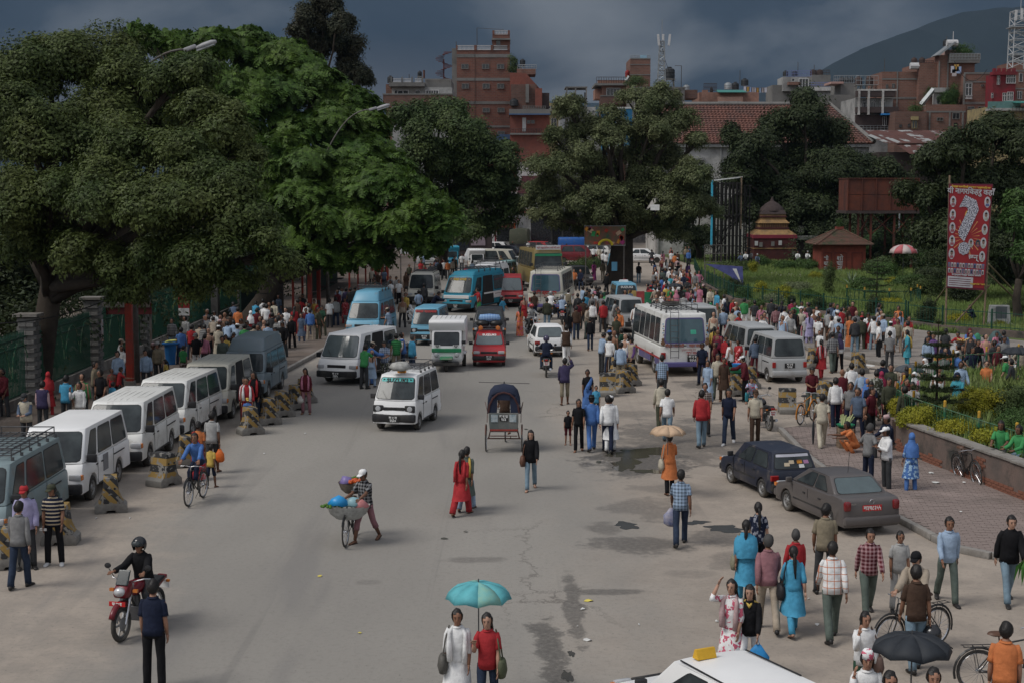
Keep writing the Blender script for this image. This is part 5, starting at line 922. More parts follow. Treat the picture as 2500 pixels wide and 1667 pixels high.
def van(name,label,cat,pos,fwd,L=4.5,W=1.69,Ht=1.98,pm=P_WHITE,roofm=None,belt=1.02,hiroof=0,rk=None,ribs=0,style='hiace',plate_txt=('बा १ ज','२३४५'),group=None,banner=None,open_side=False,lowm=None,frontm=None,near=True,rear_txt=None,ws=None,taxi=False):
 r=vroot(name,label,cat,pos,fwd,group);w=W/2;xf=L/2;xr=-L/2;Rw=.31 if style!='omni' else.27;Ra=Rw*1.22
 wb=(xf-(.95 if style=='hiace' else.62),xr+(1.0 if style=='hiace' else.68))
 zb=.30 if style=='hiace' else.26;fz=belt-.02
 hood=.22 if style=='hiace' else.12
 top=[(xr,zb+.05),(xr+.01,belt-.1),(xr+.03,belt),(xf-hood,belt),(xf-.10,belt-.16),(xf-.02,.62),(xf,.5)]
 prof=side_profile([(x,z)for x,z in top],zb,wb,Ra,xr,xf)
 body=lower(prof,w,bow=.09,mats=[lowm or pm],parent=r,bev=.03)
 Bx((0,0,.55),(L*.9,W*.80,.6)).obj('underbody',BLK,r)
 rk_=.62 if style=='hiace' else.50
 cab=Cabin((xr+.03,xf-hood,w*.985,belt),(xr+.16,xf-hood-rk_,w*.84,Ht-hiroof-.05),bowf=.09,bowr=.03,crown=.05)
 cab.mesh([pm],r,bev=.06,name='upper_body')
 if hiroof:
  c2=Cabin((xr+.16,xf-hood-rk_,w*.84,Ht-hiroof-.06),(xr+.30,xf-hood-rk_-.45,w*.70,Ht-.04),bowf=.1,crown=.06);c2 .mesh([roofm or pm],r,bev=.10,name='raised_roof');zr=Ht
 else:zr=Ht-.02
 fs=lambda u,v:cab.end(True,u,v);rs=lambda u,v:cab.end(False,u,v)
 window(fs,.05,.95,.08,.90,r,cr=.12,n=12,mt=ws)
 if banner:
  sb=MB();panel(fs,.08,.92,.74,.89,.014,'sun_strip',banner[1],r,cr=.05,n=10)
  p=fs(.5,.815);q=(fs(.5,.9)-fs(.5,.7));ang=math.atan2(q.x,q.z)
  t=text(banner[0],.17*banner[3]if len(banner)>3 else.17,banner[2],r,(p.x+.022,p.y,p.z-.01),(PI/2+ang,0,PI/2),sx=1.15,bold=.006)
  t.rotation_euler=(Matrix.Rotation(PI/2,3,'Z')@Matrix.Rotation(PI/2+ang,3,'X')).to_euler()
  for uu in(.14,.86):
   pp=fs(uu,.815);t2=Bx((pp.x+.018,pp.y,pp.z),(.01,.05,.06)).obj('sticker',banner[2],r)
 window(rs,.07,.93,.12,.88,r,cr=.14,n=10)
 for wy in(.33,.68):
  a=fs(wy,.07);b=fs(wy-.16,.38);Tb([a+Vector((.03,0,0)),b+Vector((.03,0,0))],.008,n=4).obj('wiper',BLK,r)
 for sg in(-1,1):
  sf=lambda u,v,sg=sg:cab.side(sg,u,v)
  if style=='hiace':spans=[(.74,.935,-.02),(.40,.70,0),(.06,.37,0)]
  else:spans=[(.70,.93,-.02),(.38,.67,0),(.05,.35,0)]
  for i,(a,b,sl)in enumerate(spans):
   if open_side and sg==1 and i==1:
    window(sf,a,b,-.65,.92,r,cr=.05,n=8,mt=mat('dark_interior',(.02,.018,.018),rough=.9));continue
   window(sf,a,b,.10,.86,r,cr=.12,n=8,slant1=(-.055 if i==0 else 0))
  bs=lambda u,v,sg=sg:Vector((lerp(xr,xf-hood,u),sg*w,lerp(zb+.05,belt,v)))
  seams(r,bs,[.385,.72],.02,1.0)
  Bx((lerp(xr,xf,.24),sg*(w+.004),belt-.18),(L*.22,.012,.03)).obj('slide_rail',BLK,r)
  Bx((0,sg*(w+.004),zb+.03),(wb[0]-wb[1]-2*Ra,.012,.05)).obj('sill',BLK,r)
  handle(r,lerp(xr,xf,.70),w,belt-.17,sg);handle(r,lerp(xr,xf,.60),w,belt-.17,sg)
  mirror(r,xf-hood-.28,w,belt+.10,sg,1.15 if style=='hiace' else.9)
  for wx in wb:wheel(r,wx,sg*(w-.10),Rw,.17)
  xl=xf+.02
  if style=='hiace':
   Bx((xl-.05,sg*w*.80,.72),(.10,.30,.15)).obj('headlight',CLR_L,r,bevel=.03,smooth=True)
   Bx((xl-.10,sg*(w*.965),.72),(.14,.09,.13)).obj('indicator',AMB_L,r,bevel=.02)
  else:
   b_=Bx((xl-.035,sg*w*.74,.74),(.06,.34,.22)).obj('headlight_surround',BLK,r,bevel=.03,smooth=True)
   Lt([(.001,0),(.05,.012),(.085,.0),(.085,-.03)],(xl+.005,sg*w*.74,.74),n=16,axis='x').obj('headlight',CLR_L,b_,smooth=True)
  Bx((xr-.012,sg*w*.88,.75),(.05,.14,.34 if style=='hiace' else.22)).obj('tail_light',RED_L,r,bevel=.015)
 Bx((xl-.01,0,.74),(.06,W*(.46 if style=='hiace' else.50),.12 if style=='hiace' else.10)).obj('grille',BLK,r,bevel=.015)
 Bx((xf+.0,0,.44),(.20,W*1.0,.26)).obj('front_bumper',BLK,r,bevel=.05,smooth=True)
 Bx((xr-.02,0,.42),(.16,W*.98,.20)).obj('rear_bumper',BLK if style!='omni' else pm,r,bevel=.04,smooth=True)
 plate(r,(xf+.125,0,.42),FR,'',lines=plate_txt,size=.12)
 pr=plate(r,(xr-.045,0,.72),BK,'',lines=plate_txt,size=.12)
 if ribs:
  for i in range(ribs):
   y=lerp(-.62,.62,i/(ribs-1))*w;q=1-(y/(w*.84))**2
   Tb([(xr+.3,y,Ht-.075+.05*q*.75),(0,y,Ht-.055+.055*q),(xf-hood-rk_-.2,y,Ht-.075+.05*q*.75)],.014,n=5).obj('roof_rib',RIBM if pm in(P_WHITE,P_CREAM)else pm,r)
 if rk:rack(r,rk[0],rk[1],w*.74,zr-.01,nc=rk[2]if len(rk)>2 else 8,h=.14)
 if taxi:t=Bx((xf-hood-rk_-.35,0,zr+.05),(.14,.26,.10)).obj('taxi_sign',mat('taxi_sign_orange',(.6,.25,.04)),r);text('TAXI',.09,SEAL,t,(xf-hood-rk_-.27,0,zr+.05),FR)
 return r
SKYB=mat('turquoise_film',(.08,.42,.40),rough=.5);BLKL=mat('black_lettering',(.015,.015,.015),rough=.6);REDL=mat('red_lettering',(.35,.03,.03),rough=.6);YELL=mat('yellow_lettering',(.55,.38,.05),rough=.6);DKS=mat('dark_film',(.02,.02,.025),rough=.4)
G_V='vans parked in a row along the left kerb'
dn=(0,-1)
van('parked_van','grey-green van with a steel roof rack, nearest of the row at the left kerb','van',(-11.5,33.6),dn,L=4.6,Ht=1.87,pm=P_GREEN,rk=(-2.0,1.1,11),group=G_V)
van('parked_van','white van with a grey patch on its side, directly behind the grey-green van','van',(-11.22,38.35),(-.03,-1),L=4.2,Ht=1.86,pm=P_WHITE2,group=G_V)
van('parked_van','white van with ribbed roof, third from the near end of the parked row','van',(-10.9,43.05),(-.02,-1),L=4.4,Ht=1.87,pm=P_WHITE,ribs=7,group=G_V,plate_txt=('बा १ ज','६९०४'))
van('parked_van','white van with ribbed roof, fourth from the near end of the parked row','van',(-10.6,47.7),(-.09,-1),L=4.3,Ht=1.87,pm=P_WHITE,ribs=7,group=G_V,plate_txt=('बा १ ज','४४२७'))
van('parked_van','cream-roofed white van with its side door open, behind the ribbed white vans','van',(-10.15,51.8),(-.05,-1),L=4.2,Ht=1.89,pm=P_CREAM,ribs=5,open_side=True,group=G_V)
van('parked_van','slate blue van with a raised roof, farthest of the row at the left kerb','van',(-9.75,56.9),(-.04,-1),L=4.6,Ht=2.2,hiroof=.42,pm=P_SLATE,group=G_V)
van('minibus_van','white van with black bumper stopped askew in mid road, boarding passengers','van',(-6.2,61.5),(-.30,-.95),L=4.7,Ht=2.0,pm=P_WHITE2,ribs=8,open_side=True,ws=mat('pale_glass',(.10,.125,.13),rough=.08,spec=.9))
van('minibus_van','sky blue high-roof van with a dark roof rack behind the white van','van',(-7.35,79.2),(-.12,-1),L=4.7,W=1.72,Ht=2.45,hiroof=.5,pm=P_BLUE,rk=(-1.2,.4,5),lowm=P_BLUE)
van('minibus_van','cream-white van with a roof rack in the queue behind the blue van','van',(-5.9,102.3),(-.06,-1),L=4.5,W=1.8,Ht=2.1,pm=P_CREAM,rk=(-1.6,.9,7))
van('small_van','small sky blue van behind the white three-wheeler','van',(-4.1,75.9),(-.12,-1),L=3.4,W=1.42,Ht=1.85,pm=P_BLUE,style='omni',belt=.98,banner=('नेपाल यातायात',DKS,REDL))
van('small_van','small white taxi van with a turquoise windscreen strip and loaded roof rack','van',at(975,1046,(-.20,-.98),1.03),(-.20,-.98),L=3.3,W=1.41,Ht=1.80,pm=P_WHITE2,style='omni',belt=.98,banner=('SUZUKI',SKYB,BLKL,1.05),rk=(-1.2,.35,7),plate_txt=('बा १ ज','२६२०'),taxi=True)
van('minibus_van','red van facing the camera between the blue minibus and the cream bus','van',(-.1,100.4),(0,-1),L=4.6,W=1.69,Ht=2.0,pm=P_RED,ws=mat('pale_glass',(0,0,0)))
van('minibus_van','pale teal van in the jam behind the red van','van',(-.95,117),(-.3,-1),L=4.5,W=1.7,Ht=2.15,pm=P_LTEAL)
van('minibus_van','white high-roof minibus behind the blue minibus','van',(-1.55,107),(-.25,-1),L=5.2,W=1.8,Ht=2.5,hiroof=.3,pm=P_WHITE2,rk=(-2,1,7))
van('minibus_van','beige and white van turning broadside at the far jam','van',(-1.6,141),(.93,-.36),L=4.7,W=1.7,Ht=2.1,pm=P_CREAM)
van('small_van','sky blue taxi van seen from behind beside the tree trunk','van',(6.95,94.5),(-.05,1),L=3.5,W=1.44,Ht=1.9,pm=P_BLUE,style='omni',belt=.98)
van('small_van','silver minivan with side door open left of the striped bus','van',(6.0,82.3),(-.22,.97),L=3.5,W=1.42,Ht=1.9,pm=P_SILVER,style='omni',belt=1.0)
van('small_van','silver minivan between the striped bus and the nearer silver minivan','van',(10.35,65.9),(-.16,.98),L=3.5,W=1.5,Ht=1.88,pm=P_SILVER,style='omni',belt=1.0)
van('small_van','silver minivan with black number plate nearest the right kerb','van',(10.75,61.4),(-.15,.98),L=3.4,W=1.45,Ht=1.88,pm=P_SILVER,style='omni',belt=1.0,plate_txt=('बा २ च','९०५४'))
van('small_van','pale blue microbus driving off behind the tree trunk','van',(9.2,132),(.12,1),L=4.0,W=1.6,Ht=2.1,pm=P_BLUE,style='omni',belt=1.05)
van('small_van','grey van hidden behind the roof of the striped bus','van',(9.35,76.5),(-.1,1),L=3.6,W=1.5,Ht=1.9,pm=P_SILVER,style='omni',belt=1.0)
_t=[o for o in bpy.data.objects if o.get('label','').startswith('sky blue taxi van seen')][0]
text('SUZUKI',.18,WHT,_t,(-1.74,0,1.66),(PI/2-.08,0,-PI/2),bold=.006,sx=1.2)
Bx((-.2,0,1.96),(.18,.62,.13),top=(.8,.8)).obj('taxi_sign',WHT,_t);
_t=[o for o in bpy.data.objects if 'grey patch' in o.get('label','')][0]
Bx((.12,.853,.78),(.40,.01,.42)).obj('primer_patch',mat('primer_grey',(.22,.22,.23)),_t)
def car(name,label,pos,fwd,L=3.3,W=1.42,Ht=1.38,pm=P_WHITE2,kind='hatch',belt=.86,plate_mt=PL_B,ptx=('बा १ च','४१०२'),group=None,ws=None,Rw=.27,strip=None,tail=RED_L,bump=None,cat='car'):
 r=vroot(name,label,cat,pos,fwd,group);w=W/2;xf=L/2;xr=-L/2;zb=.22;Ra=Rw*1.2
 wb=(xf-.72,xr+.66 if kind!='sedan' else xr+.86)
 hl=.78*L/3.3
 if kind=='sedan':
  top=[(xr,.40),(xr,.62),(xr+.03,.90),(xr+.12,.96),(xr+.62,.99),(xr+.7,belt+.1),(xf-1.05,belt+.06),(xf-.95,belt+.02),(xf-.25,.74),(xf-.05,.62),(xf,.45)]
  cb=(xr+.52,xf-.95,w*.96,belt+.07);ct=(xr+1.12,xf-1.68,w*.76,Ht-.04)
 else:
  top=[(xr,.38),(xr,.58),(xr+.04,belt),(xf-hl-.05,belt),(xf-.22,.74),(xf-.04,.64),(xf,.46)]
  cb=(xr+.05,xf-hl,w*.96,belt-.02);ct=(xr+.30,xf-hl-.55,w*.78,Ht-.04)
 lower(side_profile(top,zb,wb,Ra,xr,xf),w,bow=.08,mats=[pm],parent=r,bev=.035)
 Bx((0,0,.45),(L*.86,W*.78,.45)).obj('underbody',BLK,r)
 cab=Cabin(cb,ct,bowf=.07,bowr=.05,crown=.045);cab.mesh([pm],r,bev=.05,name='upper_body')
 fs=lambda u,v:cab.end(True,u,v);rs=lambda u,v:cab.end(False,u,v)
 window(fs,.06,.94,.12,.92,r,cr=.15,n=10,mt=ws);window(rs,.07,.93,.14,.90,r,cr=.16,n=10,mt=ws)
 if strip:
  panel(fs,.1,.9,.76,.92,.013,'sun_strip',strip[1],r,cr=.05);p=fs(.5,.84);q=(fs(.5,.9)-fs(.5,.7));ang=math.atan2(q.x,q.z)
  t=text(strip[0],.15,strip[2],r,(p.x+.02,0,p.z),(0,0,0),bold=.006,sx=1.2);t.rotation_euler=(Matrix.Rotation(PI/2,3,'Z')@Matrix.Rotation(PI/2+ang,3,'X')).to_euler()
 for sg in(-1,1):
  sf=lambda u,v,sg=sg:cab.side(sg,u,v)
  if kind=='sedan':sp=[(.50,.90,0,-.14),(.16,.46,.05,0)]
  else:sp=[(.52,.88,0,-.12),(.10,.48,.03,0)]
  for a,b,s0,s1 in sp:window(sf,a,b,.12,.88,r,cr=.16,n=8,slant0=s0,slant1=s1)
  bs=lambda u,v,sg=sg:Vector((lerp(xr,xf,u),sg*(w-.0),lerp(zb+.08,belt,v)))
  seams(r,bs,[.50,.72],.05,1.0);handle(r,lerp(xr,xf,.55),w,belt-.13,sg);handle(r,lerp(xr,xf,.33),w,belt-.13,sg)
  Bx((0,sg*(w+.004),.48),(L*.42,.016,.05)).obj('rub_strip',BLK,r)
  mirror(r,cab.b[1]-.12,w,belt+.09,sg,.85,BLK if kind!='sedan' else pm)
  for wx in wb:wheel(r,wx,sg*(w-.09),Rw,.15,hub=.66)
  Bx((xf+.0,sg*w*.74,.64),(.10,.28,.13)).obj('headlight',CLR_L,r,bevel=.03,smooth=True)
  Bx((xf-.03,sg*w*.96,.63),(.12,.07,.10)).obj('indicator',AMB_L,r,bevel=.015)
  if kind=='sedan':Bx((xr+.02,sg*w*.86,.78),(.15,.19,.25)).obj('tail_light',mat('dark_red_lens',(.16,.008,.01),rough=.2,spec=.7),r,bevel=.05,smooth=True)
  else:Bx((xr+.01,sg*w*.84,.66),(.09,.24,.16)).obj('tail_light',tail,r,bevel=.02)
 Bx((xf+.03,0,.64),(.06,W*.5,.09)).obj('grille',BLK,r,bevel=.015)
 Bx((xf+.01,0,.40),(.18,W*.99,.20)).obj('front_bumper',bump or BLK,r,bevel=.05,smooth=True)
 Bx((xr-.02,0,.40),(.18,W*.99,.22)).obj('rear_bumper',bump or BLK,r,bevel=.05,smooth=True)
 plate(r,(xf+.11,0,.42),FR,'',lines=ptx,mt=plate_mt,size=.11)
 if kind=='sedan':
  o=plate(r,(xr-.03,0,.72),BK,'',lines=['बा३च८३५५'],mt=plate_mt,size=.145,w=.54,h=.15)
 else:plate(r,(xr-.125,0,.42),BK,'',lines=ptx,mt=plate_mt,size=.11)
 return r,cab
OPELF=Vector((-.27,.963)).normalized();
r,cab=car('sedan_car','warm grey sedan with a red number plate parked by the paved kerb',(7.55,34.95),OPELF,L=4.03,W=1.60,Ht=1.40,pm=P_GREY,kind='sedan',plate_mt=PL_R,Rw=.29,ws=mat('tinted_glass',(.07,.10,.105),rough=.06,spec=.9),bump=P_GREY)
Tb([(-.72,0,1.40),(-.78,0,1.95)],.008,n=4).obj('aerial',BLK,r)
text('CORSA',.07,CHR,r,(-2.03,.56,.83),BK);text('1.6',.06,CHR,r,(-2.03,-.52,.56),BK)
Tb([(-2.025,.06*math.cos(a),.88+.06*math.sin(a))for a in[i*PI/6 for i in range(12)]],.008,closed=True,n=4).obj('badge',CHR,r)
r.scale=(.87,)*3
r,cab=car('hatchback_car','dark blue hatchback with sticker-covered rear window, parked ahead of the grey sedan',(6.60,38.6),OPELF,L=3.6,W=1.5,Ht=1.40,pm=P_DKBLUE,kind='hatch')
for i,(u,v,c)in enumerate(((.2,.45,'magenta_print'),(.36,.47,'orange_print'),(.55,.47,'cream_print'),(.66,.35,'cream_print'),(.33,.25,'white_lettering'))):
 cc={'magenta_print':(.4,.2,.35),'orange_print':(.6,.25,.03),'cream_print':(.5,.42,.3),'white_lettering':(.7,.7,.7)}[c]
 panel(lambda a,b:cab.end(False,a,b),u-.06,u+.06,v-.09,v+.09,.013,'sticker',mat(c,cc),r,cr=.1)
panel(lambda a,b:cab.end(False,a,b),.09,.91,.74,.88,.013,'sun_strip',mat('white_film',(.45,.45,.5)),r,cr=.1)
text('TAXI',.10,BLKL,r,(-1.74,-.1,1.14),(PI/2-.3,0,-PI/2))
r.scale=(.87,)*3
r,cab=car('taxi_car','white taxi with a yellow roof sign cut by the bottom edge of the picture',P(1768,1614,1.38),(-.45,.89),L=3.5,W=1.45,Ht=1.41,pm=P_WHITE2,kind='hatch',cat='taxi')
Bx((.20,.18,1.47),(.14,.30,.13),top=(.3,1)).obj('taxi_sign',mat('taxi_yellow',(.62,.36,.03)),r)
for s in(-1,1):Tb([(-.95,s*.55,1.385),(.25,s*.53,1.40)],.012,n=5).obj('roof_gutter',SEAL,r)
r,cab=car('hatchback_car','small red taxi with luggage on its roof rack driving toward the camera',(-1.0,66.9),(0,-1),L=3.3,W=1.44,Ht=1.40,pm=P_RED,ws=mat('pale_glass',(0,0,0)),strip=('SUZUKI',P_RED,WHT),cat='taxi')
rack(r,-1.1,.1,.52,1.39,h=.12,nc=6)
for s in(-.38,.38):Lt([(.001,.05),(.09,.04),(.10,0),(.07,-.06)],(.20,s,1.56),n=12,axis='x').obj('fog_lamp',AMB_L,r)
car('sedan_car','black car with large mirrors right behind the red taxi',(-1.15,78),(0,-1),L=3.9,W=1.66,Ht=1.55,pm=P_BLACK,kind='hatch',belt=.95,Rw=.3)
car('hatchback_car','small white hatchback driving away in mid road behind the motorcyclist',(1.6,70.8),(-.10,1),L=3.3,W=1.44,Ht=1.42,pm=P_WHITE2,ws=mat('pale_glass',(0,0,0)))
G_F='cars jammed at the far end of the square'
car('hatchback_car','dark grey car squeezed between the cream bus and the open road',(5.4,121.5),(.15,-1),L=3.6,W=1.6,Ht=1.5,pm=P_GREY,group=G_F)
car('hatchback_car','silver hatchback left of the ochre-sided truck',(1.2,139.5),(.35,-.95),L=3.4,W=1.45,Ht=1.45,pm=P_SILVER,group=G_F)
car('estate_car','white estate car behind the beige van at the far jam',(-2.8,158),(1,-.1),L=4.2,W=1.6,Ht=1.45,pm=P_WHITE2,group=G_F)
car('hatchback_car','white hatchback at the head of the far jam, side on',(-2.9+1.5,176),(1,-.15),L=3.8,W=1.5,Ht=1.5,pm=P_WHITE2,group=G_F)
car('jeep','maroon jeep side on beside the far shopfronts',(-6.0+1.0,172),(1,.05),L=4.2,W=1.7,Ht=1.8,pm=P_MAROON,group=G_F,belt=1.05,Rw=.33,cat='jeep')
car('sedan_car','white sedan parked side on near the foot of the billboard scaffold',(13.6,158),(1,-.06),L=4.4,W=1.6,Ht=1.45,pm=P_WHITE2,kind='sedan',group=G_F)
car('hatchback_car','red hatchback left of the tree billboard at the far crossing',(3.6,178),(1,-.5),L=3.8,W=1.55,Ht=1.5,pm=P_RED,group=G_F)
car('sedan_car','blue-black car beside the traders at the far crossing',(-.1,168),(.9,-.4),L=3.9,W=1.55,Ht=1.4,pm=P_DKBLUE,group=G_F)
car('pickup_truck','maroon pickup partly hidden by the tree billboard',(7.0,158),(1,0),L=4.6,W=1.7,Ht=1.8,pm=P_MAROON,group=G_F,belt=1.1,cat='pickup')
car('hatchback_car','white car half hidden behind the right fork of the big trunk',(10.1,170),(1,-.2),L=3.8,W=1.55,Ht=1.5,pm=P_WHITE,group=G_F)
car('hatchback_car','light grey car under the trees left of the teal minitruck',(-7.6,150),(.8,-.5),L=3.6,W=1.5,Ht=1.5,pm=P_SILVER,group=G_F)
def bus(name,label,pos,fwd,L=6.5,W=2.1,Ht=2.6,pm=P_WHITE,low=P_VIOLET,stripe=P_RED,belt=1.25,detail=0,sidem=None,group=None):
 r=vroot(name,label,'bus',pos,fwd,group);w=W/2;xf=L/2;xr=-L/2;zb=.42;Rw=.39
 wb=(xf-1.15,xr+1.45)
 top=[(xr,.5),(xr,belt-.02),(xf-.06,belt-.02),(xf,.9),(xf,.5)]
 lower(side_profile(top,zb,wb,Rw*1.22,xr,xf),w,bow=.10,mats=[pm],parent=r,bev=.04,tuck=1)
 Bx((0,0,.7),(L*.92,W*.75,.5)).obj('underbody',BLK,r)
 cab=Cabin((xr,xf-.06,w*.998,belt),(xr+.10,xf-.26,w*.88,Ht-.07),bowf=.12,bowr=.08,crown=.07);cab.mesh([sidem or pm],r,bev=.10,name='upper_body')
 fs=lambda u,v:cab.end(True,u,v);rs=lambda u,v:cab.end(False,u,v)
 if low:
  for s in(-1,1):Bx((0,s*(w+.004),.585),(wb[0]-wb[1]-1.0,.014,.26)).box((xr+.48,s*(w+.004),.585),(.9,.014,.26)).obj('skirt',low,r);Bx((0,s*(w+.008),.76),(L*.98,.014,.07)).obj('stripe',stripe,r)
 for s in(-1,1):
  n=5
  for i in range(n):
   a=.04+i*.175;window(lambda u,v,s=s:cab.side(s,u,v),a,a+.155,.10,.84,r,cr=.08,n=7)
  mirror(r,xf+.02,w,belt+.35,s,1.3)
  for wx in wb:wheel(r,wx,s*(w-.16),Rw,.22)
  Bx((xr-.03,s*w*.86,.86),(.06,.19,.26)).obj('tail_light',RED_L,r,bevel=.015)
  Lt([(.001,.05),(.08,.03),(.10,0),(.10,-.04)],(xf+.06,s*w*.72,.75),n=12,axis='x').obj('headlight',CLR_L,r)
 window(lambda u,v:cab.side(1,u,v),.90,.97,-.45,.88,r,cr=.05,n=7)
 window(fs,.05,.95,.06,.82,r,cr=.10,n=12)
 window(rs,.10,.90,.12,.84,r,cr=.12,n=12,mt=mat('bus_glass',(.045,.10,.125),rough=.08,spec=.9),fr=P_VIOLET if low==P_VIOLET else None,seal=.035 if low==P_VIOLET else.012)
 Bx((xf+.06,0,.55),(.2,W*.98,.26)).obj('front_bumper',BLK,r,bevel=.04);Bx((xr-.10,0,.50),(.2,W*.99,.20)).obj('rear_bumper',low or BLK,r,bevel=.04)
 rack(r,xr+.5,xf-2.0,w*.62,Ht-.02,h=.22,nc=8,leg=.08)
 ld=MB()
 for y in(.28,.62):ld.tube([(xr-.16,y,.75),(xr-.18,y,belt),(xr-.10,y,Ht),(xr+.25,y,Ht+.18)],.014,n=5)
 for i in range(8):z=.8+i*.26;ld.tube([(xr-.17 if z<2.2 else xr-.12,.28,z),(xr-.17 if z<2.2 else xr-.12,.62,z)],.012,n=4)
 ld.obj('ladder',STEEL,r)
 return r,cab
PURP=mat('rust_lettering',(.33,.10,.04))
r,cab=bus('town_bus','white bus with violet skirt, red stripe and rear ladder, nearest bus',(6.75,65.1),(-.12,.993),L=6.0,W=2.08,Ht=2.62)
xr=-3.0
for y,t in((.45,'बौद्ध जोरपाटी'),(-.45,'रत्न पार्क')):
 b_=Bx((xr-.14,y,1.28),(.02,.78,.16)).obj('route_panel',mat('route_grey',(.30,.28,.33)),r);text(t,.15,PURP,r,(xr-.155,y,1.27),BK,bold=.004)
text('मुस्कान यात्रु सेवा',.09,REDL,r,(xr-.115,-.15,1.10),BK);text('शुभ यात्रा',.16,REDL,r,(xr-.115,-.35,.97),BK,bold=.003)
plate(r,(xr-.125,-.33,.74),BK,'',lines=['बा १ ख','६६५६'],size=.16,w=.46,h=.30)
st=mat('green_print',(.08,.45,.30));panel(lambda a,b:cab.end(False,a,b),.26,.38,.36,.50,.014,'sticker',st,r)
for s in(-1,1):
 m_=MB();
 m_.lathe([(.001,-.14),(.10,-.11),(.12,-.02),(.05,.06),(.09,.12),(.03,.16),(.001,.17)],(0,0,0),n=12,axis='z',sy=.8,sx=.15)
 m_.obj('painted_vase',mat('brown_print',(.16,.09,.05)),r,loc=(xr-.105,s*.93,1.42))
 for k in range(6):Bx((xr-.10,s*(.90+.03*(k%2)),1.7+.09*k),(.01,.05,.05),rx=.8).obj('painted_flower',mat('blue_print' if k%2 else 'brown_print',(.10,.28,.45)),r)
Lt([(.25,-.08),(.36,-.08),(.38,0),(.36,.08),(.25,.08),(.25,-.08)],(-.8,.1,2.82),n=18).obj('spare_tyre',TYRE,r)
r,cab=bus('town_bus','cream bus with red rear lettering and dark rear wheels, far middle of the road',(2.55,96.6),(.14,.99),L=6.8,W=2.2,Ht=2.65,pm=P_CREAM,low=P_VIOLET)
text('रतिस ट्राभल्स',.27,REDL,r,(-3.52,.05,1.30),BK,bold=.012);text('हाम्रो सेवा तपाईंको',.10,REDL,r,(-3.52,.1,1.07),BK)
for y in(.72,-.72):plate(r,(-3.53,y,.86),BK,'',lines=['ना १ ख','६८८'],size=.15,w=.42,h=.28)
r,cab=bus('old_truck_bus','tall truck-bus with green sun visor, ochre side and a Nepali route board, facing the camera',(2.2,118.5),(.16,-.98),L=7.0,W=2.4,Ht=3.1,pm=P_YELL,low=None,belt=1.6)
Bx((3.52,0,2.66),(.04,2.1,.18)).obj('sun_visor',mat('green_paint_print',(.03,.24,.12)),r)
Bx((3.4,0,3.22),(.06,1.9,.34)).obj('route_board',mat('board_white',(.6,.6,.6)),r);text('श्री पशुपतिनाथ माई की जय',.17,REDL,r,(3.45,0,3.2),FR)
r=van('minibus','blue and white minibus with yellow windscreen lettering boarding at its open side door','minibus',(-2.35,96.7),(-.36,-.93),L=6.2,W=1.95,Ht=2.55,pm=P_TEAL,lowm=P_TEAL,belt=1.15,hiroof=.25,open_side=True,rk=(-2.6,1.2,9),banner=('साझा सवारी',DKS,YELL))
Bx((-.9,.978,.92),(3.6,.012,.42)).obj('white_band',P_WHITE2,r);Bx((-.9,-.978,.92),(3.6,.012,.42)).obj('white_band',P_WHITE2,r)
Bx((3.10,0,.98),(.05,1.7,.2)).obj('white_nose_panel',P_WHITE2,r,bevel=.02)
def tempo(label,pos,fwd,sc=1.0,pm=P_WHITE2,gm=None,name='three_wheeler'):
 r=vroot(name,label,'tempo',pos,fwd);gm=gm or mat('tempo_green',(.02,.21,.09),rough=.5,dirt=(.18,.16,.13));r.scale=(sc,)*3
 Pz([(-1.45,.34),(-1.45,1.95),(.62,1.95),(.80,1.62),(.98,1.02),(.98,.50),(.86,.34)],-.62,.62).obj('cabin',pm,r,bevel=.06,smooth=True)
 Pz([(-1.5,.95),(-1.5,2.08),(.80,2.08),(.92,1.98),(.78,1.62),(.3,1.58),(.3,.95)],-.74,.74).obj('passenger_box',pm,r,bevel=.05,smooth=True)
 rb=[Tb([(.15+.0,y,2.09),(-1.4,y,2.09)],.012,n=4).obj('roof_rib',RIBM,r)for y in(-.5,-.3,-.1,.1,.3,.5)]
 fn=lambda u,v:Vector((lerp(.985,.80,v),lerp(-.60,.60,u),lerp(1.02,1.62,v)))
 window(fn,.08,.92,.08,.92,r,cr=.12)
 Bx((1.0,0,.86),(.06,1.22,.16)).obj('green_band',gm,r,bevel=.02)
 Pz([(.95,.62),(1.32,.60),(1.38,.52),(1.3,.50),(.95,.52)],-.26,.26).obj('front_mudguard',gm,r,bevel=.02)
 for s in(-1,1):
  Lt([(.001,.05),(.07,.04),(.10,0),(.10,-.06)],(1.02,s*.42,.68),n=14,axis='x').obj('headlight',CLR_L,r)
  window(lambda u,v,s=s:Vector((lerp(.2,.85,u),s*.622,lerp(1.0,1.6,v))),.1,.88,.05,.95,r,slant1=-.25)
  wheel(r,-.95,s*.62,.26,.15);mirror(r,.86,.62,1.18,s,.8);Bx((-.95,s*.66,.58),(.7,.14,.08)).obj('mudguard',pm,r,bevel=.02)
  plate(r,(.985,s*.38,1.02),FR,'',lines=['बा १ ह','२२४'],size=.07,w=.24,h=.13,mt=WHT,tm=BLKL)
 wheel(r,1.08,0,.26,.12);Bx((.3,0,.34),(2.2,1.0,.1)).obj('chassis',BLK,r)
 Tb([(.95,-.1,1.08),(1.0-.15,.28,1.36)],.008,n=4).obj('wiper',BLK,r)
 return r
tempo('white electric three-wheeler with a green nose driving toward the camera',(-2.75,64.8),(-.02,-1),1.03)
tempo('small white three-wheeler with grey box body in the far jam',(-3.3,141),(.1,-1),1.0,gm=P_SILVER)
tempo('teal three-wheeler under the trees left of the far jam',(-5.9,146),(.1,-1),1.05,pm=P_TEAL,gm=P_BLUE)
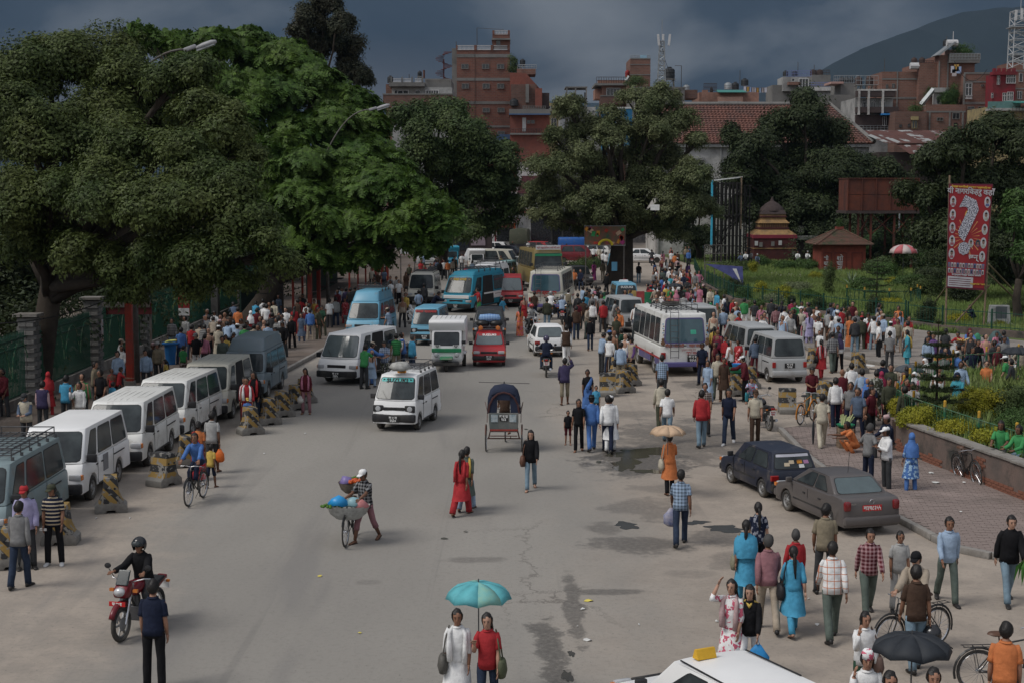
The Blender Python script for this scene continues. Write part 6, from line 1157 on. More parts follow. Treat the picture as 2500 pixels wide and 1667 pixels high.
def lorry(label,pos,fwd,cabm,boxm,L=6):
 r=vroot('lorry',label,'truck',pos,fwd)
 Pz([(.9,.6),(.9,2.1),(2.0,2.1),(2.3,1.4),(2.45,1.3),(2.5,.6)],-1,1).obj('cab',cabm,r,bevel=.08,smooth=True)
 Pz([(-1.1,2.5),(-1.0,2.75),(0,2.9),(1.0,2.75),(1.1,2.5),(1.12,1.0),(-1.12,1.0)],-3.3,.8,plane='yz').obj('canvas_cover',boxm,r,bevel=.05,smooth=True)
 Bx((-1.2,0,.85),(4.4,2.1,.35)).obj('load_bed',BLK,r)
 window(lambda u,v:Vector((lerp(2.32,2.02,v),lerp(-1,1,u),lerp(1.4,2.1,v))),.06,.94,.1,.9,r)
 for s in(-1,1):
  window(lambda u,v,s=s:Vector((lerp(.95,2.2,u),s*1.002,lerp(1.4,2.05,v))),.1,.85,.1,.9,r,slant1=-.15)
  for x in(1.7,-1.9):wheel(r,x,s*.88,.45,.28)
 return r
lorry('olive canvas-covered lorry waiting at the far crossing',(-.4+1.5,186),(.1,1),P_OLIVE,P_OLIVE)
lorry('bright blue lorry behind the trunk of the big tree',(6.5+1.5,175),(1,.05),paint('bright_blue_paint',(.01,.09,.33)),paint('bright_blue_paint',(0,0,0))).scale=(.8,.8,.72)
CYB=mat('cycle_black',(.02,.02,.02),rough=.4,spec=.5);SADL=mat('saddle_brown',(.10,.05,.03),rough=.5)
def spoked(mb,c,Rr,n=18,th=.016,tire=.02):
 x,y,z=c;mb.tube([(x+Rr*math.cos(a),y,z+Rr*math.sin(a))for a in[2*PI*i/24 for i in range(24)]],tire,closed=True,n=5,mi=0)
 mb.tube([(x+(Rr-.03)*math.cos(a),y,z+(Rr-.03)*math.sin(a))for a in[2*PI*i/24 for i in range(24)]],.012,closed=True,n=4,mi=1)
 for i in range(n):
  a=2*PI*i/n;mb.tube([(x+.03*math.cos(a+1),y+(.02 if i%2 else-.02),z+.03*math.sin(a+1)),(x+(Rr-.03)*math.cos(a),y,z+(Rr-.03)*math.sin(a))],.0035,n=3,mi=1,cap=False)
 mb.lathe([(.03,-.04),(.03,.04)],(x,y,z),n=8,axis='y',mi=1)
def bicycle(label,pos,fwd,frame=CYB,lean=0,name='bicycle',carrier=True,bars=True):
 r=vroot(name,label,'bicycle',pos,fwd);r.rotation_euler[0]=0
 inner=r
 if lean:r.rotation_mode='XYZ';r.rotation_euler=(lean*math.cos(0),0,r.rotation_euler[2])
 Rr=.34
 for x in(-.54,.54):
  m=MB();spoked(m,(0,0,0),Rr-.02);o=m.obj('wheel',[TYRE,CHR],r,loc=(x,0,Rr))
  g_=MB();a0=.35 if x>0 else.0;g_.tube([((Rr+.035)*math.cos(a),0,(Rr+.035)*math.sin(a))for a in[lerp(.5 if x>0 else.35,PI-.1,i/10)if x>0 else lerp(.9,PI+.3,i/10)for i in range(11)]],[.02]*11,n=4);g_.obj('mudguard',frame,r,loc=(x,0,Rr))
 f=MB();bb=(-.10,0,.30);st=(-.22,0,.80);hd=(.36,0,.86);hl=(.40,0,.68)
 f.tube([bb,st],.015);f.tube([(-.20,0,.76),hd],.014);f.tube([bb,hl],.015);f.tube([hd,hl],.017)
 for s in(-1,1):
  f.tube([(-.54,s*.05,.34),bb],.010);f.tube([(-.54,s*.05,.34),(-.21,s*.02,.76)],.009);f.tube([hl,(.44,s*.05,.55),(.54,s*.05,.34)],.011)
 f.obj('frame',frame,r)
 Tb([(-.22,0,.80),(-.235,0,.90)],.012).lathe([(.001,.03),(.10,.02),(.12,-.01),(.06,-.04),(.001,-.05)],(-.27,0,.93),n=12,sx=1.25,sy=.8).obj('saddle',CYB if frame is not CYB else SADL,r,smooth=True)
 if bars:Tb([(.22,.28,.92),(.33,.26,.96),(.36,.10,.97),(.355,0,.95),(.36,-.10,.97),(.33,-.26,.96),(.22,-.28,.92)],.011).tube([(.36,0,.86),(.355,0,.96)],.012).obj('handlebar',CHR,r)
 Lt([(.09,-.005),(.09,.005)],(-.10,.05,.30),n=14,axis='y').tube([(-.1,.07,.30),(-.02,.08,.14)],.009).tube([(-.1,-.07,.30),(-.18,-.08,.46)],.009).obj('crank',CYB,r)
 if carrier:
  c=MB();
  for s in(-.06,.06):c.tube([(-.80,s,.74),(-.28,s,.74)],.007);c.tube([(-.62,s,.74),(-.54,s*1.2,.34)],.006)
  for i in range(4):c.tube([(-.78+i*.15,-.07,.74),(-.78+i*.15,.07,.74)],.006)
  c.obj('carrier',CYB,r)
 Tb([(-.50,-.05,.30),(-.46,-.18,.01)],.007).obj('kickstand',CYB,r)
 return r
bicycle('black bicycle leaning on the low brick wall',(11.98,39.25),(.15,-1),lean=.12)
bicycle('black roadster bicycle with a rear carrier at the bottom right corner',at(2386,1690,(1,.05),-.54),(1,.05))
bicycle('dark bicycle held by the man in the dark cap',at(2170,1600,(-.86,-.51),.54),(-.86,-.51))
bicycle('orange bicycle with a black bag on its saddle, right of the concrete barrier',(9.75,49.6),(.55,.83),frame=mat('orange_frame',(.55,.20,.02)))
bicycle('black bicycle ridden by the man in the blue shirt',at(461,1236,(-.13,-.99),.54),(-.13,-.99))
bv=bicycle('vendor bicycle loaded with vegetable baskets, pushed by a man in a checked shirt',at(844,1335,(-.10,-.99),.54),(-.10,-.99))
def motorbike(label,pos,fwd,pm,helm=None,front_cowl=True,lean=0,group=None):
 r=vroot('motorcycle',label,'motorcycle',pos,fwd,group);Rr=.30
 for x in(-.64,.64):
  o=empty('wheel',loc=(x,0,Rr));o.parent=r;t=MB();t.tube([(Rr*.9*math.cos(a),0,Rr*.9*math.sin(a))for a in[2*PI*i/22 for i in range(22)]],.045,closed=True,n=7);t.obj('tyre',TYRE,o,smooth='all')
  s_=MB();s_.tube([(.22*math.cos(a),0,.22*math.sin(a))for a in[2*PI*i/20 for i in range(20)]],.018,closed=True,n=5)
  for i in range(6):a=2*PI*i/6;s_.box((.11*math.cos(a),0,.11*math.sin(a)),(.22,.03,.03),ry=-a)
  s_.lathe([(.12,.03),(.12,.035)],n=16,axis='y');s_.obj('rim',RIM,o)
 Bx((-.02,0,.36),(.40,.24,.26)).lathe([(.09,-.17),(.09,.17)],(.02,0,.33),n=12,axis='y').lathe([(.06,0),(.075,.05),(.075,.2),(.05,.25)],(.08,0,.44),n=10).obj('engine',STEEL,r,bevel=.02)
 Tb([(.40,0,.88),(.10,0,.40),(-.25,0,.38),(-.45,0,.60),(-.80,0,.74)],.025).tube([(-.64,.09,.3),(-.1,.09,.36)],.025).tube([(-.64,-.09,.3),(-.1,-.09,.36)],.025).obj('frame',BLK,r)
 for s in(-1,1):Tb([(.36,s*.085,.95),(.64,s*.085,.30)],[.026,.022],n=8).obj('fork',CHR,r)
 tk=MB();tk.lathe([(.001,-.26),(.10,-.24),(.145,-.08),(.16,.08),(.12,.24),(.001,.28)],(.12,0,.82),n=14,axis='x',sx=1,sy=.85);tk.obj('fuel_tank',pm,r,smooth='all')
 Pz([(-.78,.82),(-.5,.78),(-.12,.76),(-.10,.70),(-.5,.68),(-.80,.76)],-.12,.12).obj('seat',SEAL,r,bevel=.03,smooth=True)
 Pz([(-.92,.80),(-.55,.76),(-.2,.68),(-.25,.55),(-.6,.62),(-.95,.74)],-.09,.09).obj('tail_cowl',pm,r,bevel=.03,smooth=True)
 Bx((-.95,0,.74),(.05,.12,.07)).obj('tail_light',RED_L,r,bevel=.01)
 Tb([(.66+.36*math.cos(a),0,.30+.36*math.sin(a))for a in[lerp(.5,2.4,i/8)for i in range(9)]],.055,n=6).obj('front_mudguard',pm,r,smooth='all')
 if front_cowl:
  Pz([(.42,1.02),(.58,.98),(.70,.86),(.66,.74),(.46,.74),(.38,.86)],-.13,.13).obj('front_cowl',pm,r,bevel=.05,smooth=True)
  Pz([(.44,1.20),(.47,1.20),(.62,.97),(.56,.95)],-.11,.11).obj('windscreen',GLASS,r,bevel=.02)
  Lt([(.001,.05),(.09,.03),(.11,-.04)],(.68,0,.86),n=14,axis='x',sx=1,sy=.75).obj('headlight',CLR_L,r,smooth='all')
 else:Lt([(.001,.06),(.07,.04),(.09,0),(.07,-.10)],(.56,0,.92),n=14,axis='x').obj('headlight',CLR_L,r,smooth='all')
 Tb([(.22,.36,1.0),(.34,.30,1.03),(.40,.10,.98),(.40,-.10,.98),(.34,-.30,1.03),(.22,-.36,1.0)],.014).obj('handlebar',CHR,r)
 for s in(-1,1):
  Tb([(.33,s*.28,1.03),(.36,s*.36,1.18)],.007,n=4).lathe([(.001,-.02),(.06,-.01),(.06,.01),(.001,.02)],(.36,s*.38,1.23),n=10,axis='x',sx=1,sy=.8).obj('mirror',BLK,r)
  Bx((.52,s*.22,.86),(.05,.08,.05)).obj('indicator',AMB_L,r);Bx((-.82,s*.15,.70),(.05,.06,.04)).obj('indicator',AMB_L,r)
  Bx((0,s*.20,.28),(.06,.16,.03)).obj('footrest',BLK,r)
 Tb([(.02,-.14,.28),(-.4,-.15,.26),(-.85,-.17,.36)],[.03,.04,.05],n=8).obj('exhaust',CHR,r)
 plate(r,(.76,0,.68),FR,'',lines=['बा १७ प'],mt=PL_R,size=.07,w=.30,h=.08);plate(r,(-.97,0,.60),BK,'',lines=['बा ७ प','९९२५'],mt=WHT,size=.07,w=.20,h=.14,tm=REDL)
 return r
motorbike('maroon motorcycle with chrome crash bar ridden by a man in a black jacket',at(297,1564,(-.24,-.97),.64),(-.24,-.97),paint('maroon_gloss',(.14,.008,.014),rough=.25,mask=(.8,.95)))
motorbike('dark motorcycle with a red number plate riding away in mid road',(1.42,62.4),(.02,1),P_BLACK,front_cowl=False)
motorbike('motorcycle with round headlamp facing the camera near the orange-sari woman',(1.05,79.5),(.35,-.94),P_BLACK,front_cowl=False)
motorbike('motorcycle with red plate riding away behind the cream bus',(2.85,86.3),(0,1),P_RED,front_cowl=False)
motorbike('motorcycle of the rider in a white shirt beside the cream bus',(2.3,89.5),(.1,1),P_BLACK,front_cowl=False)
motorbike('motorcycle carrying two men away at the far crossing',(13.9,151),(.05,1),P_BLACK,front_cowl=False)
motorbike('motorcycle with chrome mirror parked at the right of the puddles',(8.1,48.6),(-.2,1),P_BLACK,front_cowl=False)
motorbike('motorcycle parked beside the boarding white van',(-4.6,66.0),(.2,1),P_BLACK,front_cowl=False)
def rickshaw(pos,fwd):
 r=vroot('cycle_rickshaw','cycle rickshaw with a blue folding hood and painted back panel, riding away','rickshaw',pos,fwd)
 RU=mat('rickshaw_rust',(.10,.045,.035),rough=.7);BP=mat('rickshaw_panel',(.10,.115,.11),rough=.6,dirt=(.22,.2,.18));HD=mat('hood_blue',(.018,.024,.048),rough=.9,bump=.4,bs=9);HR=mat('hood_red_trim',(.06,.025,.025),rough=.9)
 for s in(-1,1):
  m=MB();spoked(m,(0,0,0),.36,n=22);m.obj('wheel',[TYRE,CHR],r,loc=(-.35,s*.53,.38));Tb([(-.35+.41*math.cos(a),s*.53,.38+.41*math.sin(a))for a in[lerp(.4,2.7,i/9)for i in range(10)]],.022,n=4).obj('mudguard',RU,r)
  f=MB();f.tube([(-.35,s*.45,.38),(-.35,s*.40,.62)],.016);f.tube([(-.62,s*.40,.62),(.25,s*.40,.60),(.5,s*.05,.45)],.018);f.tube([(-.15,s*.40,.62),(-.35,s*.46,.40),(-.60,s*.40,.62)],.012);f.obj('frame',RU,r)
 Tb([(-.35,-.55,.38),(-.35,.55,.38)],.02).tube([(-.62,-.40,.50),(-.62,.40,.50)],.016).tube([(-.62,-.2,.5),(-.35,-.2,.38)],.012).obj('axle',RU,r)
 m=MB();spoked(m,(0,0,0),.32);m.obj('wheel',[TYRE,CHR],r,loc=(1.35,0,.34))
 Tb([(.3,0,.5),(.55,0,.45),(.75,0,.82),(1.15,0,.85),(1.35,0,.34)],.02).tube([(.55,0,.45),(1.15,0,.80)],.018).tube([(1.12,0,.85),(1.10,0,1.02)],.015).obj('bicycle_frame',RU,r)
 Tb([(.95,.3,1.0),(1.10,.26,1.05),(1.12,0,1.02),(1.10,-.26,1.05),(.95,-.3,1.0)],.012).obj('handlebar',CHR,r)
 Lt([(.001,.03),(.10,.02),(.12,-.02),(.001,-.04)],(.70,0,.93),n=10,sx=1.2,sy=.8).obj('saddle',SADL,r)
 Pz([(-.40,.62),(.40,.62),(.43,.90),(.43,1.18),(-.43,1.18),(-.43,.90)],-.66,-.60,plane='yz').obj('back_panel',BP,r,bevel=.01)
 Bx((-.3,0,.70),(.62,.80,.16)).obj('seat_box',BP,r,bevel=.02);Bx((-.3,0,.83),(.55,.78,.10)).obj('seat_cushion',mat('cushion_red',(.2,.03,.03)),r,bevel=.03)
 Bx((-.67,0,.68),(.03,.82,.05)).obj('red_rail',mat('rail_red',(.25,.04,.03)),r)
 for s in(-1,1):Bx((-.672,s*.27,1.03),(.012,.2,.22)).obj('painted_sign',mat('pale_print',(.38,.42,.43),dirt=(.12,.2,.25),dscale=9),r)
 plate(r,(-.675,0,1.04),BK,'',lines=['क म पा','२८४'],size=.11,w=.24,h=.18)
 n=9;hoops=[(-.62,.44,1.20),(-.58,.49,1.80),(-.25,.50,2.0),(.12,.49,1.94),(.42,.47,1.72)]
 ang=[PI*i/(n-1)for i in range(n)]
 rows=[]
 for i,(x,wd,zt)in enumerate(hoops[1:]):
  rows.append([(x+(-.02 if j%2 else.02),wd*math.copysign(abs(math.cos(a))**.6,math.cos(a)),1.15+(zt-1.15)*math.sin(a)**.7)for j,a in enumerate(ang)])
 vs=[p for rw in rows for p in rw];fs=[(i*n+j,i*n+j+1,(i+1)*n+j+1,(i+1)*n+j)for i in range(len(rows)-1)for j in range(n-1)]
 o=MB().add(vs,fs).obj('hood',HD,r,smooth='all');sm=o.modifiers.new('s','SOLIDIFY');sm.thickness=.02
 bk=MB()
 for s in(-1,1):bk.prism([(s*.44,1.15),(s*.45,1.55),(s*.36,1.72),(s*.18,1.74),(s*.20,1.15)],-.60,-.57,plane='yz')
 bk.prism([(-.36,1.70),(-.20,1.80),(.20,1.80),(.36,1.70),(.2,1.55),(-.2,1.55)],-.60,-.57,plane='yz');bk.obj('back_curtain',HD,r)
 Tb([(-.6,.45*math.cos(a),1.18+.60*math.sin(a))for a in ang],.03,n=6).obj('hood_hem',HR,r)
 for s in(-1,1):
  Tb([(-.55,s*.46,1.15),(-.2,s*.56,1.45),(.1,s*.50,1.1),(-.3,s*.5,.85)],.010,n=4).obj('hood_iron',RU,r)
 Tb([(-.1,-.75,1.98),(-.1,.75,2.02)],.008,n=4).tube([(-.1,0,1.9),(-.1,0,2.04)],.016).obj('cross_rod',BLK,r)
 return r
RK=rickshaw((-.23,44.5),(.02,1))
# =============== PEOPLE ===============
CC=dict(wh=('white',(.76,.76,.75)),cr=('cream',(.50,.45,.34)),lb=('light blue',(.30,.42,.58)),bl=('blue',(.05,.16,.45)),rb=('royal blue',(.02,.07,.42)),nv=('navy',(.014,.020,.045)),bk=('black',(.012,.012,.014)),gy=('grey',(.20,.20,.20)),dg=('dark grey',(.045,.047,.05)),lg=('light grey',(.36,.36,.35)),rd=('red',(.42,.012,.018)),mr=('maroon',(.11,.012,.02)),cm=('crimson',(.30,.015,.06)),pk=('pink',(.50,.16,.24)),lk=('pale pink',(.52,.34,.34)),og=('orange',(.62,.17,.03)),yl=('yellow',(.60,.40,.05)),gn=('green',(.04,.28,.08)),dn=('dark green',(.02,.07,.04)),tq=('turquoise',(.03,.33,.42)),cy=('bright blue',(.03,.30,.50)),br=('brown',(.07,.04,.026)),bg=('beige',(.38,.31,.23)),pu=('purple',(.14,.06,.22)),lv=('lavender',(.36,.33,.55)),kh=('khaki',(.24,.20,.13)),ol=('olive',(.06,.065,.04)),jn=('dark blue',(.025,.04,.075)),jl=('faded blue',(.16,.25,.32)),gr=('grey-green',(.10,.13,.11)),rs=('rose',(.30,.13,.15)),dv=('dark violet',(.05,.04,.10)),sl=('slate blue',(.09,.13,.20)),mg=('magenta',(.40,.05,.25)))
for _k,(_n,_c)in CC.items():_l=sum(_c)/3;CC[_k]=(_n,tuple((x*.84+_l*.16)*.94 for x in _c))
PAT={'1':('checked',),'2':('striped',),'3':('plaid',),'4':('printed',),'5':('finely striped',),'6':('camouflage',)}
def cloth(c,pat='',c2=None):
 key='cloth_'+CC[c][0].replace(' ','_')+('_'+PAT[pat][0].replace(' ','_')if pat else '')
 if key in _M:return _M[key]
 m=mat(key,CC[c][1],rough=.9,var=.24,vs=5,bump=.7,bs=13,spec=.15)
 if pat:
  n=m.node_tree.nodes;l=m.node_tree.links;b=n['Principled BSDF'];src=b.inputs['Base Color'].links[0].from_socket
  tc=n.new('ShaderNodeTexCoord');sp=n.new('ShaderNodeSeparateXYZ');l.new(tc.outputs['Object'],sp.inputs[0])
  base=CC[c][1];lum=sum(base)/3;alt=tuple(min(1,x*.3)for x in base)if lum>.3 else(tuple(min(.7,x*2.0+.22)for x in base))
  if pat=='3':alt=(.55,.18,.08)if c=='wh' else alt
  if pat=='2':alt=(.5,.42,.3)if lum<.1 else tuple(x*.35 for x in base)
  def stripe(ax,k,d):
   a=n.new('ShaderNodeMath');a.operation='MULTIPLY';l.new(sp.outputs[ax],a.inputs[0]);a.inputs[1].default_value=k
   f=n.new('ShaderNodeMath');f.operation='FRACT';l.new(a.outputs[0],f.inputs[0]);g=n.new('ShaderNodeMath');g.operation='LESS_THAN';l.new(f.outputs[0],g.inputs[0]);g.inputs[1].default_value=d;return g.outputs[0]
  if pat in '13':
   k=14 if pat=='1' else 9;d=.45 if pat=='1' else.12
   a=stripe('X',k,d);z=stripe('Z',k,d);s=n.new('ShaderNodeMath');s.operation='ADD';l.new(a,s.inputs[0]);l.new(z,s.inputs[1]);h=n.new('ShaderNodeMath');h.operation='MULTIPLY';l.new(s.outputs[0],h.inputs[0]);h.inputs[1].default_value=.5 if pat=='1' else.85;h.use_clamp=True;fac=h.outputs[0]
  elif pat=='2':fac=stripe('Z',13,.38)
  elif pat=='5':fac=stripe('X',40,.3)
  else:
   v=n.new('ShaderNodeTexNoise');v.inputs['Scale'].default_value=13;l.new(tc.outputs['Object'],v.inputs['Vector']);g=n.new('ShaderNodeMath');g.operation='GREATER_THAN';l.new(v.outputs['Fac'],g.inputs[0]);g.inputs[1].default_value=.55;fac=g.outputs[0]
   if pat=='4' and lum>.25:alt=(.55,.12,.18)
  mx=n.new('ShaderNodeMix');mx.data_type='RGBA';l.new(fac,mx.inputs[0]);l.new(src,mx.inputs[6]);mx.inputs[7].default_value=(*alt,1);l.new(mx.outputs[2],b.inputs['Base Color'])
 return m
SKIN=[mat('skin_%s'%n_,c,rough=.6,var=.08,vs=8,spec=.3)for n_,c in(('tan',(.33,.175,.115)),('brown',(.245,.125,.078)),('deep',(.16,.08,.05)),('fair',(.40,.235,.165)))]
HAIRM=mat('black_hair',(.012,.010,.009),rough=.5,bump=.5,bs=30);HAIRG=mat('grey_hair',(.05,.048,.046),rough=.7);FACEM=mat('eye_dark',(.012,.01,.01),rough=.3);LIPM=mat('lip',(.20,.06,.055),rough=.5)
SHM=mat('shoe_black',(.02,.018,.017),rough=.5);SHW=mat('shoe_white',(.5,.5,.5));SHS=mat('sandal_brown',(.06,.035,.025))
D2=R
def pose(lean=2,la=(4,8,8,0),ra=(4,8,8,0),ll=(1,2,3),rl=(1,2,3),sit=0,yaw=0,pit=6):
 """angles in degrees; arms (flex,abduct,elbow,inward) legs (hip,spread,knee)"""
 J={};l=D2(lean);fw=Vector((0,math.cos(l),-math.sin(l)));up=Vector((0,math.sin(l),math.cos(l)))
 J['fw'],J['up']=fw,up;pel=Vector((0,0,0));J['pel']=pel
 for k,s,L_,A in(('L',-1,ll,la),('R',1,rl,ra)):
  h,sp,kn=[D2(a)for a in L_];hip=Vector((s*.09,0,-.02));J['hip'+k]=hip
  t=Vector((s*math.sin(sp)*math.cos(h)if not sit else s*math.sin(sp),math.sin(h),-math.cos(h)*math.cos(sp))).normalized();knee=hip+t*.41
  d=Vector((s*math.sin(sp)*.4*(0 if sit else 1),math.sin(h-kn),-math.cos(h-kn))).normalized();ank=knee+d*.40;J['knee'+k],J['ank'+k]=knee,ank
  fd=Vector((s*.18,1,0)).normalized();tilt=max(0,-(h-kn)-.35);J['foot'+k]=(fd*math.cos(tilt)+Vector((0,0,-math.sin(tilt)))).normalized()
  sh=up*.440+Vector((s*.150,0,0));a,ab,el,inw=[D2(q)for q in A];a+=-l*0
  u=Vector((s*math.sin(ab),math.sin(a)*math.cos(ab),-math.cos(a)*math.cos(ab))).normalized();elb=sh+u*.27
  f=Vector((s*(math.sin(ab)*.6)-s*math.sin(inw),math.sin(a+el)*math.cos(inw*.7),-math.cos(a+el)*math.cos(inw*.7))).normalized();wr=elb+f*.245
  J['sh'+k],J['elb'+k],J['wr'+k],J['hd'+k]=sh,elb,wr,f
 y,p=D2(yaw),D2(pit+lean*.3);hf=Vector((math.sin(y)*math.cos(p),math.cos(y)*math.cos(p),-math.sin(p)));hr=Vector((math.cos(y),-math.sin(y),0));hu=hr.cross(hf);J['hf'],J['hr'],J['hu']=hf,hr,hu
 J['nk']=up*.50;J['hc']=up*.562+hu*.09+hf*.014
 lo=min(min(J['ankL'].z+J['footL'].z*.15,J['ankR'].z+J['footR'].z*.15,J['ankL'].z,J['ankR'].z)-.075,99)if not sit or sit==2 else-(.0)
 dz=-lo if sit!=1 else 0
 for k in('pel','hipL','hipR','kneeL','kneeR','ankL','ankR','shL','shR','elbL','elbR','wrL','wrR','nk','hc'):J[k]=J[k]+Vector((0,0,dz))
 J['top']=(J['hc']+J['hu']*.115).z;return J
def ring(c,rx,ry,right,fwd,n=12,sq=2.3):
 o=[]
 for i in range(n):
  a=2*PI*i/n;ca,sa=math.cos(a),math.sin(a);o.append(c+right*(rx*math.copysign(abs(ca)**(2/sq),ca))+fwd*(ry*math.copysign(abs(sa)**(2/sq),sa)))
 return o
def loft(mb,rings,cap=(1,1),mi=0):
 n=len(rings[0]);vs=[p for r_ in rings for p in r_];fs=[(i*n+j,i*n+(j+1)%n,(i+1)*n+(j+1)%n,(i+1)*n+j)for i in range(len(rings)-1)for j in range(n)]
 if cap[0]:fs.append(tuple(range(n))[::-1])
 if cap[1]:fs.append(tuple((len(rings)-1)*n+j for j in range(n)))
 mb.add(vs,fs,mi)
XR=Vector((1,0,0))
def wrinkle(mb,a=.008,k=8):
 mb.v=[tuple(Vector(v)+noise.noise_vector(Vector(v)*k)*a)for v in mb.v]
def hand(mb,J,k,s):
 w=J['wr'+k];f=J['hd'+k];side=f.cross(Vector((0,0,1))if abs(f.z)<.9 else Vector((0,1,0))).normalized()
 across=Vector((0,1,0))if abs(f.z)>.7 else side;across=(across-f*across.dot(f)).normalized();nrm=f.cross(across)
 loft(mb,[ring(w,.024,.019,across,nrm,8),ring(w+f*.04,.036,.016,across,nrm,8),ring(w+f*.085,.040,.014,across,nrm,8)])
 pal=nrm*(-s if nrm.x>0 else s)*.4;ln=(.062,.072,.078,.068);
 for i in range(4):
  o=w+f*.08+across*(.030-.020*i)*1.0;m=o+f*ln[3-i]*.55+pal*.012;e=m+(f*.75+pal*1.1).normalized()*ln[3-i]*.5
  mb.tube([o,m,e],[.0095,.009,.0065],n=5)
 o=w+f*.025+across*.030;mb.tube([o,o+f*.03+across*.026,o+f*.062+across*.030+pal*.02],[.012,.011,.008],n=5)
def body_mesh(J,far=0):
 mb=MB();up,fw=J['up'],J['fw'];p=J['pel']
 loft(mb,[ring(p+up*h,a,b,XR,fw,10)for h,a,b in((-.06,.12,.08),(.05,.135,.09),(.14,.125,.085),(.30,.15,.10),(.40,.15,.09),(.45,.12,.07),(.49,.055,.055))])
 loft(mb,[ring(J['nk']-up*.03,.056,.056,XR,fw,10),ring(J['hc']-J['hu']*.10-J['hf']*.012,.048,.052,J['hr'],J['hf'],10)])
 c,hu,hf,hr=J['hc'],J['hu'],J['hf'],J['hr']
 loft(mb,[ring(c+hu*h+hf*o,a,b,hr,hf,12,2.1)for h,a,b,o in((-.112,.022,.022,.045),(-.10,.040,.045,.03),(-.07,.056,.070,.012),(-.03,.066,.084,.003),(.02,.072,.092,0),(.06,.070,.088,-.004),(.09,.055,.068,-.006),(.11,.025,.03,-.008))])
 loft(mb,[ring(c+hu*h+hf*o,a,b,hr,hf,6)for h,a,b,o in((-.035,.014,.012,.096),(-.022,.017,.016,.098),(.0,.010,.012,.092),(.02,.007,.008,.086))])
 for s in(-1,1):loft(mb,[ring(c+hr*s*(.070+.008*i)-hf*.012-hu*.005,.012+.006*(i==1),.026+.006*(i==1),hf,hu,8)for i in range(3)])
 for k,s in(('L',-1),('R',1)):
  mb.tube([J['sh'+k],J['sh'+k].lerp(J['elb'+k],.5),J['elb'+k],J['elb'+k].lerp(J['wr'+k],.35),J['wr'+k]],[.044,.042,.036,.038,.024],n=8 if not far else 5)
  if far:continue
  hand(mb,J,k,s)
  mb.tube([J['hip'+k],J['hip'+k].lerp(J['knee'+k],.5),J['knee'+k],J['knee'+k].lerp(J['ank'+k],.35),J['ank'+k]],[.080,.070,.050,.052,.034],n=8)
  a=J['ank'+k];fd=J['foot'+k];sd_=fd.cross(Vector((0,0,1))).normalized();u_=sd_.cross(fd)
  loft(mb,[ring(a-fd*.05-u_*.035,.026,.028,sd_,u_,8),ring(a+fd*.0-u_*.03,.032,.036,sd_,u_,8),ring(a+fd*.09-u_*.045,.038,.024,sd_,u_,8),ring(a+fd*.165-u_*.058,.034,.014,sd_,u_,8)])
 return mb
def face_mesh(J):
 mb=MB();c,hu,hf,hr=J['hc'],J['hu'],J['hf'],J['hr']
 for s in(-1,1):
  loft(mb,[ring(c+hr*s*.030+hu*.012+hf*(.084+.004*i),.013-.004*i,.006-.002*i,hr,hu,8)for i in range(2)])
  loft(mb,[ring(c+hr*s*.031+hu*.031+hf*(.084+.004*i),.019,.004,hr,hu,6)for i in range(2)])
 loft(mb,[ring(c-hu*.062+hf*(.074+.006*i),.023,.0065,hr,hu,8)for i in range(2)],mi=1);return mb
def legpt(J,k,z):
 h,kn,a=J['hip'+k],J['knee'+k],J['ank'+k]
 if z>=h.z:return h
 if z>=kn.z:return h.lerp(kn,(h.z-z)/max(1e-5,h.z-kn.z))
 return kn.lerp(a,min(1,(kn.z-z)/max(1e-5,kn.z-a.z)))
def torso_rings(J,t=0,hem=-.06,flare=0,neck=.505):
 up,fw,p=J['up'],J['fw'],J['pel'];pr=((hem,.166+flare,.122+flare*.7),(.04,.160,.118),(.14,.150,.112),(.25,.160,.115),(.36,.172,.116),(.415,.172,.102),(.455,.145,.086),(.485,.098,.074),(.51,.066,.064))
 return[ring(p+up*h,a+t,b+t,XR,fw,14,2.4)for h,a,b in pr]
def shirt_mesh(J,sl='L',t=0.0,hem=-.08,wide=0):
 mb=MB();loft(mb,torso_rings(J,t,hem,wide))
 for k in 'LR':
  S,E,W_=J['sh'+k],J['elb'+k],J['wr'+k]
  iv=Vector((-.05 if S.x>0 else.05,0,-.012));pts=[S+iv,S+iv*.1,S.lerp(E,.22),S.lerp(E,.6)];rr=[.036+t,.054+t,.060+t,.056+t]
  if sl=='L':pts+=[E,E.lerp(W_,.5),E.lerp(W_,.93)];rr+=[.054+t,.048+t,.040+t]
  elif sl=='M':pts+=[E,E.lerp(W_,.3)];rr+=[.054,.050]
  elif sl=='N':pts=pts[:2]+[S.lerp(E,.12)];rr=[.036+t,.054+t,.060+t]
  else:pts+=[S.lerp(E,.80)];rr+=[.062+t]
  mb.tube(pts,rr,n=9)
 up,p=J['up'],J['pel']
 if sl!='N' and hem<.1:loft(mb,[ring(p+up*h,a,a,XR,J['fw'],12)for h,a in((.492,.078),(.515,.066),(.53,.068),(.505,.088))],cap=(0,0))
 wrinkle(mb,.010,7);return mb
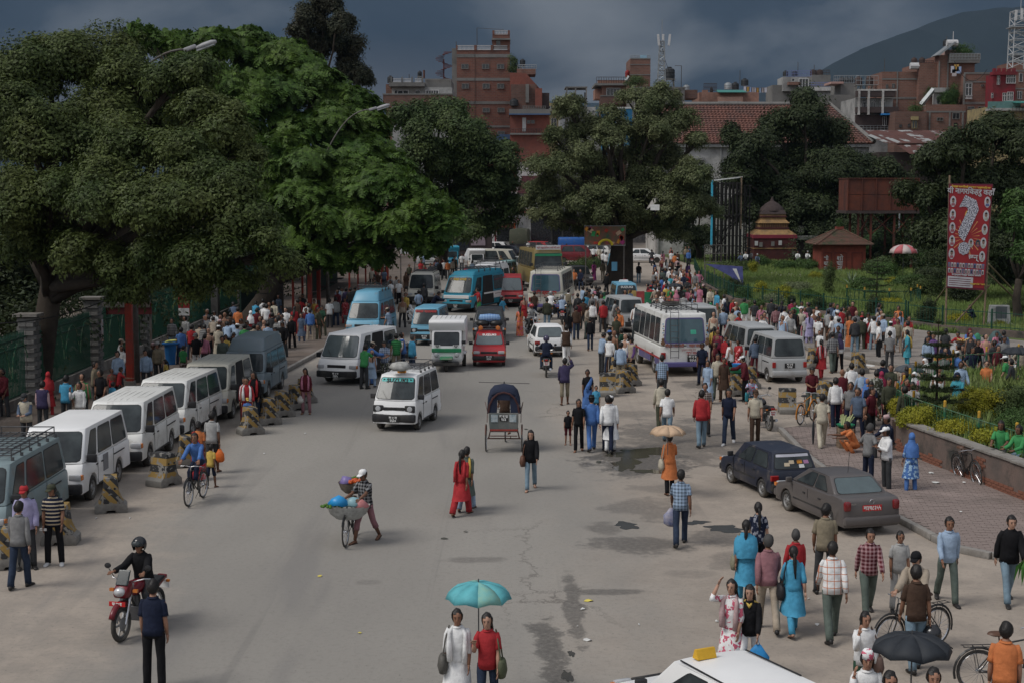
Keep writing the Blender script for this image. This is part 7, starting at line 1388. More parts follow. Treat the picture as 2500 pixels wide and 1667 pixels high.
def trouser_mesh(J,full=1,w=0):
 mb=MB();up,fw,p=J['up'],J['fw'],J['pel']
 loft(mb,[ring(p+up*h,a,b,XR,fw,12,2.4)for h,a,b in((.10,.128,.090),(.03,.138,.098),(-.04,.148,.104))]+[ring(Vector((0,(J['kneeL'].y+J['kneeR'].y)*.12,p.z-.10)),.146,.100,XR,Vector((0,1,0)),12,2.4)])
 for k in 'LR':
  h,kn,a=J['hip'+k],J['knee'+k],J['ank'+k];pts=[h+(h-kn)*.02,h.lerp(kn,.3),h.lerp(kn,.7),kn];rr=[.080,.080+w,.072+w,.066+w]
  if full==1:pts+=[kn.lerp(a,.4),kn.lerp(a,.8),a+Vector((0,0,-.02))];rr+=[.066+w,.062+w,.062+w]
  elif full==2:pts+=[kn.lerp(a,.45)];rr+=[.066+w]
  else:rr[-1]=.078+w
  mb.tube(pts,rr,n=10)
 wrinkle(mb,.009,6);return mb
def skirt_rings(J,z0,z1,r0,r1,n=6,m=16,fold=.0):
 rings=[]
 for i in range(n):
  q=i/(n-1);z=lerp(z0,z1,q);a,b=legpt(J,'L',z),legpt(J,'R',z);c=(a+b)/2;c=Vector((c.x,c.y,z));rx=lerp(r0[0],r1[0],q)+abs(a.x-b.x)*.12;ry=lerp(r0[1],r1[1],q)+abs(a.y-b.y)*.42
  rg=ring(c,rx,ry,XR,Vector((0,1,0)),m,2.1);rings.append([v+(v-c)*(fold*q*math.sin(j*2.6+i*.3))for j,v in enumerate(rg)])
 return rings
def kurta_mesh(J,ln=.50,sl='M',w=0):
 mb=shirt_mesh(J,sl);p=J['pel'];loft(mb,skirt_rings(J,p.z+.06,p.z-ln,(.152,.108),(.215+w,.165+w),7,16,.09),cap=(0,0));return mb
def skirt_mesh(J,ln=None):
 mb=MB();p=J['pel'];loft(mb,skirt_rings(J,p.z+.08,(p.z-ln)if ln else.05,(.145,.104),(.19,.16),8,18,.12),cap=(1,0));return mb
def sari_mesh(J):
 mb=skirt_mesh(J);up,fw,p=J['up'],J['fw'],J['pel']
 for sg in(1,-1):
  a=[p+up*.05+XR*.12+fw*sg*.10,p+up*.22+XR*.06+fw*sg*.125,p+up*.36-XR*.06+fw*sg*.12,p+up*.48-XR*.12+fw*sg*.05]
  b=[p+up*(-.08)+XR*.0+fw*sg*.12,p+up*.10-XR*.08+fw*sg*.13,p+up*.26-XR*.15+fw*sg*.11,p+up*.46-XR*.19+fw*sg*.03]
  if sg<0:a+=[];
  vs=[v for q in zip(a,b)for v in q];fs=[(2*i,2*i+1,2*i+3,2*i+2)for i in range(3)]
  vs2=[v-fw*sg*.015 for v in vs];k=len(vs);mb.add(vs+vs2,fs+[tuple(j+k for j in f)[::-1]for f in fs]+[(i,i+2,i+2+k,i+k)for i in range(0,k-2,2)]+[(i+1,i+3,i+3+k,i+1+k)[::-1]for i in range(0,k-2,2)])
 a=[p+up*h-XR*x-fw*y for h,x,y in((.48,.12,.05),(.36,.10,.13),(.1,.10,.14),(-.2,.12,.15),(-.42,.13,.16))];mb.tube(a,[.04,.055,.06,.065,.07],n=8)
 wrinkle(mb,.014,7);return mb
def shawl_mesh(J,back=1,full=0):
 mb=MB();up,fw,p=J['up'],J['fw'],J['pel']
 if full:
  loft(mb,[ring(p+up*h,a,b,XR,fw,14,2.3)for h,a,b in((.05,.24,.19),(.20,.25,.19),(.34,.24,.17),(.43,.21,.14),(.48,.13,.11),(.53,.085,.085))],cap=(0,0));wrinkle(mb,.02,6);return mb
 sg=-1 if back else 1
 pts=[p+up*.02+XR*.12+fw*sg*.15,p+up*.25+XR*.13+fw*sg*.14,p+up*.43+XR*.12+fw*sg*.10,p+up*.50+XR*.07+fw*0,p+up*.44+fw*-sg*.115,p+up*.50-XR*.07,p+up*.43-XR*.12+fw*sg*.10,p+up*.25-XR*.13+fw*sg*.14,p+up*(-.02)-XR*.12+fw*sg*.15]
 mb.tube(pts,[.05,.045,.035,.03,.03,.03,.035,.045,.05],n=7);wrinkle(mb,.012,9);return mb
def cape_front(mb,c,hu,hf,hr,rx,ry,rz,zc=-.06,yc=.03,zf=.045,n=14,m=9):
 """ellipsoid shell open at the face"""
 vs=[];fs=[]
 for i in range(m+1):
  ph=PI*i/m
  for j in range(n):
   a=2*PI*j/n;v=(rx*math.sin(ph)*math.cos(a),ry*math.sin(ph)*math.sin(a),rz*math.cos(ph));vs.append((v,c+hr*v[0]+hf*v[1]+hu*v[2]))
 for i in range(m):
  for j in range(n):
   q=(i*n+j,i*n+(j+1)%n,(i+1)*n+(j+1)%n,(i+1)*n+j);my=sum(vs[k][0][1]for k in q)/4;mz=sum(vs[k][0][2]for k in q)/4
   if mz<zc or(my>yc and mz<zf):continue
   fs.append(q)
 mb.add([v[1]for v in vs],fs)
def hair_mesh(J,k='s'):
 mb=MB();c,hu,hf,hr=J['hc'],J['hu'],J['hf'],J['hr'];up=J['up']
 cape_front(mb,c-hf*.012+hu*.014,hu,hf,hr,.090,.108,.124,zc=-.080,yc=.036,zf=.046)
 b=c-hf*.095
 if k=='l':loft(mb,[ring(c-hf*y+hu*h if h>-.1 else c-hf*y+hu*h,a,d,hr,hf,10)for h,a,d,y in((.03,.075,.04,.06),(-.06,.080,.045,.062),(-.14,.085,.035,.085),(-.26,.080,.03,.115),(-.40,.06,.025,.13),(-.48,.02,.01,.13))])
 elif k=='p':mb.tube([b+hu*.01,b-hf*.03-hu*.05,b-hf*.035-hu*.18,b-hf*.02-hu*.34,b-hf*.02-hu*.46],[.03,.035,.034,.026,.010],n=8)
 elif k=='b':mb.lathe([(.001,-.04),(.035,-.03),(.045,0),(.035,.03),(.001,.04)],b-hf*.02-hu*.03,n=10)
 elif k=='w':loft(mb,[ring(c-hf*y+hu*h,a,d,hr,hf,10)for h,a,d,y in((.03,.085,.06,.03),(-.06,.10,.06,.035),(-.13,.105,.05,.06),(-.22,.10,.04,.10),(-.30,.05,.02,.11))])
 wrinkle(mb,.016,14);return mb
def hat_mesh(J,k):
 mb=MB();c,hu,hf,hr=J['hc'],J['hu'],J['hf'],J['hr']
 if k=='C':
  loft(mb,[ring(c+hu*h-hf*.008,a,b,hr,hf,14,2)for h,a,b in((.035,.086,.104),(.08,.084,.100),(.115,.066,.078),(.132,.03,.035))]);loft(mb,[ring(c+hu*(.045-.012*q)+hf*(.07+.10*q),.070-.02*q,.012,hr,hu,10)for q in(0,.5,1)])
 elif k=='T':loft(mb,[ring(c+hu*h+hf*o,a,b,hr,hf,14,2)for h,a,b,o in((.035,.084,.102,-.008),(.09,.080,.10,-.004),(.135,.060,.088,.004),(.142,.03,.05,.004))])
 elif k=='K':loft(mb,[ring(c+hu*h-hf*.012,a,b,hr,hf,14,2)for h,a,b in((.035,.085,.103),(.085,.080,.096),(.115,.055,.066),(.124,.02,.02))])
 elif k=='B':loft(mb,[ring(c+hu*h,a,b,hr,hf,16,2)for h,a,b in((.040,.150,.170),(.052,.150,.170),(.056,.088,.105),(.11,.080,.096),(.135,.06,.075),(.138,.02,.02))])
 elif k=='M':
  cape_front(mb,c-hf*.005+hu*.01,hu,hf,hr,.128,.150,.145,zc=-.10,yc=.06,zf=.0,n=18,m=12);loft(mb,[ring(c+hf*(.10+.05*q)+hu*(.05-.0*q),.10-.03*q,.06-.02*q,hr,hu,12)for q in(0,1)],mi=1)
 elif k=='S':
  cape_front(mb,c-hf*.01+hu*.01,hu,hf,hr,.094,.112,.122,zc=-.10,yc=.045,zf=.075);p=J['pel'];up,fw=J['up'],J['fw']
  loft(mb,[ring(q_,a,b,XR,fw,12)for q_,a,b in((c-hu*.06-hf*.02,.085,.095),(J['nk'],.11,.10),(p+up*.44-fw*.01,.19,.13),(p+up*.30-fw*.03,.19,.14),(p+up*.12-fw*.04,.19,.14))],cap=(0,0));wrinkle(mb,.012,8)
 return mb
def shoe_mesh(J,k,sandal=0):
 mb=MB();a=J['ank'+k];fd=J['foot'+k];sd_=fd.cross(Vector((0,0,1))).normalized();u_=sd_.cross(fd)
 if sandal:loft(mb,[ring(a+fd*q-u_*.074,w_,.007,sd_,u_,8)for q,w_ in((-.08,.03),(-.02,.036),(.08,.044),(.16,.042),(.19,.02))]);mb.tube([a+fd*.09-u_*.07+sd_*.042,a+fd*.10-u_*.02,a+fd*.09-u_*.07-sd_*.042],.012,n=5)
 else:loft(mb,[ring(a+fd*q-u_*h,w_,t,sd_,u_,10,2.5)for q,w_,t,h in((-.075,.024,.032,.044),(-.05,.036,.044,.034),(.02,.040,.042,.036),(.08,.045,.032,.046),(.15,.045,.024,.054),(.19,.025,.014,.062))])
 return mb
POSES={'s':dict(la=(3,7,10,2),ra=(-2,7,14,2),ll=(3,3,3),rl=(-1,3,2)),'S':dict(la=(6,10,20,6),ra=(2,6,8,2),ll=(0,5,2),rl=(4,4,8),yaw=18,pit=10,lean=1),'k':dict(la=(24,6,18,4),ra=(-22,7,8,0),ll=(-20,1,14),rl=(24,1,8),lean=4),'K':dict(la=(-20,7,8,0),ra=(22,6,20,4),ll=(22,1,8),rl=(-18,1,16),lean=4),'w':dict(la=(12,7,14,4),ra=(-10,8,10,0),ll=(-11,1,8),rl=(13,1,6),lean=2),'f':dict(la=(24,8,88,62),ra=(20,8,92,62),ll=(2,4,3),rl=(-2,4,3)),'h':dict(la=(-12,36,66,46),ra=(-12,36,66,46),ll=(3,6,4),rl=(-2,6,3)),'c':dict(la=(18,6,62,24),ra=(18,6,62,26),ll=(3,3,3),rl=(-2,3,3),pit=26,lean=5),'p':dict(la=(4,7,12,2),ra=(42,14,128,14),ll=(-8,1,6),rl=(10,1,5)),'r':dict(la=(10,7,18,2),ra=(100,26,98,36),ll=(-12,1,8),rl=(14,1,6),pit=2),'b':dict(la=(-16,10,26,34),ra=(-16,10,26,34),ll=(2,3,2),rl=(-2,3,2)),'u':dict(la=(8,7,16,2),ra=(30,10,104,14),ll=(-10,1,8),rl=(12,1,6)),'o':dict(la=(6,8,14,2),ra=(52,12,34,8),ll=(-2,2,3),rl=(4,2,5),pit=16,lean=8),'q':dict(lean=26,la=(58,12,30,16),ra=(62,12,34,14),ll=(112,14,148),rl=(108,14,146),sit=2,pit=4),'t':dict(lean=10,la=(34,10,44,14),ra=(34,10,44,14),ll=(84,8,88),rl=(80,10,84),sit=2,pit=4),'B':dict(lean=24,la=(50,8,10,-2),ra=(50,8,10,-2),ll=(92,3,70),rl=(56,3,62),sit=1,pit=-8),'M':dict(lean=14,la=(52,16,34,-4),ra=(52,16,34,-4),ll=(66,16,92),rl=(66,16,92),sit=1,pit=0),'P':dict(lean=6,la=(52,8,24,0),ra=(44,8,30,0),ll=(-20,1,14),rl=(24,1,8),pit=12),'d':dict(lean=30,la=(52,6,30,10),ra=(48,6,34,10),ll=(4,3,4),rl=(-4,3,4),pit=24),}
_J={};_PM={}
def JJ(p):
 if p not in _J:_J[p]=pose(**POSES[p])
 return _J[p]
def pmesh(p,kind,*a):
 key=(p,kind)+a
 if key not in _PM:
  J=JJ(p);f={'body':body_mesh,'face':face_mesh,'shirt':shirt_mesh,'trousers':trouser_mesh,'kurta':kurta_mesh,'skirt':skirt_mesh,'sari':sari_mesh,'shawl':shawl_mesh,'hair':hair_mesh,'hat':hat_mesh,'shoe':shoe_mesh}[kind]
  me=f(J,*a).me(kind,smooth='all')
  if kind=='hat' and a[0]=='M':me.materials.append(None);me.materials.append(None)
  elif kind=='face':me.materials.append(FACEM);me.materials.append(LIPM)
  else:me.materials.append(None)
  _PM[key]=me
 return _PM[key]
def pc(name,me,m,par):
 o=bpy.data.objects.new(name,me);COL.objects.link(o);o.parent=par
 for i,mm in enumerate(m if isinstance(m,(list,tuple))else[m]):
  if me.materials[i]is None or me.materials[i]!=mm:o.material_slots[i].link='OBJECT';o.material_slots[i].material=mm
 return o
GN={'S':'short-sleeved shirt','L':'shirt','T':'t-shirt','J':'jacket','V':'waistcoat','K':'long tunic','A':'sari','R':'robe','Q':'vest','G':'polo shirt'}
BN={'P':'trousers','J':'jeans','H':'shorts','X':'','D':'long skirt','F':'three-quarter trousers','W':'loose trousers'}
HH=dict(m=1.71,w=1.60,b=1.22,g=1.25);VERB={'k':'walking','K':'walking','w':'walking','p':'with a hand at the ear','f':'with folded arms','h':'with hands on hips','q':'squatting','t':'sitting','c':'looking at the hands','r':'raising an arm','b':'with hands clasped behind','u':'holding an umbrella','o':'reaching out','d':'bending over','B':'riding','M':'riding','P':'pushing'}
PEOPLE=[]
def person(pos,h,facing,pz,sex,top,bot,head,loc='',label=None,group=None,skin=None,scarf=None,extra=None,under=None):
 """pos world ground point (Vector); h stature"""
 r=empty('person',None,{'m':'man','w':'woman','b':'boy','g':'girl'}[sex],pos,R(facing),group);s=h/1.68;r.scale=(s*(1.0 if sex=='m' else.94),s,s)
 sk=SKIN[skin if skin is not None else RNG.choice([0,0,1,1,2,3])]
 pc('body',pmesh(pz,'body'),sk,r);pc('face',pmesh(pz,'face'),[FACEM,LIPM],r)
 tg,tcx=top[0],top[1:3];tp=top[3:4];bgm,bc=bot[0],(bot[1:3]or 'dg');bp=bot[3:4]
 bz=pz
 if not label and pz in 'sSkKwb':
  pz=pz+random.choice(('','1','2','3'))
  if pz not in POSES:
   q=dict(POSES[bz]);g_=random.Random(pz);q['la']=tuple(a+g_.uniform(-7,9)for a in q['la']);q['ra']=tuple(a+g_.uniform(-7,9)for a in q['ra']);q['yaw']=g_.uniform(-35,35);q['pit']=g_.uniform(0,20);q['lean']=g_.uniform(-1,7);q['ll']=tuple(a+g_.uniform(-3,5)for a in q['ll']);POSES[pz]=q
 tm=cloth(tcx,tp)if tcx in CC else cloth('gy');bm_=cloth(bc,bp)
 if bgm=='D':pc('skirt',pmesh(pz,'skirt'),bm_,r)
 elif tg!='R' and tg!='A':pc('trousers',pmesh(pz,'trousers',0 if bgm=='H' else 2 if bgm=='F' else 1,.02 if bgm=='W' else.0),bm_,r)
 if tg in 'LJ':pc('jacket' if tg=='J' else 'shirt',pmesh(pz,'shirt','L',.014 if tg=='J' else 0.0,-.10 if tg=='J' else-.07),tm,r)
 elif tg in 'STG':pc('shirt',pmesh(pz,'shirt','S',.0,-.08 if tg!='G' else-.06),tm,r)
 elif tg=='V':pc('shirt',pmesh(pz,'shirt','L',0.0,-.05),cloth(under or 'wh'),r);pc('waistcoat',pmesh(pz,'shirt','N',.016,-.09),tm,r)
 elif tg=='Q':pc('shirt',pmesh(pz,'shirt','N',0.0,-.06),tm,r)
 elif tg=='K':pc('tunic',pmesh(pz,'kurta',.46 if sex=='w' else.50,'M' if sex!='m' else 'L'),tm,r)
 elif tg=='A':pc('blouse',pmesh(pz,'shirt','S',-.004,.12),cloth(under or tcx),r);pc('sari',pmesh(pz,'sari'),tm,r)
 elif tg=='R':pc('robe',pmesh(pz,'kurta',.80,'N',.0),tm,r)
 if scarf:pc('shawl',pmesh(pz,'shawl',0 if scarf[2:3]=='f' else 1,1 if scarf[2:3]=='F' else 0),cloth(scarf[:2]),r)
 for k in 'LR':
  sd=1 if(bgm in 'HF' or sex=='w')else 0;o=pc('sandal' if sd else 'shoe',pmesh(pz,'shoe',k,sd),SHS if sd else(SHW if(extra and 'W' in extra)else SHM),r)
 hk=head[0];hm=HAIRM
 if hk in '-slpbwG':
  if hk=='G':hm=HAIRG
  pc('hair',pmesh(pz,'hair',{'-':'s','G':'s'}.get(hk,hk)),hm,r)
 elif hk=='0':pass
 else:
  if hk in 'CTKB':pc('hair',pmesh(pz,'hair','s'),hm,r)
  c=head[1:3]or 'bk';pc({'C':'cap','T':'topi','K':'skullcap','B':'hat','M':'helmet','S':'headscarf'}[hk],pmesh(pz,'hat',hk),[mat('helmet_'+c,CC[c][1],rough=.2,spec=.7),GLASS]if hk=='M' else cloth(c,head[3:4]),r)
 PEOPLE.append((r,label,sex,top,bot,head,bz,loc,scarf));return r
REG=dict(A=(0,600,3.1357),B=(600,550,3.92),C=(1000,550,3.92),D=(1450,550,3.92),E=(1900,400,3.485),F=(1900,800,3.485),G=(1700,1150,3.033),H=(2100,1200,3.3575),I=(0,1000,3.137),J=(600,900,3.1357),K=(1250,850,3.137),L=(1000,1400,3.36),M=(1150,430,3.92),N=(1650,400,4.48),O=(1900,700,4.704),T=(1400,600,5.88),U=(350,700,4.704),Z=(200,1280,4.053),X=(0,0,1))
POSED={}
def crowd(reg,loc,rows,z0=0):
 ox,oy,sc=REG[reg]
 for ln in rows.strip().split('\n'):
  lab=None
  if '|' in ln:ln,lab=ln.split('|');lab=lab.strip()
  t=ln.split();x,y=float(t[0])/sc+ox,float(t[1])/sc+oy;sex,pz=t[2][0],t[2][1];fac=float(t[3]);kw={}
  h=HH[sex]*random.uniform(.975,1.03)
  if len(t[2])>2:h=float(t[2][2:])
  for e in t[7:]:
   if e[0]=='~':kw['scarf']=e[1:]
   elif e[0]=='^':kw['under']=e[1:]
   elif e[0]=='*':kw['extra']=e[1:]
   elif e[0]=='#':kw['skin']=int(e[1:])
  top=JJ(pz)['top']*h/1.68 if pz not in 'BM' else 1.65
  z=z0;g=P(x,y,z+top);yd=abs(g.y);
  r=person(Vector((g.x,g.y,z)),h,fac,pz,sex,t[4],t[5],t[6],loc,lab,**kw);POSED[id(r)]=(r,pz)
  if lab:BYLAB[lab]=(r,pz)
BYLAB={}
crowd('G','crossing at the lower right','''
462 235 ww 5 Tnv4 Pbk p|woman in a dark printed tunic walking away behind the woman with a blue shawl
370 368 wK -8 Kcy Xcy p ~cyF|woman in a turquoise tunic and blue shawl carrying a cloth shoulder bag
538 478 mK 0 Lrs Pbg G #1|grey-haired man in a dusty pink shirt and beige trousers walking away
740 435 wS 10 Lrd Pcm G|older woman in a red cardigan seen from behind
725 562 wk 3 Kcy Xcy p ~tqf|woman in a bright turquoise tunic and leggings with a very long black ponytail
960 245 mS -10 Tkh Pdg -|man in a khaki t-shirt and dark trousers standing behind the plaid-shirt man
1015 530 mk 0 Lwh3 Pgr -|man in a white shirt with red plaid lines and grey-green trousers
1285 425 mk 180 Lmr1 Pgr - #0|man in a dark red checked shirt and grey-green trousers walking toward the camera
1508 443 bs1.5 180 Slg Plg - #1|boy in a pale grey shirt walking toward the camera
1640 592 mP 150 Jbg Pbg Cbk|man in a dark cap and beige-navy track jacket leaning on a bicycle
270 800 wr 150 Kwh4 Xwh l ~lkf #3|woman in a white and pink printed tunic adjusting her pink scarf
400 838 wk 165 Lbk Pwh w ~yl #3|woman in a black cardigan with a yellow scarf and white trousers
1245 1038 wp 190 Lwh Pdn p|schoolgirl in a white shirt with a striped tie and green skirt, hand at her mouth
1265 1325 mp 175 Lwh Pdg Twh4|man in a white shirt and patterned topi talking on a phone
1430 1478 ms 180 Tdg Pdg -|black-haired man cut by the bottom edge left of the black umbrella
''')
crowd('H','near the bottom right corner','''
468 610 mw 5 Tbr Jjl - #1|man in a dark brown t-shirt and faded jeans holding a helmet
728 205 mK 178 Llb Pgr - #1|bearded man in a light blue shirt and grey-green trousers
1235 192 mk 180 Jbk Jjl - #3|man in a black jacket and faded jeans carrying green leaves
1200 1078 ms -15 Tog Pdg - #0|man in an orange t-shirt at the right edge beside the roadster bicycle
600 1440 ms 175 Slb Pdg -|man under the black umbrella at the bottom right
''')
crowd('K','in the middle of the square','''
1210 655 wu 5 Kog Xbk b #1|woman in an orange tunic under a beige umbrella
1295 935 mk -4 Slb1 Pjn - #2|man in a blue checked shirt carrying a checked bag
612 362 mk 4 Jbl Pbl Bbk|man in a blue tracksuit and black brimmed hat, walking away
735 365 mK -4 Lwh Pnv -|man in a white sweatshirt and navy track trousers, walking away
756 360 mw -4 Kwh Xwh Kwh|man in a white kurta and white skullcap
512 388 ww 175 Tbk Pbk l|woman in a black top with a purple print leading a small child
430 476 bs1.05 175 Tbk Hmr - #0|small child in a black t-shirt holding the woman's hand
580 162 wS 178 Abl X b ^bk|woman in a bright blue sari and black blouse
645 285 bs1.15 175 Tcy Pdg -|small child in a blue t-shirt behind the blue-sari woman
405 75 mr -3 Jdv Fkh -|man in a dark violet jacket and knee-length shorts, hand on his head
145 625 wk 178 Jbk Jjl w #3|young woman in a black jacket and pale jeans carrying a brown bag
1145 235 mw 5 Lcr Pol -|man in a cream shirt and olive trousers behind the boy in white
1190 315 mK -12 Twh Jjl -|young man in a white t-shirt pointing to the right
1455 322 mw 3 Jrd Jjl -|man in a red padded jacket and jeans, walking away
1480 265 ms 170 Sbr1 Pdg -|man in a brown checked shirt facing the red-jacketed man
1665 308 mk 165 Tnv Pjn - *W|young man in a navy t-shirt with turquoise sleeves and white shoes
1866 318 mw 175 Scr Pbr Cbr|man in a cream shirt and cap beside the dark blue hatchback
1150 52 ms -4 Slb1 Pdg -|man in a checked shirt standing behind the striped bus
1832 212 wq 175 Slb4 Xtq -|woman in a blue print sitting beside the striped barrier
1790 60 mo 95 Jmr Pbk Cwh|man in a maroon jacket and white cap leaning on the green basin
1577 42 ms 175 Lcr Pgr -|man in a cream shirt holding a white plastic bag
1625 72 wS 178 Kbr Xbr - ~mr|woman in a brown tunic and maroon scarf beside the basin
''')
crowd('J','on the road','''
458 -5 wS 178 Lmr Prs l ~pkf|woman in a maroon cardigan and pink tunic walking past the barriers
915 768 mP 150 Sbk1 Frs Cwh #2|fruit vendor in a checked shirt and pink rolled trousers pushing his bicycle
1650 625 wk -20 Krd Wrd p ~rd|woman in a red suit with red shawl crossing the road
1688 600 wk -15 Kgr Wlb b ~yl|woman in grey-green half hidden by the woman in red
''')
crowd('J','beside the barriers','''
5 65 wS 190 Lrd Prd p ~whf
65 22 mS 178 Jbk Jjn w
''')
crowd('I','at the lower left','''
1620 15 mw -6 Slg Fdg -|man in a pale grey shirt and dark three-quarter trousers carrying an orange bag
1515 92 ww 0 Ard X b ^og|woman in a red sari walking behind the cyclist
1612 265 bw1.15 -20 Tyl Hnv -|child in a yellow top and navy shorts beside the red sari
185 580 mS 200 Jlv Pdg Crd|young man in a red cap and open lilac shirt
400 568 mS 185 Snv2 Pbk Col *W|man in a striped polo shirt and dark cap holding papers
135 705 mw -5 Lgy Pjn -|man in a grey shirt and rolled jeans with sandals
''')
crowd('Z','at the lower left','''
695 555 ms -4 Gnv Pbk - #0|man in a navy polo with white trim standing in front of the motorcycle
''')
crowd('L','under the turquoise umbrella','''
392 288 ww 180 Kwh Xwh b ~whf #1|smiling woman in a long white dress with a grey handbag
640 320 wu 172 Trd Pjn l #3|woman in a red t-shirt and glasses holding the turquoise umbrella
''')
crowd('B','beside the boarding van','''
1130 1145 mo -30 Sgn Pdg -|man in a pale green shirt holding the open van door
1185 1120 mo -60 Jbl Xbl Cbg
1205 1195 gS1.45 -10 Klb Xlb p
1330 1110 mc 170 Ssl1 Pol6 -|young man in a checked shirt and camouflage trousers
1440 1040 mS 20 Tgn2 Pkh -
1505 1030 mS 100 Vbl Pjn -
1590 1052 mS -60 Jcy Pjn G|man in a bright blue track jacket with white sleeve stripes
1375 795 mo 60 Slb1 Jjl Cbg|man in a checked shirt and cap at the door of the blue van
''')
crowd('B','between the blue vans','''
1500 690 mS 10 Lbg Pdg -
1530 650 mw 170 Lyl Pdg -
1615 765 wq 80 Lwh Pwh Swh
1655 625 mb 0 Llb Pdg -
1705 560 ms 0 Vdg Pdg - ^dg
1790 640 md -90 Jnv Pnv -
1385 530 ms 175 Swh Pdg -
1465 525 ms 178 Swh Pbk -
''')
crowd('B','under the left kerb trees','''
615 800 mS 5 Lbl Pbg -
690 790 mS -120 Tol Pol -
545 660 mS 170 Jdg Pdg -
585 740 ms 180 Swh Pdg -
655 710 wS 180 Kyl Xyl -
800 705 ms 0 Twh Pdg -
860 690 ms 10 Llg Pjn -
700 720 wS 20 Krd Xrd l
735 770 mS 150 Tdn Pol -
440 865 mw 175 Lbk Pbk -|man dressed entirely in black walking toward the parked vans
300 980 mc 150 Vcr Pdg -
320 870 mS 100 Lwh1 Pdg -
385 790 mS 175 Swh Pnv -
465 780 wS 10 Krd Xrd l
890 590 ms 10 Llb Pdg -
930 600 mc 160 Swh1 Pdg -
960 600 ms 20 Jdv Pdg -
880 620 mS 160 Lmr Pdg -
1000 600 mS 20 Ldg Pdg -
1045 590 mS -20 Tdg Pdg -
950 700 wS 178 Krd4 Xrd l
1180 540 mS 175 Jbk Pbk -
1240 545 mS 180 Jdg Pdg -
''')
crowd('U','crowding the left footpath','''
325 365 mS 190 Lgy2 Jjl -|man in a grey striped sweater, leftmost of the footpath crowd
430 470 mS 20 Lbl Pjn -
485 340 mS 150 Jlg Pdg -
550 440 mS 0 Lrd Jjn -
605 535 mS 175 Tbk Pwh Cgy|man in a black polo and white trousers beside the slate blue van
630 440 md 0 Lbg Pdg -
670 450 md -10 Lgy2 Pdg -
700 545 wS 0 Lpk Pdg p
745 480 mS 10 Tbk Pdg -
735 345 md 0 Lgy Pdg -
800 360 md 10 Lbg Pdg -
860 445 mS 0 Kcr Xcr Kwh|man in a long cream kurta and white skullcap
725 265 mS -20 Lsl Pdg Cgy
820 280 mS 170 Lwh Pdg -
910 570 mS 180 Jgr Pdg -
945 550 wS 185 Lyl Pdg b
1040 525 wS 180 Jbk Pbk p
960 415 md 10 Llb Pdg -
1020 400 md 0 Llb Pdg -
1075 425 mS 0 Llb Pdg Kwh
1160 430 mS 0 Lgn Pdg -
1270 430 mS 10 Lbg Pdg -
1200 390 mS 160 Ldg Pdg -
1045 190 md 20 Lsl Pdg -
1085 240 mS 0 Jog Pdg -
1280 180 md 0 Lcy Pdg -
1300 250 mS 0 Qmr Pdg -
1385 215 md 10 Lwh Pdg -
1415 205 mS 10 Lwh Pdg -
1440 185 mS 0 Tgn Pdg -
1350 340 mS 160 Ldg Pdg -
1430 405 mS 20 Tlb Pdg -
1520 470 mc 170 Vcr Pdg - ^lg
1535 360 mS 150 Slg1 Pdg -
1570 330 mS 0 Lwh Pdg -
1230 280 wS 20 Lrd Pdg Swh
1480 300 mS 10 Ldg Pdg -
1320 440 mS 170 Jdg Pdg -
1380 385 mS 0 Jdg Pdg -
1600 400 mS 170 Jbk Pdg -
890 380 mS 150 Lbr Pdg Tlk
930 300 mS 0 Ldg Pdg -
1000 300 mS 0 Lbr Pdg -
880 330 mS 0 Lkh Pdg -
1130 370 mS 160 Lgy Pdg -
1560 300 mS 175 Jdg Pdg -
''')
crowd('A','behind the parked vans','''
20 940 mS 150 Jmr Pdg -
195 1130 mc 175 Vcr Pdg Cdg ^sl|man in a cream sleeveless jacket beside the leaning tree
320 1035 ms 0 Vdv Pdg - ^lk|man in a dark violet waistcoat, back turned, near the tree trunk
365 965 wS 20 Krd Xrd Srd
500 990 ms -10 Scy Pdg -|man in a turquoise-blue shirt, back turned, behind the white vans
610 1040 mp 160 Lwh5 Pdg -
625 980 ms 10 Lgn Pdg -
720 885 mS -90 Lkh Pdg -
770 945 mS 160 Tbk Pdg -
855 940 bS1.3 20 Trd Pdg -
905 930 bo1.35 -60 Trd Pdg -
860 1040 bS1.3 -30 Tcy Pdg -
900 805 mS 190 Llb Pdg -|man in a light blue shirt standing left of the red post
920 715 mS -90 Lwh Pdg Cbg
935 765 wS 170 Lwh Pdg p
1115 795 mS 190 Llb Pdg -|man in a light blue shirt right of the grey lamp pole
1170 745 mS -150 Jdg Pdg Tlk|old man in a dark jacket and pink topi
1208 738 mS 175 Lkh Pdg Tlg
1270 870 gS1.3 120 Tyl Pdg p
1272 950 gS1.1 160 Tbk Pdg -
1400 765 gS1.35 0 Tgn Dbr4 -|girl in green with a patterned skirt beside the blue bin
1875 1003 wS 175 Lrd Pmr p ~whf|woman in red with a white scarf holding a yellow bag
1945 960 mS 170 Jbk Jjn w ~rdf|person in a black sweater with a red collar by the barriers
1895 1160 bS1.1 175 Jbl Pdg Cyl
2110 628 mc 190 Vcr Pdg -
''')
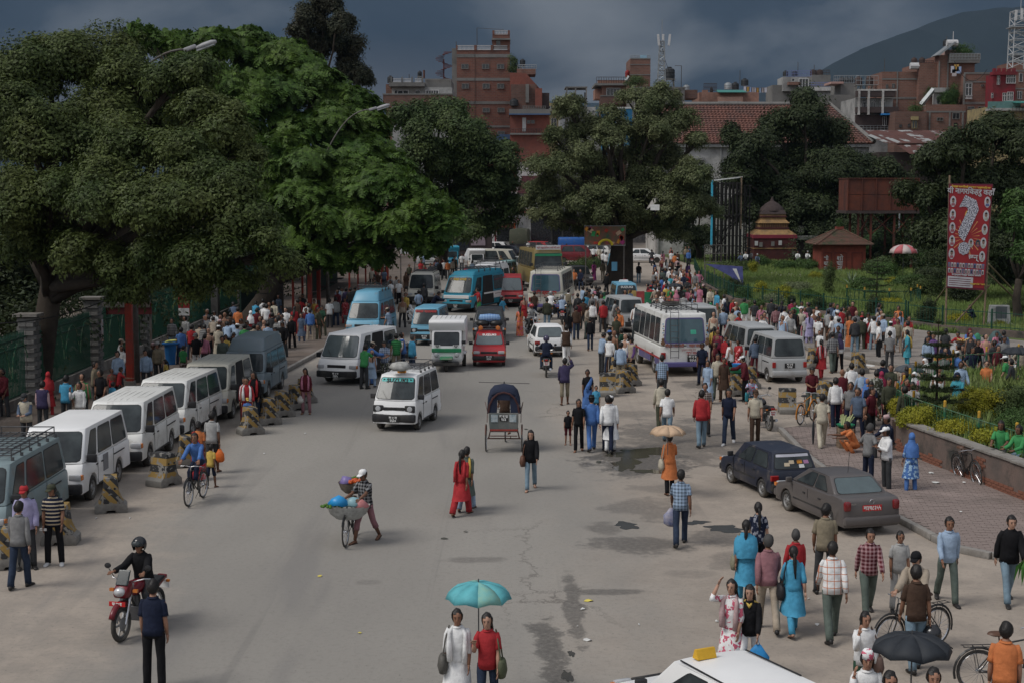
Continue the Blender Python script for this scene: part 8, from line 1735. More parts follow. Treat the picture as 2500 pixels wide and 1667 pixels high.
crowd('C','near the cream bus','''
885 685 mk -120 Scy Pjn -|man in a bright blue shirt striding across the road
665 605 mo 110 Trd Pgn -|boy in a red shirt and green trousers at the minibus door
1055 780 wS 20 Aog4 X l|woman in an orange patterned sari carrying a printed bag
1095 680 wS 5 Krd Xrd p
1195 638 mw 5 Tbr Pjn -|man in a brown t-shirt with a backpack
1315 700 ms 0 Jol Jjl -|person in an olive jacket with a round emblem, back turned
1520 615 ms 0 Vkh Pgr - ^wh|man in an olive waistcoat over a white shirt
1520 820 ms 0 Tbk Pjn p
1595 780 mw 0 Lbr Jjn -|man in a brown sweater and jeans walking away
1665 700 ms 0 Lbr Pdg -
1750 730 mw 0 Lwh Pdg -|man in a white shirt and grey trousers walking away near the silver minivan
1730 885 ww 0 Lbk Jjn Cbk|woman in a black top and blue jeans with a dark cap
1500 960 mw 5 Vbr Pwh - ^wh|old man in white with a brown waistcoat beside the white hatchback
1575 420 mS 175 Tog Pdg -
1640 425 mS 150 Jnv Pjn -
1765 350 ww -5 Amg X p|woman in a pink and maroon sari walking away
1850 340 mw 5 Lkh Pbg -|man in a khaki shirt walking away near the tree trunk
1885 455 mS -60 Jbk Pbk -
1760 205 mw 0 Lwh Pbk -
1815 210 mw 0 Lcr Pbg -
1850 250 mw 0 Lwh Pdg -
1880 262 mw 5 Lwh Pdg -
995 405 ms 90 Jbk Pdg -
985 155 ms 175 Jdg Pdg -
830 290 ms 5 Tdg Pdg -
875 293 ms 170 Lyl Pdg -
940 320 bS1.3 -20 Tog Pdg -
500 270 ms 175 Swh Pdg -
600 340 ms 10 Tlb Pdg -
770 95 ww 0 Ktq Xtq l
945 35 mS 0 Lgy Pdg -
330 330 mS 170 Lwh Pdg -
365 335 mS 20 Lor Pdg -
410 325 mS -20 Lbg Pdg -
430 300 mS 175 Lol Pdg -
290 340 mS 170 Jbk Pdg -
250 330 wS 20 Kpk Xpk l
235 360 mS 180 Tdg Pdg -
200 365 mS 175 Tdg Pdg -
150 385 wS 170 Krd Xrd l
540 385 wS 160 Krd Xrd p
665 380 wS 175 Kpk Xpk p
735 350 mS 175 Jlg Pdg -
1135 150 mS 175 Lwh Pdg -
1430 55 mS 20 Tbl Pdg -
1500 180 mS -20 Trd Pdg -
'''.replace('Lor','Log'))
crowd('C','round the blue taxi van','''
1655 585 mS -60 Llb Pdg -
1690 650 mS 20 Tcy Pdg -
1770 635 mS -150 Twh Pdg Cpk|man in a white printed t-shirt and pink cap in the waiting crowd
1745 575 mS 20 Lwh Pdg -
1785 580 mS 40 Tdg Pdg -
1820 590 mS 30 Lgy Pdg -
1700 600 mS 20 Ldg Pdg -
1720 615 mS -20 Lbr Pdg -
1840 660 mS 150 Tgy Pdg -
1885 640 mS -30 Tgn Pdg -
1918 680 mS -120 Lwh Pdg -
1855 725 mS 20 Jrd Pdg -
1800 600 mS -40 Tbk Pdg -
1870 600 mS 20 Tdn Pdg -
1610 655 mS 20 Ldg Pdg -
''')
crowd('D','round the blue taxi van','''
300 625 mS 30 Tpk Pdg -
265 665 mS 10 Tdg Pdg -
''')
crowd('D','in the crowded market lane','''
430 362 mw 0 Tbk Jjl -|young man in a black t-shirt and jeans on the empty road right of the trunk
330 350 mw 5 Llg Jjl -
580 355 wS 90 Abl X l|woman in a long dark blue sari at the edge of the lane
545 580 mS 10 Jrd Pbk Crd ^lb|man in a rose waistcoat and cap with blue sleeves
590 590 mS 20 Lbg Pdg -
625 595 mS 0 Tbr Pdg -
675 645 wS 0 Kog Xog p|woman in an ochre tunic with a very long ponytail
735 640 wS 0 Krd Xrd l
790 625 wS 20 Kpk Xpk Spk|woman in a pink shawl and orange tunic from behind
860 655 mS 0 Tlg Pdg -|person with a grey backpack in the market lane
930 620 wS 178 Kcm Xcm b ~pkf|woman in a crimson tunic facing the camera beside the checked bundle
655 420 mS 0 Lgr Pdg -
725 410 mS 0 Lwh Pdg Cwh
780 410 mS 20 Lgy Pdg Ccr
790 480 mS 0 Lpk Pdg -
835 380 mS 0 Lwh Pdg -
865 420 mS 20 Jrd Pdg Cgy
910 430 wS 0 Krd Xrd l
900 360 wS 0 Kpu Xpu p
600 490 mS 40 Tnv Pdg -
650 490 mS 60 Tbl Pdg -
700 500 mS 20 Twh Pdg -
745 440 mS 0 Twh Pdg -
820 500 mS 0 Lwh Pdg -
860 460 mS 150 Lnv Pdg -
895 510 mS 0 Tdg Pdg -
570 530 mS 90 Lnv Pdg -
520 560 mS 90 Lmr Pdg -
630 560 mS 20 Lpu Pdg -
690 530 mS 0 Lrd Pdg -
735 590 mS 160 Lgn Pdg -
780 585 mS 0 Tlg Pdg -
840 590 mS 20 Jdg Pdg -
880 580 mS 0 Jdn Pdg -
920 570 mS 0 Jdg Pdg -
985 560 mS 20 Llb5 Pdg -
1050 565 mS 170 Jbk Pdg Clk|man in a black jacket and pale cap behind the book stall
1015 580 wS 150 Kpk Xpk l
1115 600 mc 175 Lcr Pdg -|stall keeper in a cream shirt behind the fruit table
1180 630 mS 120 Lcy Pbg -|man in a blue shirt and pale trousers reaching over the fruit table
655 310 mS 0 Lmr Pdg Kwh
690 330 wS 0 Lwh Pdg l
775 270 mS 10 Log Pdg -|man in an orange shirt far up the lane
800 315 mS 10 Tlk Pdg Cwh
740 335 wS 10 Kbr Xbr l
660 250 wS 10 Kpk Xpk l
740 215 wS 0 Krd Xrd b
740 245 mS 0 Lwh Pdg -
800 250 mS -20 Jbr Pdg Clg
905 238 mS 175 Lbl Pdg -|man in a bright blue jacket facing the camera in the lane
880 205 mS 175 Lkh Pdg -
912 205 mS 150 Lsl Pdg -
980 185 mt 140 Lcr Pdg -
1020 200 mt 160 Llb Pdg -
1045 175 mS 60 Llb Pdg -
615 560 wS 0 Kpu Xpu l
805 360 mS 0 Tbk Pdg -
''')
crowd('D','beside the striped bus','''
75 1035 mc -60 Slb Pdg -
150 1060 mS -30 Lwh Pjn -
255 1120 mS -15 Llb Pkh -|man in a pale blue shirt with a black shoulder bag, back turned
365 1075 mS 120 Vbg Pbk Cbk ^pu|man in a beige waistcoat with purple sleeves and striped track trousers
215 865 mS 178 Tol Pdg -|man in a dark olive shirt leaving the silver minivan
240 810 mS 175 Jog Pwh -|man in an orange sleeveless jacket behind the silver minivan
155 1010 mS 30 Lkh Pdg Cbl
190 1010 mS -40 Lol Pdg -
270 990 mS 60 Tdn Pdg -
295 1045 mS -30 Lwh Pdg -
340 1045 mS 30 Tbk Pdg -
510 745 mS 0 Lgr Pdg Clg
1150 975 wS 0 Lyl Pbk p|woman in a pale yellow sweater and dark trousers behind the bus
1265 1060 wS 175 Krd Dlv - ~rdF|woman wrapped in a red shawl over a lavender skirt
1385 1095 wS 150 Ard4 X b|woman in a red sari holding a red bag
1545 1070 mS 0 Lsl Pmr Cdg|man in a slate shirt and maroon trousers behind the white minivan
1290 900 wS 165 Kmr4 Xmr w
1370 910 wS 20 Jbk Pdg l
1440 920 mS 175 Tdg Pdg -
1560 895 mS 178 Tdg Pdg -
''')
crowd('D','along the garden fence','''
1100 805 mw 150 Lkh Pdg -
1145 835 mS 0 Lcr Pdg -
1240 790 mS 0 Llb Pdg -
1325 805 mS 0 Lcr Pdg -
1250 665 mS 60 Swh Pdg -
1275 695 wS 30 Jnv Pdg l
1365 738 mS 0 Lcr Pdg Kwh
1440 702 mS 0 Lgn Pwh -|man in a green jacket and white trousers, back to the camera by the fence
1540 722 mS 0 Tdg Pwh -
1700 705 ms 0 Jdg Pdg -|man in a dark jacket standing against the fence wall
1745 775 mS 0 Lmr1 Pdg -
1825 785 mS 0 Lwh Pbk -|man in a white shirt with a large black bag on his hip
1915 805 mS 120 Jbk Pgr -
1925 740 mS 175 Lgn2 Pdg -
''')
crowd('O','at the garden fence kerb','''
75 240 mS 0 Lwh Pbk -
185 265 mS -30 Jbk Pgr -
195 180 bt 170 Lwh2 Pdg -
280 175 mt 150 Lwh Pdg -
335 188 mt 180 Lkh Pdg Trs
305 240 wS 175 Kpk Xpk l
270 250 mS 160 Lcr Pdg -
315 350 bS1.4 0 Sgy1 Plg -|boy in a grey checked shirt and pale trousers by the kerb
360 300 wS 0 Klv Xlv p|woman in a lavender tunic with a long ponytail
460 225 mt 130 Lwh Pdg -
410 265 mS 10 Lwh Pdg -
480 305 mS 0 Vdg Pdg - ^cm
580 265 mw 0 Llg Pbr -|man in a light grey shirt and brown trousers walking along the fence
610 220 mt 20 Llg Pdg -
620 340 mS 60 Swh Pdg -
670 280 mS 180 Swh Pdg Twh
695 360 mS 0 Tlb Pdg Cgy
745 235 mt 178 Lcr Pdg -|man in a cream shirt sitting on the fence wall
825 330 wS 175 Aog X b|woman in an ochre-orange sari facing the camera
885 360 mS 0 Jdg Jjl -
960 340 mS 0 Jol Pol Crd|man in an olive jacket and red cap, back turned
900 280 mS 175 Lgy Pdg 0
965 285 mt 170 Tbk Pdg -
1035 300 mS 160 Twh Pdg -
1045 360 wS 175 Krd Xrd b
1105 340 mS 0 Lwh Jjl Cdg
1160 400 mS 90 Gwh Pbk -|man in a white polo shirt and black trousers standing at the kerb edge
1215 320 mS 120 Llb Pdg Tbg
1185 280 mS 20 Llb Pdg -
1295 400 ms 0 Kwh Xwh Kwh|man in a long white robe and white cap, back turned
1285 515 ms -10 Tgy Pdg - #1|man in a grey t-shirt and dark trousers at the kerb
1375 370 mS 170 Lkh Pbg -
1490 400 mS 0 Lcr Pdg -
1490 500 wS 90 Ktq Xtq l ~yl|woman in a turquoise tunic and yellow shawl, head bowed
480 505 bS1.45 150 Swh Pdg -
500 610 ww 10 Krd Xrd p ~lk|woman in a red suit with a pale pink scarf and black handbag
630 525 mw 5 Ldg1 Pgr -
690 455 mS 170 Tdg Pdg -
710 545 wS 0 Lwh Pbk Sdv|woman in a white top and black skirt with a dark headscarf
''')
crowd('F','near the corner barriers','''
285 335 mc 180 Smr Pgr - #1|man in a maroon shirt looking at his hands
378 565 mk 0 Scr Pcr - #1|man in cream shirt and cream trousers carrying a folded umbrella
492 425 mw 0 Lwh Pnv -|man in a white shirt and navy trousers walking away
545 352 mS -5 Rmr X 0 #1|shaven-headed monk in a maroon robe, back turned
628 300 mS 0 Lwh Pgy -
718 352 mS 0 Llb Pgy -
785 455 mc 178 Snv Pdg - #1|man in a dark blue shirt looking at his watch
840 360 mS 10 Jol6 Pol6 -|person in a camouflage jacket
945 425 mS 180 Jol Pbk -|young man in an olive jacket over a yellow t-shirt
760 430 wS 0 Kbl Xbl Sbl
680 470 bS.9 170 Qrs Pdg -
880 370 wS 20 Kcm Xcm Scm
1015 345 bS.9 150 Tbg Htq -
1095 330 wS 20 Kbk4 Xbk w
1165 375 wS 120 Lpk Pdg Swh
1150 460 mS 150 Tlg Pdg -
''')
crowd('F','on the brick-paved terrace','''
660 795 wq 100 Tog Xog -|child in orange squatting by the vegetable crate
775 815 mh -60 Sgy Pnv G #1|grey-haired man in a grey shirt with hands on hips
930 842 mf 110 Lwh Pdg Cwh #2|old man in a white shirt and white cap talking
950 742 mt 120 Lnv Pdg Tlk|seated man in a dark jacket and patterned topi
1140 895 wS 10 Kbl4 Xbl Sbl|woman in a blue printed shawl and orange-blue skirt in sandals
''')
crowd('F','among the street sellers','''
1700 105 mf 178 Tbk Pbk - #1|man in a black t-shirt with folded arms
1925 75 mS 180 Sgy Pgr -|man in a grey shirt standing at the right edge of the sellers
1770 60 mS 0 Lpk Pgy Cdg
1540 140 mS 60 Lbg Pdg -
1575 140 mq 160 Ldg Pdg -
1425 10 mS -20 Tdg Pdg -|man in a dark grey t-shirt holding a folded black umbrella
1525 195 mS 120 Lbl Pdg Kwh
1555 285 mS 180 Llb Pdg -
1530 380 mS 150 Ttq Pdg Cnv
1940 240 mS 60 Tgn Pdg Cwh|young man in a green t-shirt and white cap
1620 5 mq 175 Lbl Pdg Smr
1550 35 mq 140 Lrd Pdg -
1855 35 wq 170 Kpk Xpk b
1990 265 mS 60 Ldg Pdg -
2050 230 mq 120 Lwh Pdg -
2060 400 wq 150 Krd Xrd l
1370 330 mS 0 Lwh Pdg -
1300 260 wq 100 Lwh Pdg Swh
''')
crowd('N','before the shrine','''
715 975 mt 150 Lsl Pdg -
765 960 mt 170 Lwh Pdg -
820 950 mt 160 Llg Pdg -
890 985 mt 180 Lsl Pdg Clg
1335 955 mt 170 Lwh Pdg -
1440 955 mt 180 Lwh Pdg Clg
780 340 mS 0 Tgn Pdg -
110 905 mS 175 Lkh Pdg -
''')
def rider(pos,fac,kind,sex,top,bot,head,label,h=1.67,z=None,**k):
 s=h/1.68;r=person(Vector((pos[0],pos[1],(z if z is not None else(.93 if kind=='B' else.80))+.10*s-.02)),h,fac,kind,sex,top,bot,head,'',label,**k);POSED[id(r)]=(r,kind);return r
def ang(f):return math.degrees(math.atan2(-f[0],f[1]))
def off(p,f,d):v=Vector((f[0],f[1],0)).normalized();return(p[0]+v.x*d,p[1]+v.y*d)
f=(-.13,-.99);rider(off(at(461,1236,f,.54),f,-.22),ang(f),'B','m','Lbl','Pnv','-','cyclist in a bright blue shirt riding toward the camera',skin=1)
f=(-.24,-.97);rider(off(at(297,1564,f,.64),f,-.22),ang(f),'M','m','Jbk','Pdg','Mbk','motorcyclist in a black padded jacket and black helmet',skin=1)
f=(.02,1);rider(off((1.42,62.4),f,-.2),ang(f),'M','m','Jnv','Jjn','Mdv','motorcyclist in dark clothes and helmet riding away in mid road')
f=(.35,-.94);rider(off((1.05,79.5),f,-.2),ang(f),'M','m','Llg','Pdg','Mrd','motorcyclist in a pale jacket and red helmet facing the camera')
f=(0,1);rider(off((2.85,86.3),f,-.2),ang(f),'M','m','Llb','Pnv','Mgy','motorcyclist in a light blue shirt with a sling bag behind the cream bus')
f=(.1,1);rider(off((2.3,89.5),f,-.2),ang(f),'M','m','Twh','Pdg','Mgy','motorcyclist in a white t-shirt and silver helmet beside the cream bus')
f=(.05,1);rider(off((13.9,151),f,-.2),ang(f),'M','m','Lnv','Pdg','-','motorcyclist in navy at the far crossing');rider(off((13.9,151),f,-.62),ang(f),'M','m','Ldg','Pdg','-','pillion passenger in dark grey at the far crossing')
f=(.02,1);rider(off((-.23,44.5),f,.72),ang(f),'B','m','Tbr','Fdg','-','rickshaw driver in brown half hidden by the hood')
for(x,y,top,bot,hd,fc,lab)in((1905,815,'Tgn','Pdg','w',150,'curly-haired man in a green and grey t-shirt sitting on the brick wall'),(2075,855,'Lgn','Jjl','-',120,'man in a green shirt and jeans sitting on the wall at the right edge')):
 g=P(x/3.485+1900,y/3.485+800,1.62);r=person(Vector((g.x,g.y,.40)),1.67,fc,'t','m',top,bot,hd,'',lab,skin=2);POSED[id(r)]=(r,'t')
g=P(1665/3.485+1900,1222/3.485+400,.85);r=person(Vector((g.x,g.y,0)),1.6,110,'q','m','Lnv','Pnv','-','','man in dark blue crouching with his head down on the garden grass');POSED[id(r)]=(r,'q')
def fill(n,xr,yr,loc,cols,seed,fac=(0,360),avoid=.45):
 rg=random.Random(seed);pts=[(p[0].location.x,p[0].location.y)for p in PEOPLE];k=0;tries=0
 while k<n and tries<n*40:
  tries+=1;x=rg.uniform(*xr);y=rg.uniform(*yr);g=P(x,y,1.65)
  if any((g.x-a)**2+((g.y-b)*.45)**2<avoid**2 for a,b in pts):continue
  sex=rg.choice('mmmw');c=rg.choice(cols);hd='-' if sex=='m' else rg.choice('lpb');top=(rg.choice('LLTSJ')if sex=='m' else 'K')+c;bot=('P' if sex=='m' else 'X')+(rg.choice(('dg','bk','nv','jn','kh','gr'))if sex=='m' else c)
  r=person(Vector((g.x,g.y,0)),HH[sex]*rg.uniform(.96,1.03),rg.choice((rg.uniform(*fac),rg.uniform(150,200))),rg.choice('sSSwh'),sex,top,bot,hd,loc);POSED[id(r)]=(r,'s');pts.append((g.x,g.y));k+=1
DK=['dg','bk','br','nv','gy','wh','lb','mr','bg','cr','ol','rd','sl','lg']
BR=['rd','pk','wh','lb','nv','og','cm','wh','gy','tq','yl','pu','mr','cr']
fill(14,(900,1010),(640,690),'beside the red posts',DK,5)
fill(10,(640,760),(712,770),'in the footpath shade',DK,6)
fill(8,(1010,1120),(620,650),'by the far red banner',DK,8)
fill(30,(1590,1710),(655,740),'in the crowded market lane',BR,9,avoid=.3)
fill(26,(1760,2230),(728,775),'in the throng by the fence',BR[:8]+DK,11,avoid=.4)
fill(14,(2260,2500),(800,880),'among the street sellers',BR+DK,12,avoid=.4)
fill(10,(1400,1560),(690,760),'round the blue taxi van',DK,13,avoid=.4)
fill(8,(2060,2220),(880,960),'near the corner barriers',DK,14,avoid=.5)
fill(6,(1700,1830),(800,880),'right of the striped bus',BR,15,avoid=.5)
def colname(c):return CC[c][0]
def auto_label(rec):
 r,label,sex,top,bot,head,pz,loc,scarf=rec
 if label:return label
 who={'m':'man','w':'woman','b':'boy','g':'girl'}[sex];pat=PAT[top[3]][0]+' ' if len(top)>3 else ''
 s=f"{who} in {colname(top[1:3])} {pat}{GN[top[0]]}"
 if bot[0]!='X' and len(bot)>2 and top[0]not in 'KAR':s+=f" and {colname(bot[1:3])} {BN[bot[0]]}"
 if head[0]in 'CTKSB':s+=' and '+{'C':'cap','T':'topi','K':'skullcap','S':'headscarf','B':'hat'}[head[0]]
 if pz in VERB and pz not in 'BMkKwP':s+=' '+VERB[pz]
 return s+', '+loc
ORD=['second','third','fourth','fifth','sixth','seventh','eighth','ninth','tenth','eleventh']
grp={}
for rec in PEOPLE:grp.setdefault(auto_label(rec),[]).append(rec)
_used=set(grp)
for lab,recs in grp.items():
 recs.sort(key=lambda q:q[0].location.x/q[0].location.y)
 for i,rec in enumerate(recs):
  if len(recs)==1:t=lab
  else:
   a,_,b=lab.partition(', ');pre='leftmost' if i==0 else('rightmost' if i==len(recs)-1 else ORD[i-1]+' from left')
   t=f"{pre}, {a}, {b}"
  w_=t.split()
  if len(w_)>16:t=' '.join(t.replace(' and dark grey trousers','').replace(' and black trousers','').replace(' and navy trousers','').replace('long-sleeved ','').split()[:16])
  rec[0]['label']=t
  if rec[0].location.y>0 and len(PEOPLE):rec[0]['group']='people in the busy square'
print('people',len(PEOPLE))
def _px(r):q=r[0].location;return abs(CX+q.x*F/q.y-CX)<1330
inview=sorted([r for r in PEOPLE],key=lambda r:r[0].location.y)
far=inview[290:];dgm={}
bpy.context.view_layer.update()
for rec in far:
 r=rec[0]
 for ch in list(r.children):
  if ch.name.split('.')[0]in('face','shoe','sandal'):bpy.data.objects.remove(ch);continue
  if ch.name.split('.')[0]=='body':mt0=ch.material_slots[0].material;ch.data=pmesh(rec[6],'body',1);ch.material_slots[0].link='OBJECT';ch.material_slots[0].material=mt0
  M=r.matrix_world@ch.matrix_basis;me=ch.data;n=len(me.vertices);co=np.empty(n*3,dtype=np.float32);me.vertices.foreach_get('co',co);co=co.reshape(-1,3);Mn=np.array(M);co=co@Mn[:3,:3].T+Mn[:3,3]
  mt_=ch.material_slots[0].material;dgm.setdefault(mt_.name,[mt_,[],[],0]);d=dgm[mt_.name];off_=d[3];d[1].append(co);ls=np.empty(len(me.loops),dtype=np.int32);me.loops.foreach_get('vertex_index',ls);lt=np.empty(len(me.polygons),dtype=np.int32);me.polygons.foreach_get('loop_total',lt);d[2].append((ls+off_,lt));d[3]+=n;bpy.data.objects.remove(ch)
 bpy.data.objects.remove(r)
vs_=[];ls_=[];lt_=[];mi_=[];mats_=[];o_=0
for k,(mt_,cs,fl,n)in dgm.items():
 for l_,t_ in fl:ls_.append(l_+o_);lt_.append(t_);mi_.append(np.full(len(t_),len(mats_),dtype=np.int32))
 vs_.append(np.concatenate(cs));o_+=n;mats_.append(mt_)
vs_=np.concatenate(vs_);ls_=np.concatenate(ls_);lt_=np.concatenate(lt_);mi_=np.concatenate(mi_)
cm=bpy.data.meshes.new('crowd');cm.vertices.add(len(vs_));cm.vertices.foreach_set('co',vs_.ravel());cm.loops.add(len(ls_));cm.loops.foreach_set('vertex_index',ls_);cm.polygons.add(len(lt_));st_=np.concatenate([[0],np.cumsum(lt_)[:-1]]).astype(np.int32);cm.polygons.foreach_set('loop_start',st_);cm.polygons.foreach_set('loop_total',lt_);cm.polygons.foreach_set('material_index',mi_);cm.polygons.foreach_set('use_smooth',np.ones(len(lt_),dtype=bool))
for m_ in mats_:cm.materials.append(m_)
cm.update(calc_edges=True);co_=link('crowd',cm);tag(co_,'farther people of the crowd thronging the lane and the far footpaths',kind='stuff')
print('far crowd',len(far))
# =============== STREET OBJECTS ===============
def stripes(name,diag):
 m=mat(name,(.23,.22,.20),rough=.9,var=.2,vs=3,bump=.4,bs=18,dirt=(.12,.11,.10));n=m.node_tree.nodes;l=m.node_tree.links;b=n['Principled BSDF'];src=b.inputs['Base Color'].links[0].from_socket;tc=n.new('ShaderNodeTexCoord');sp=n.new('ShaderNodeSeparateXYZ');l.new(tc.outputs['Object'],sp.inputs[0])
 def op(o,a,b_,c=None):
  k=n.new('ShaderNodeMath');k.operation=o
  for i,v in enumerate((a,b_,c)):
   if v is None:continue
   if isinstance(v,(int,float)):k.inputs[i].default_value=v
   else:l.new(v,k.inputs[i])
  return k.outputs[0]
 q=op('ADD',op('MULTIPLY',sp.outputs['X'],diag*1.1),op('ADD',sp.outputs['Z'],op('MULTIPLY',sp.outputs['Y'],.25*diag)));f=op('LESS_THAN',op('FRACT',op('MULTIPLY',q,2.7),None),.5)
 mx=n.new('ShaderNodeMix');mx.data_type='RGBA';l.new(f,mx.inputs[0]);mx.inputs[6].default_value=(.27,.175,.055,1);mx.inputs[7].default_value=(.035,.035,.036,1)
 nz=n.new('ShaderNodeTexNoise');nz.inputs['Scale'].default_value=7;nz.inputs['Detail'].default_value=7;l.new(tc.outputs['Object'],nz.inputs['Vector']);hi=op('GREATER_THAN',sp.outputs['Z'],.24);w_=op('MULTIPLY',hi,op('LESS_THAN',nz.outputs['Fac'],.56));m2=n.new('ShaderNodeMix');m2 .data_type='RGBA';l.new(w_,m2 .inputs[0]);l.new(src,m2 .inputs[6]);l.new(mx.outputs[2],m2 .inputs[7]);l.new(m2 .outputs[2],b.inputs['Base Color']);return m
SD=stripes('barrier_paint',1.0);SF=stripes('barrier_paint_level',.0)
bp_=[(-.38,0),(-.13,0),(-.09,.07),(.09,.07),(.13,0),(.38,0),(.38,.17),(.27,.26),(.19,.44),(.155,.86),(-.155,.86),(-.19,.44),(-.27,.26),(-.38,.17)]
_bm=Pz(bp_,-.29,.29).me('concrete_block',bevel=.015,smooth=True);_bm.materials.append(None)
def barrier(x,y,rz,lab,flat=0,z=0):
 g=P(x,y);r=empty('concrete_barrier',lab,'barrier',(g.x,g.y+.28,z),rz,'striped concrete barriers');o=link('concrete_block',_bm,parent=r);o.material_slots[0].link='OBJECT';o.material_slots[0].material=SF if flat else SD
 for s in(-.09,.09):Lt([(.001,.004),(.028,.004),(.028,-.01)],(s*1.1,-.292,.60),n=8,axis='y').obj('bolt_hole',SEAL_,r)
SEAL_=mat('hole_black',(.02,.02,.02))
for x,y,rz,lab,fl in((18,1392,.2,'striped barrier behind the man in grey at the left edge',0),(140,1332,.1,'low striped barrier hidden behind the striped-polo man',0),(264,1253,.25,'striped barrier beside the white van with the grey patch',0),(394,1188,1.0,'turned striped barrier beside the third parked van',1),(450,1142,.3,'striped barrier behind the cyclist',0),(608,1062,.5,'striped barrier nearest of the close row by the slate van',0),(652,1038,.5,'second barrier of the close row by the slate van',0),(686,1019,.5,'third barrier of the close row by the slate van',0),(720,1002,.5,'fourth barrier of the close row, left of the maroon cardigan',0),(742,985,.5,'last barrier of the close row, behind the maroon cardigan',0),(1484,968,1.57,'flat-faced striped barrier right of the blue sari',1),(1524,960,.4,'slanted striped barrier in front of the waiting men',0),(1540,943,.4,'rear striped barrier among the waiting men',0),(1800,968,.1,'striped barrier carrying the green basin',0),(1832,950,.3,'striped barrier behind the maroon jacket man',0),(1925,1010,1.5,'worn striped barrier alone in front of the silver minivans',1),(2018,990,.3,'striped barrier behind the man in the maroon shirt',0),(1990,900,.2,'striped barrier behind the tail light of the silver minivan',0),(2098,912,.3,'striped barrier behind the maroon-robed monk',0),(1508,925,.3,'farthest striped barrier of the middle group',0)):barrier(x,y,rz,lab,fl)
def street_lamp(label,base,hz_,head,bend,cat='street lamp',r=.10,down=0):
 o=empty('street_lamp',label,cat,base);hx,hz2=head;Tb([(0,0,0),(0,0,3.5),(0,0,hz_)],[r*1.25,r,r*.7],n=10).obj('pole',STEEL_L,o,smooth='all');pts=[(hx*q,0,hz_+(hz2-hz_)*(1-(1-q)**2.2))for q in[i/8 for i in range(9)]];Tb(pts,r*.45,n=7).obj('arm',STEEL_L,o,smooth='all')
 hd=MB();hd.box((hx+.15,0,hz2+.04),(.5,.20,.16),ry=-bend).obj('lamp_socket',LAMPM,o,bevel=.04,smooth=True);h2=Lt([(.001,-.42),(.14,-.36),(.20,-.1),(.19,.25),(.10,.42),(.001,.45)],(0,0,0),n=12,axis='x',sx=1,sy=.62).obj('lamp_head',LAMPM,o,loc=(hx+.75,0,hz2+.16),smooth='all');h2 .rotation_euler[1]=-bend;Bx((0,0,0),(.7,.3,.05),ry=-bend).obj('lamp_lens',mat('lamp_lens',(.35,.36,.37),rough=.2),o,loc=(hx+.75,0,hz2+.06));return o
STEEL_L=mat('lamp_pole_grey',(.13,.125,.115),rough=.7,dirt=(.08,.05,.035),dscale=2);LAMPM=mat('lamp_head_grey',(.30,.30,.31),rough=.5)
street_lamp('nearest street lamp, grey pole by the red post with its head above the camphor tree',Vector((-14.7,59,0)),11.6,(2.2,13.0),.35)
street_lamp('second street lamp with a long curved arm in front of the jacarandas',Vector((-11.2,92,0)),9.8,(2.7,12.4),.30,r=.09)
street_lamp('third street lamp, only its head showing in the bushy green tree',Vector((-7.2,150,0)),11.0,(1.2,12.1),.1)
RP=mat('post_red',(.32,.035,.018),rough=.6,dirt=(.12,.05,.04),dscale=2)
for x,y,lab in((319,950,'square red post beside the grey lamp pole'),(757,800,'bright red post at the bus stop, in front of the yellow dress'),(779,792,'thinner red post right of the bright one'),(919,715,'red post left of a pair near the white shirts'),(933,706,'left post of the close red pair'),(946,700,'right post of the close red pair')):
 g=P(x,y);r=empty('red_post',lab,'post',(g.x,g.y,.14),group='red bus stop posts');s=.17 if x<400 else.14;Bx((0,0,1.75),(s*1.5,s*1.5,3.5)).obj('shaft',RP,r,bevel=.02);Bx((0,0,.1),(s*2,s*2,.2)).obj('foot',KERB,r)
def banner(name,label,D,x0,x1,y0,y1,m,depth=.06,posts=1,tilt=0,cat='banner',z=.14,split=None):
 a=Q(x0,y1,D);b_=Q(x1,y0,D);c=(a.x+b_.x)/2;r=empty(name,label,cat,(c,D,z));w=b_.x-a.x;h=b_.z-a.z;Bx((0,0,(a.z+b_.z)/2-z),(w,depth,h),rz=tilt).obj('panel',m,r)
 if split:Bx((0,-depth/2-.006,a.z+h*.18-z),(w*.98,.01,h*.32),rz=tilt).obj('white_print',split,r)
 if posts:
  for s in(-1,1):Bx((s*w*.47,depth,(b_.z-z)/2),(.08,.08,b_.z-z)).obj('leg',STEEL_L,r)
 return r
RBN=mat('banner_red',(.30,.03,.03),rough=.7,var=.2,vs=2)
r=banner('banner','red and white banner hanging at the far bus stop',112,977,1013,574,622,RBN,split=WHT);text('सम्मेलन',.42,WHT,r,(0,-.06,Q(1000,592,112).z-.14),(PI/2,.1,0))
r=banner('shelter_banner','red and white banner half hidden by leaves above the footpath crowd',78,417,462,716,772,RBN,split=WHT,posts=0);
r=banner('shelter_board','long dark red and grey shelter board behind the lamp pole',64,232,370,740,768,mat('board_maroon',(.10,.018,.018)),posts=1);Bx((0,-.07,1.9+.75),(2.3,.02,.22)).obj('grey_strip',STEEL_L,r);text('नेपाल',.16,RP,r,(.6,-.09,2.65),(PI/2,0,0))
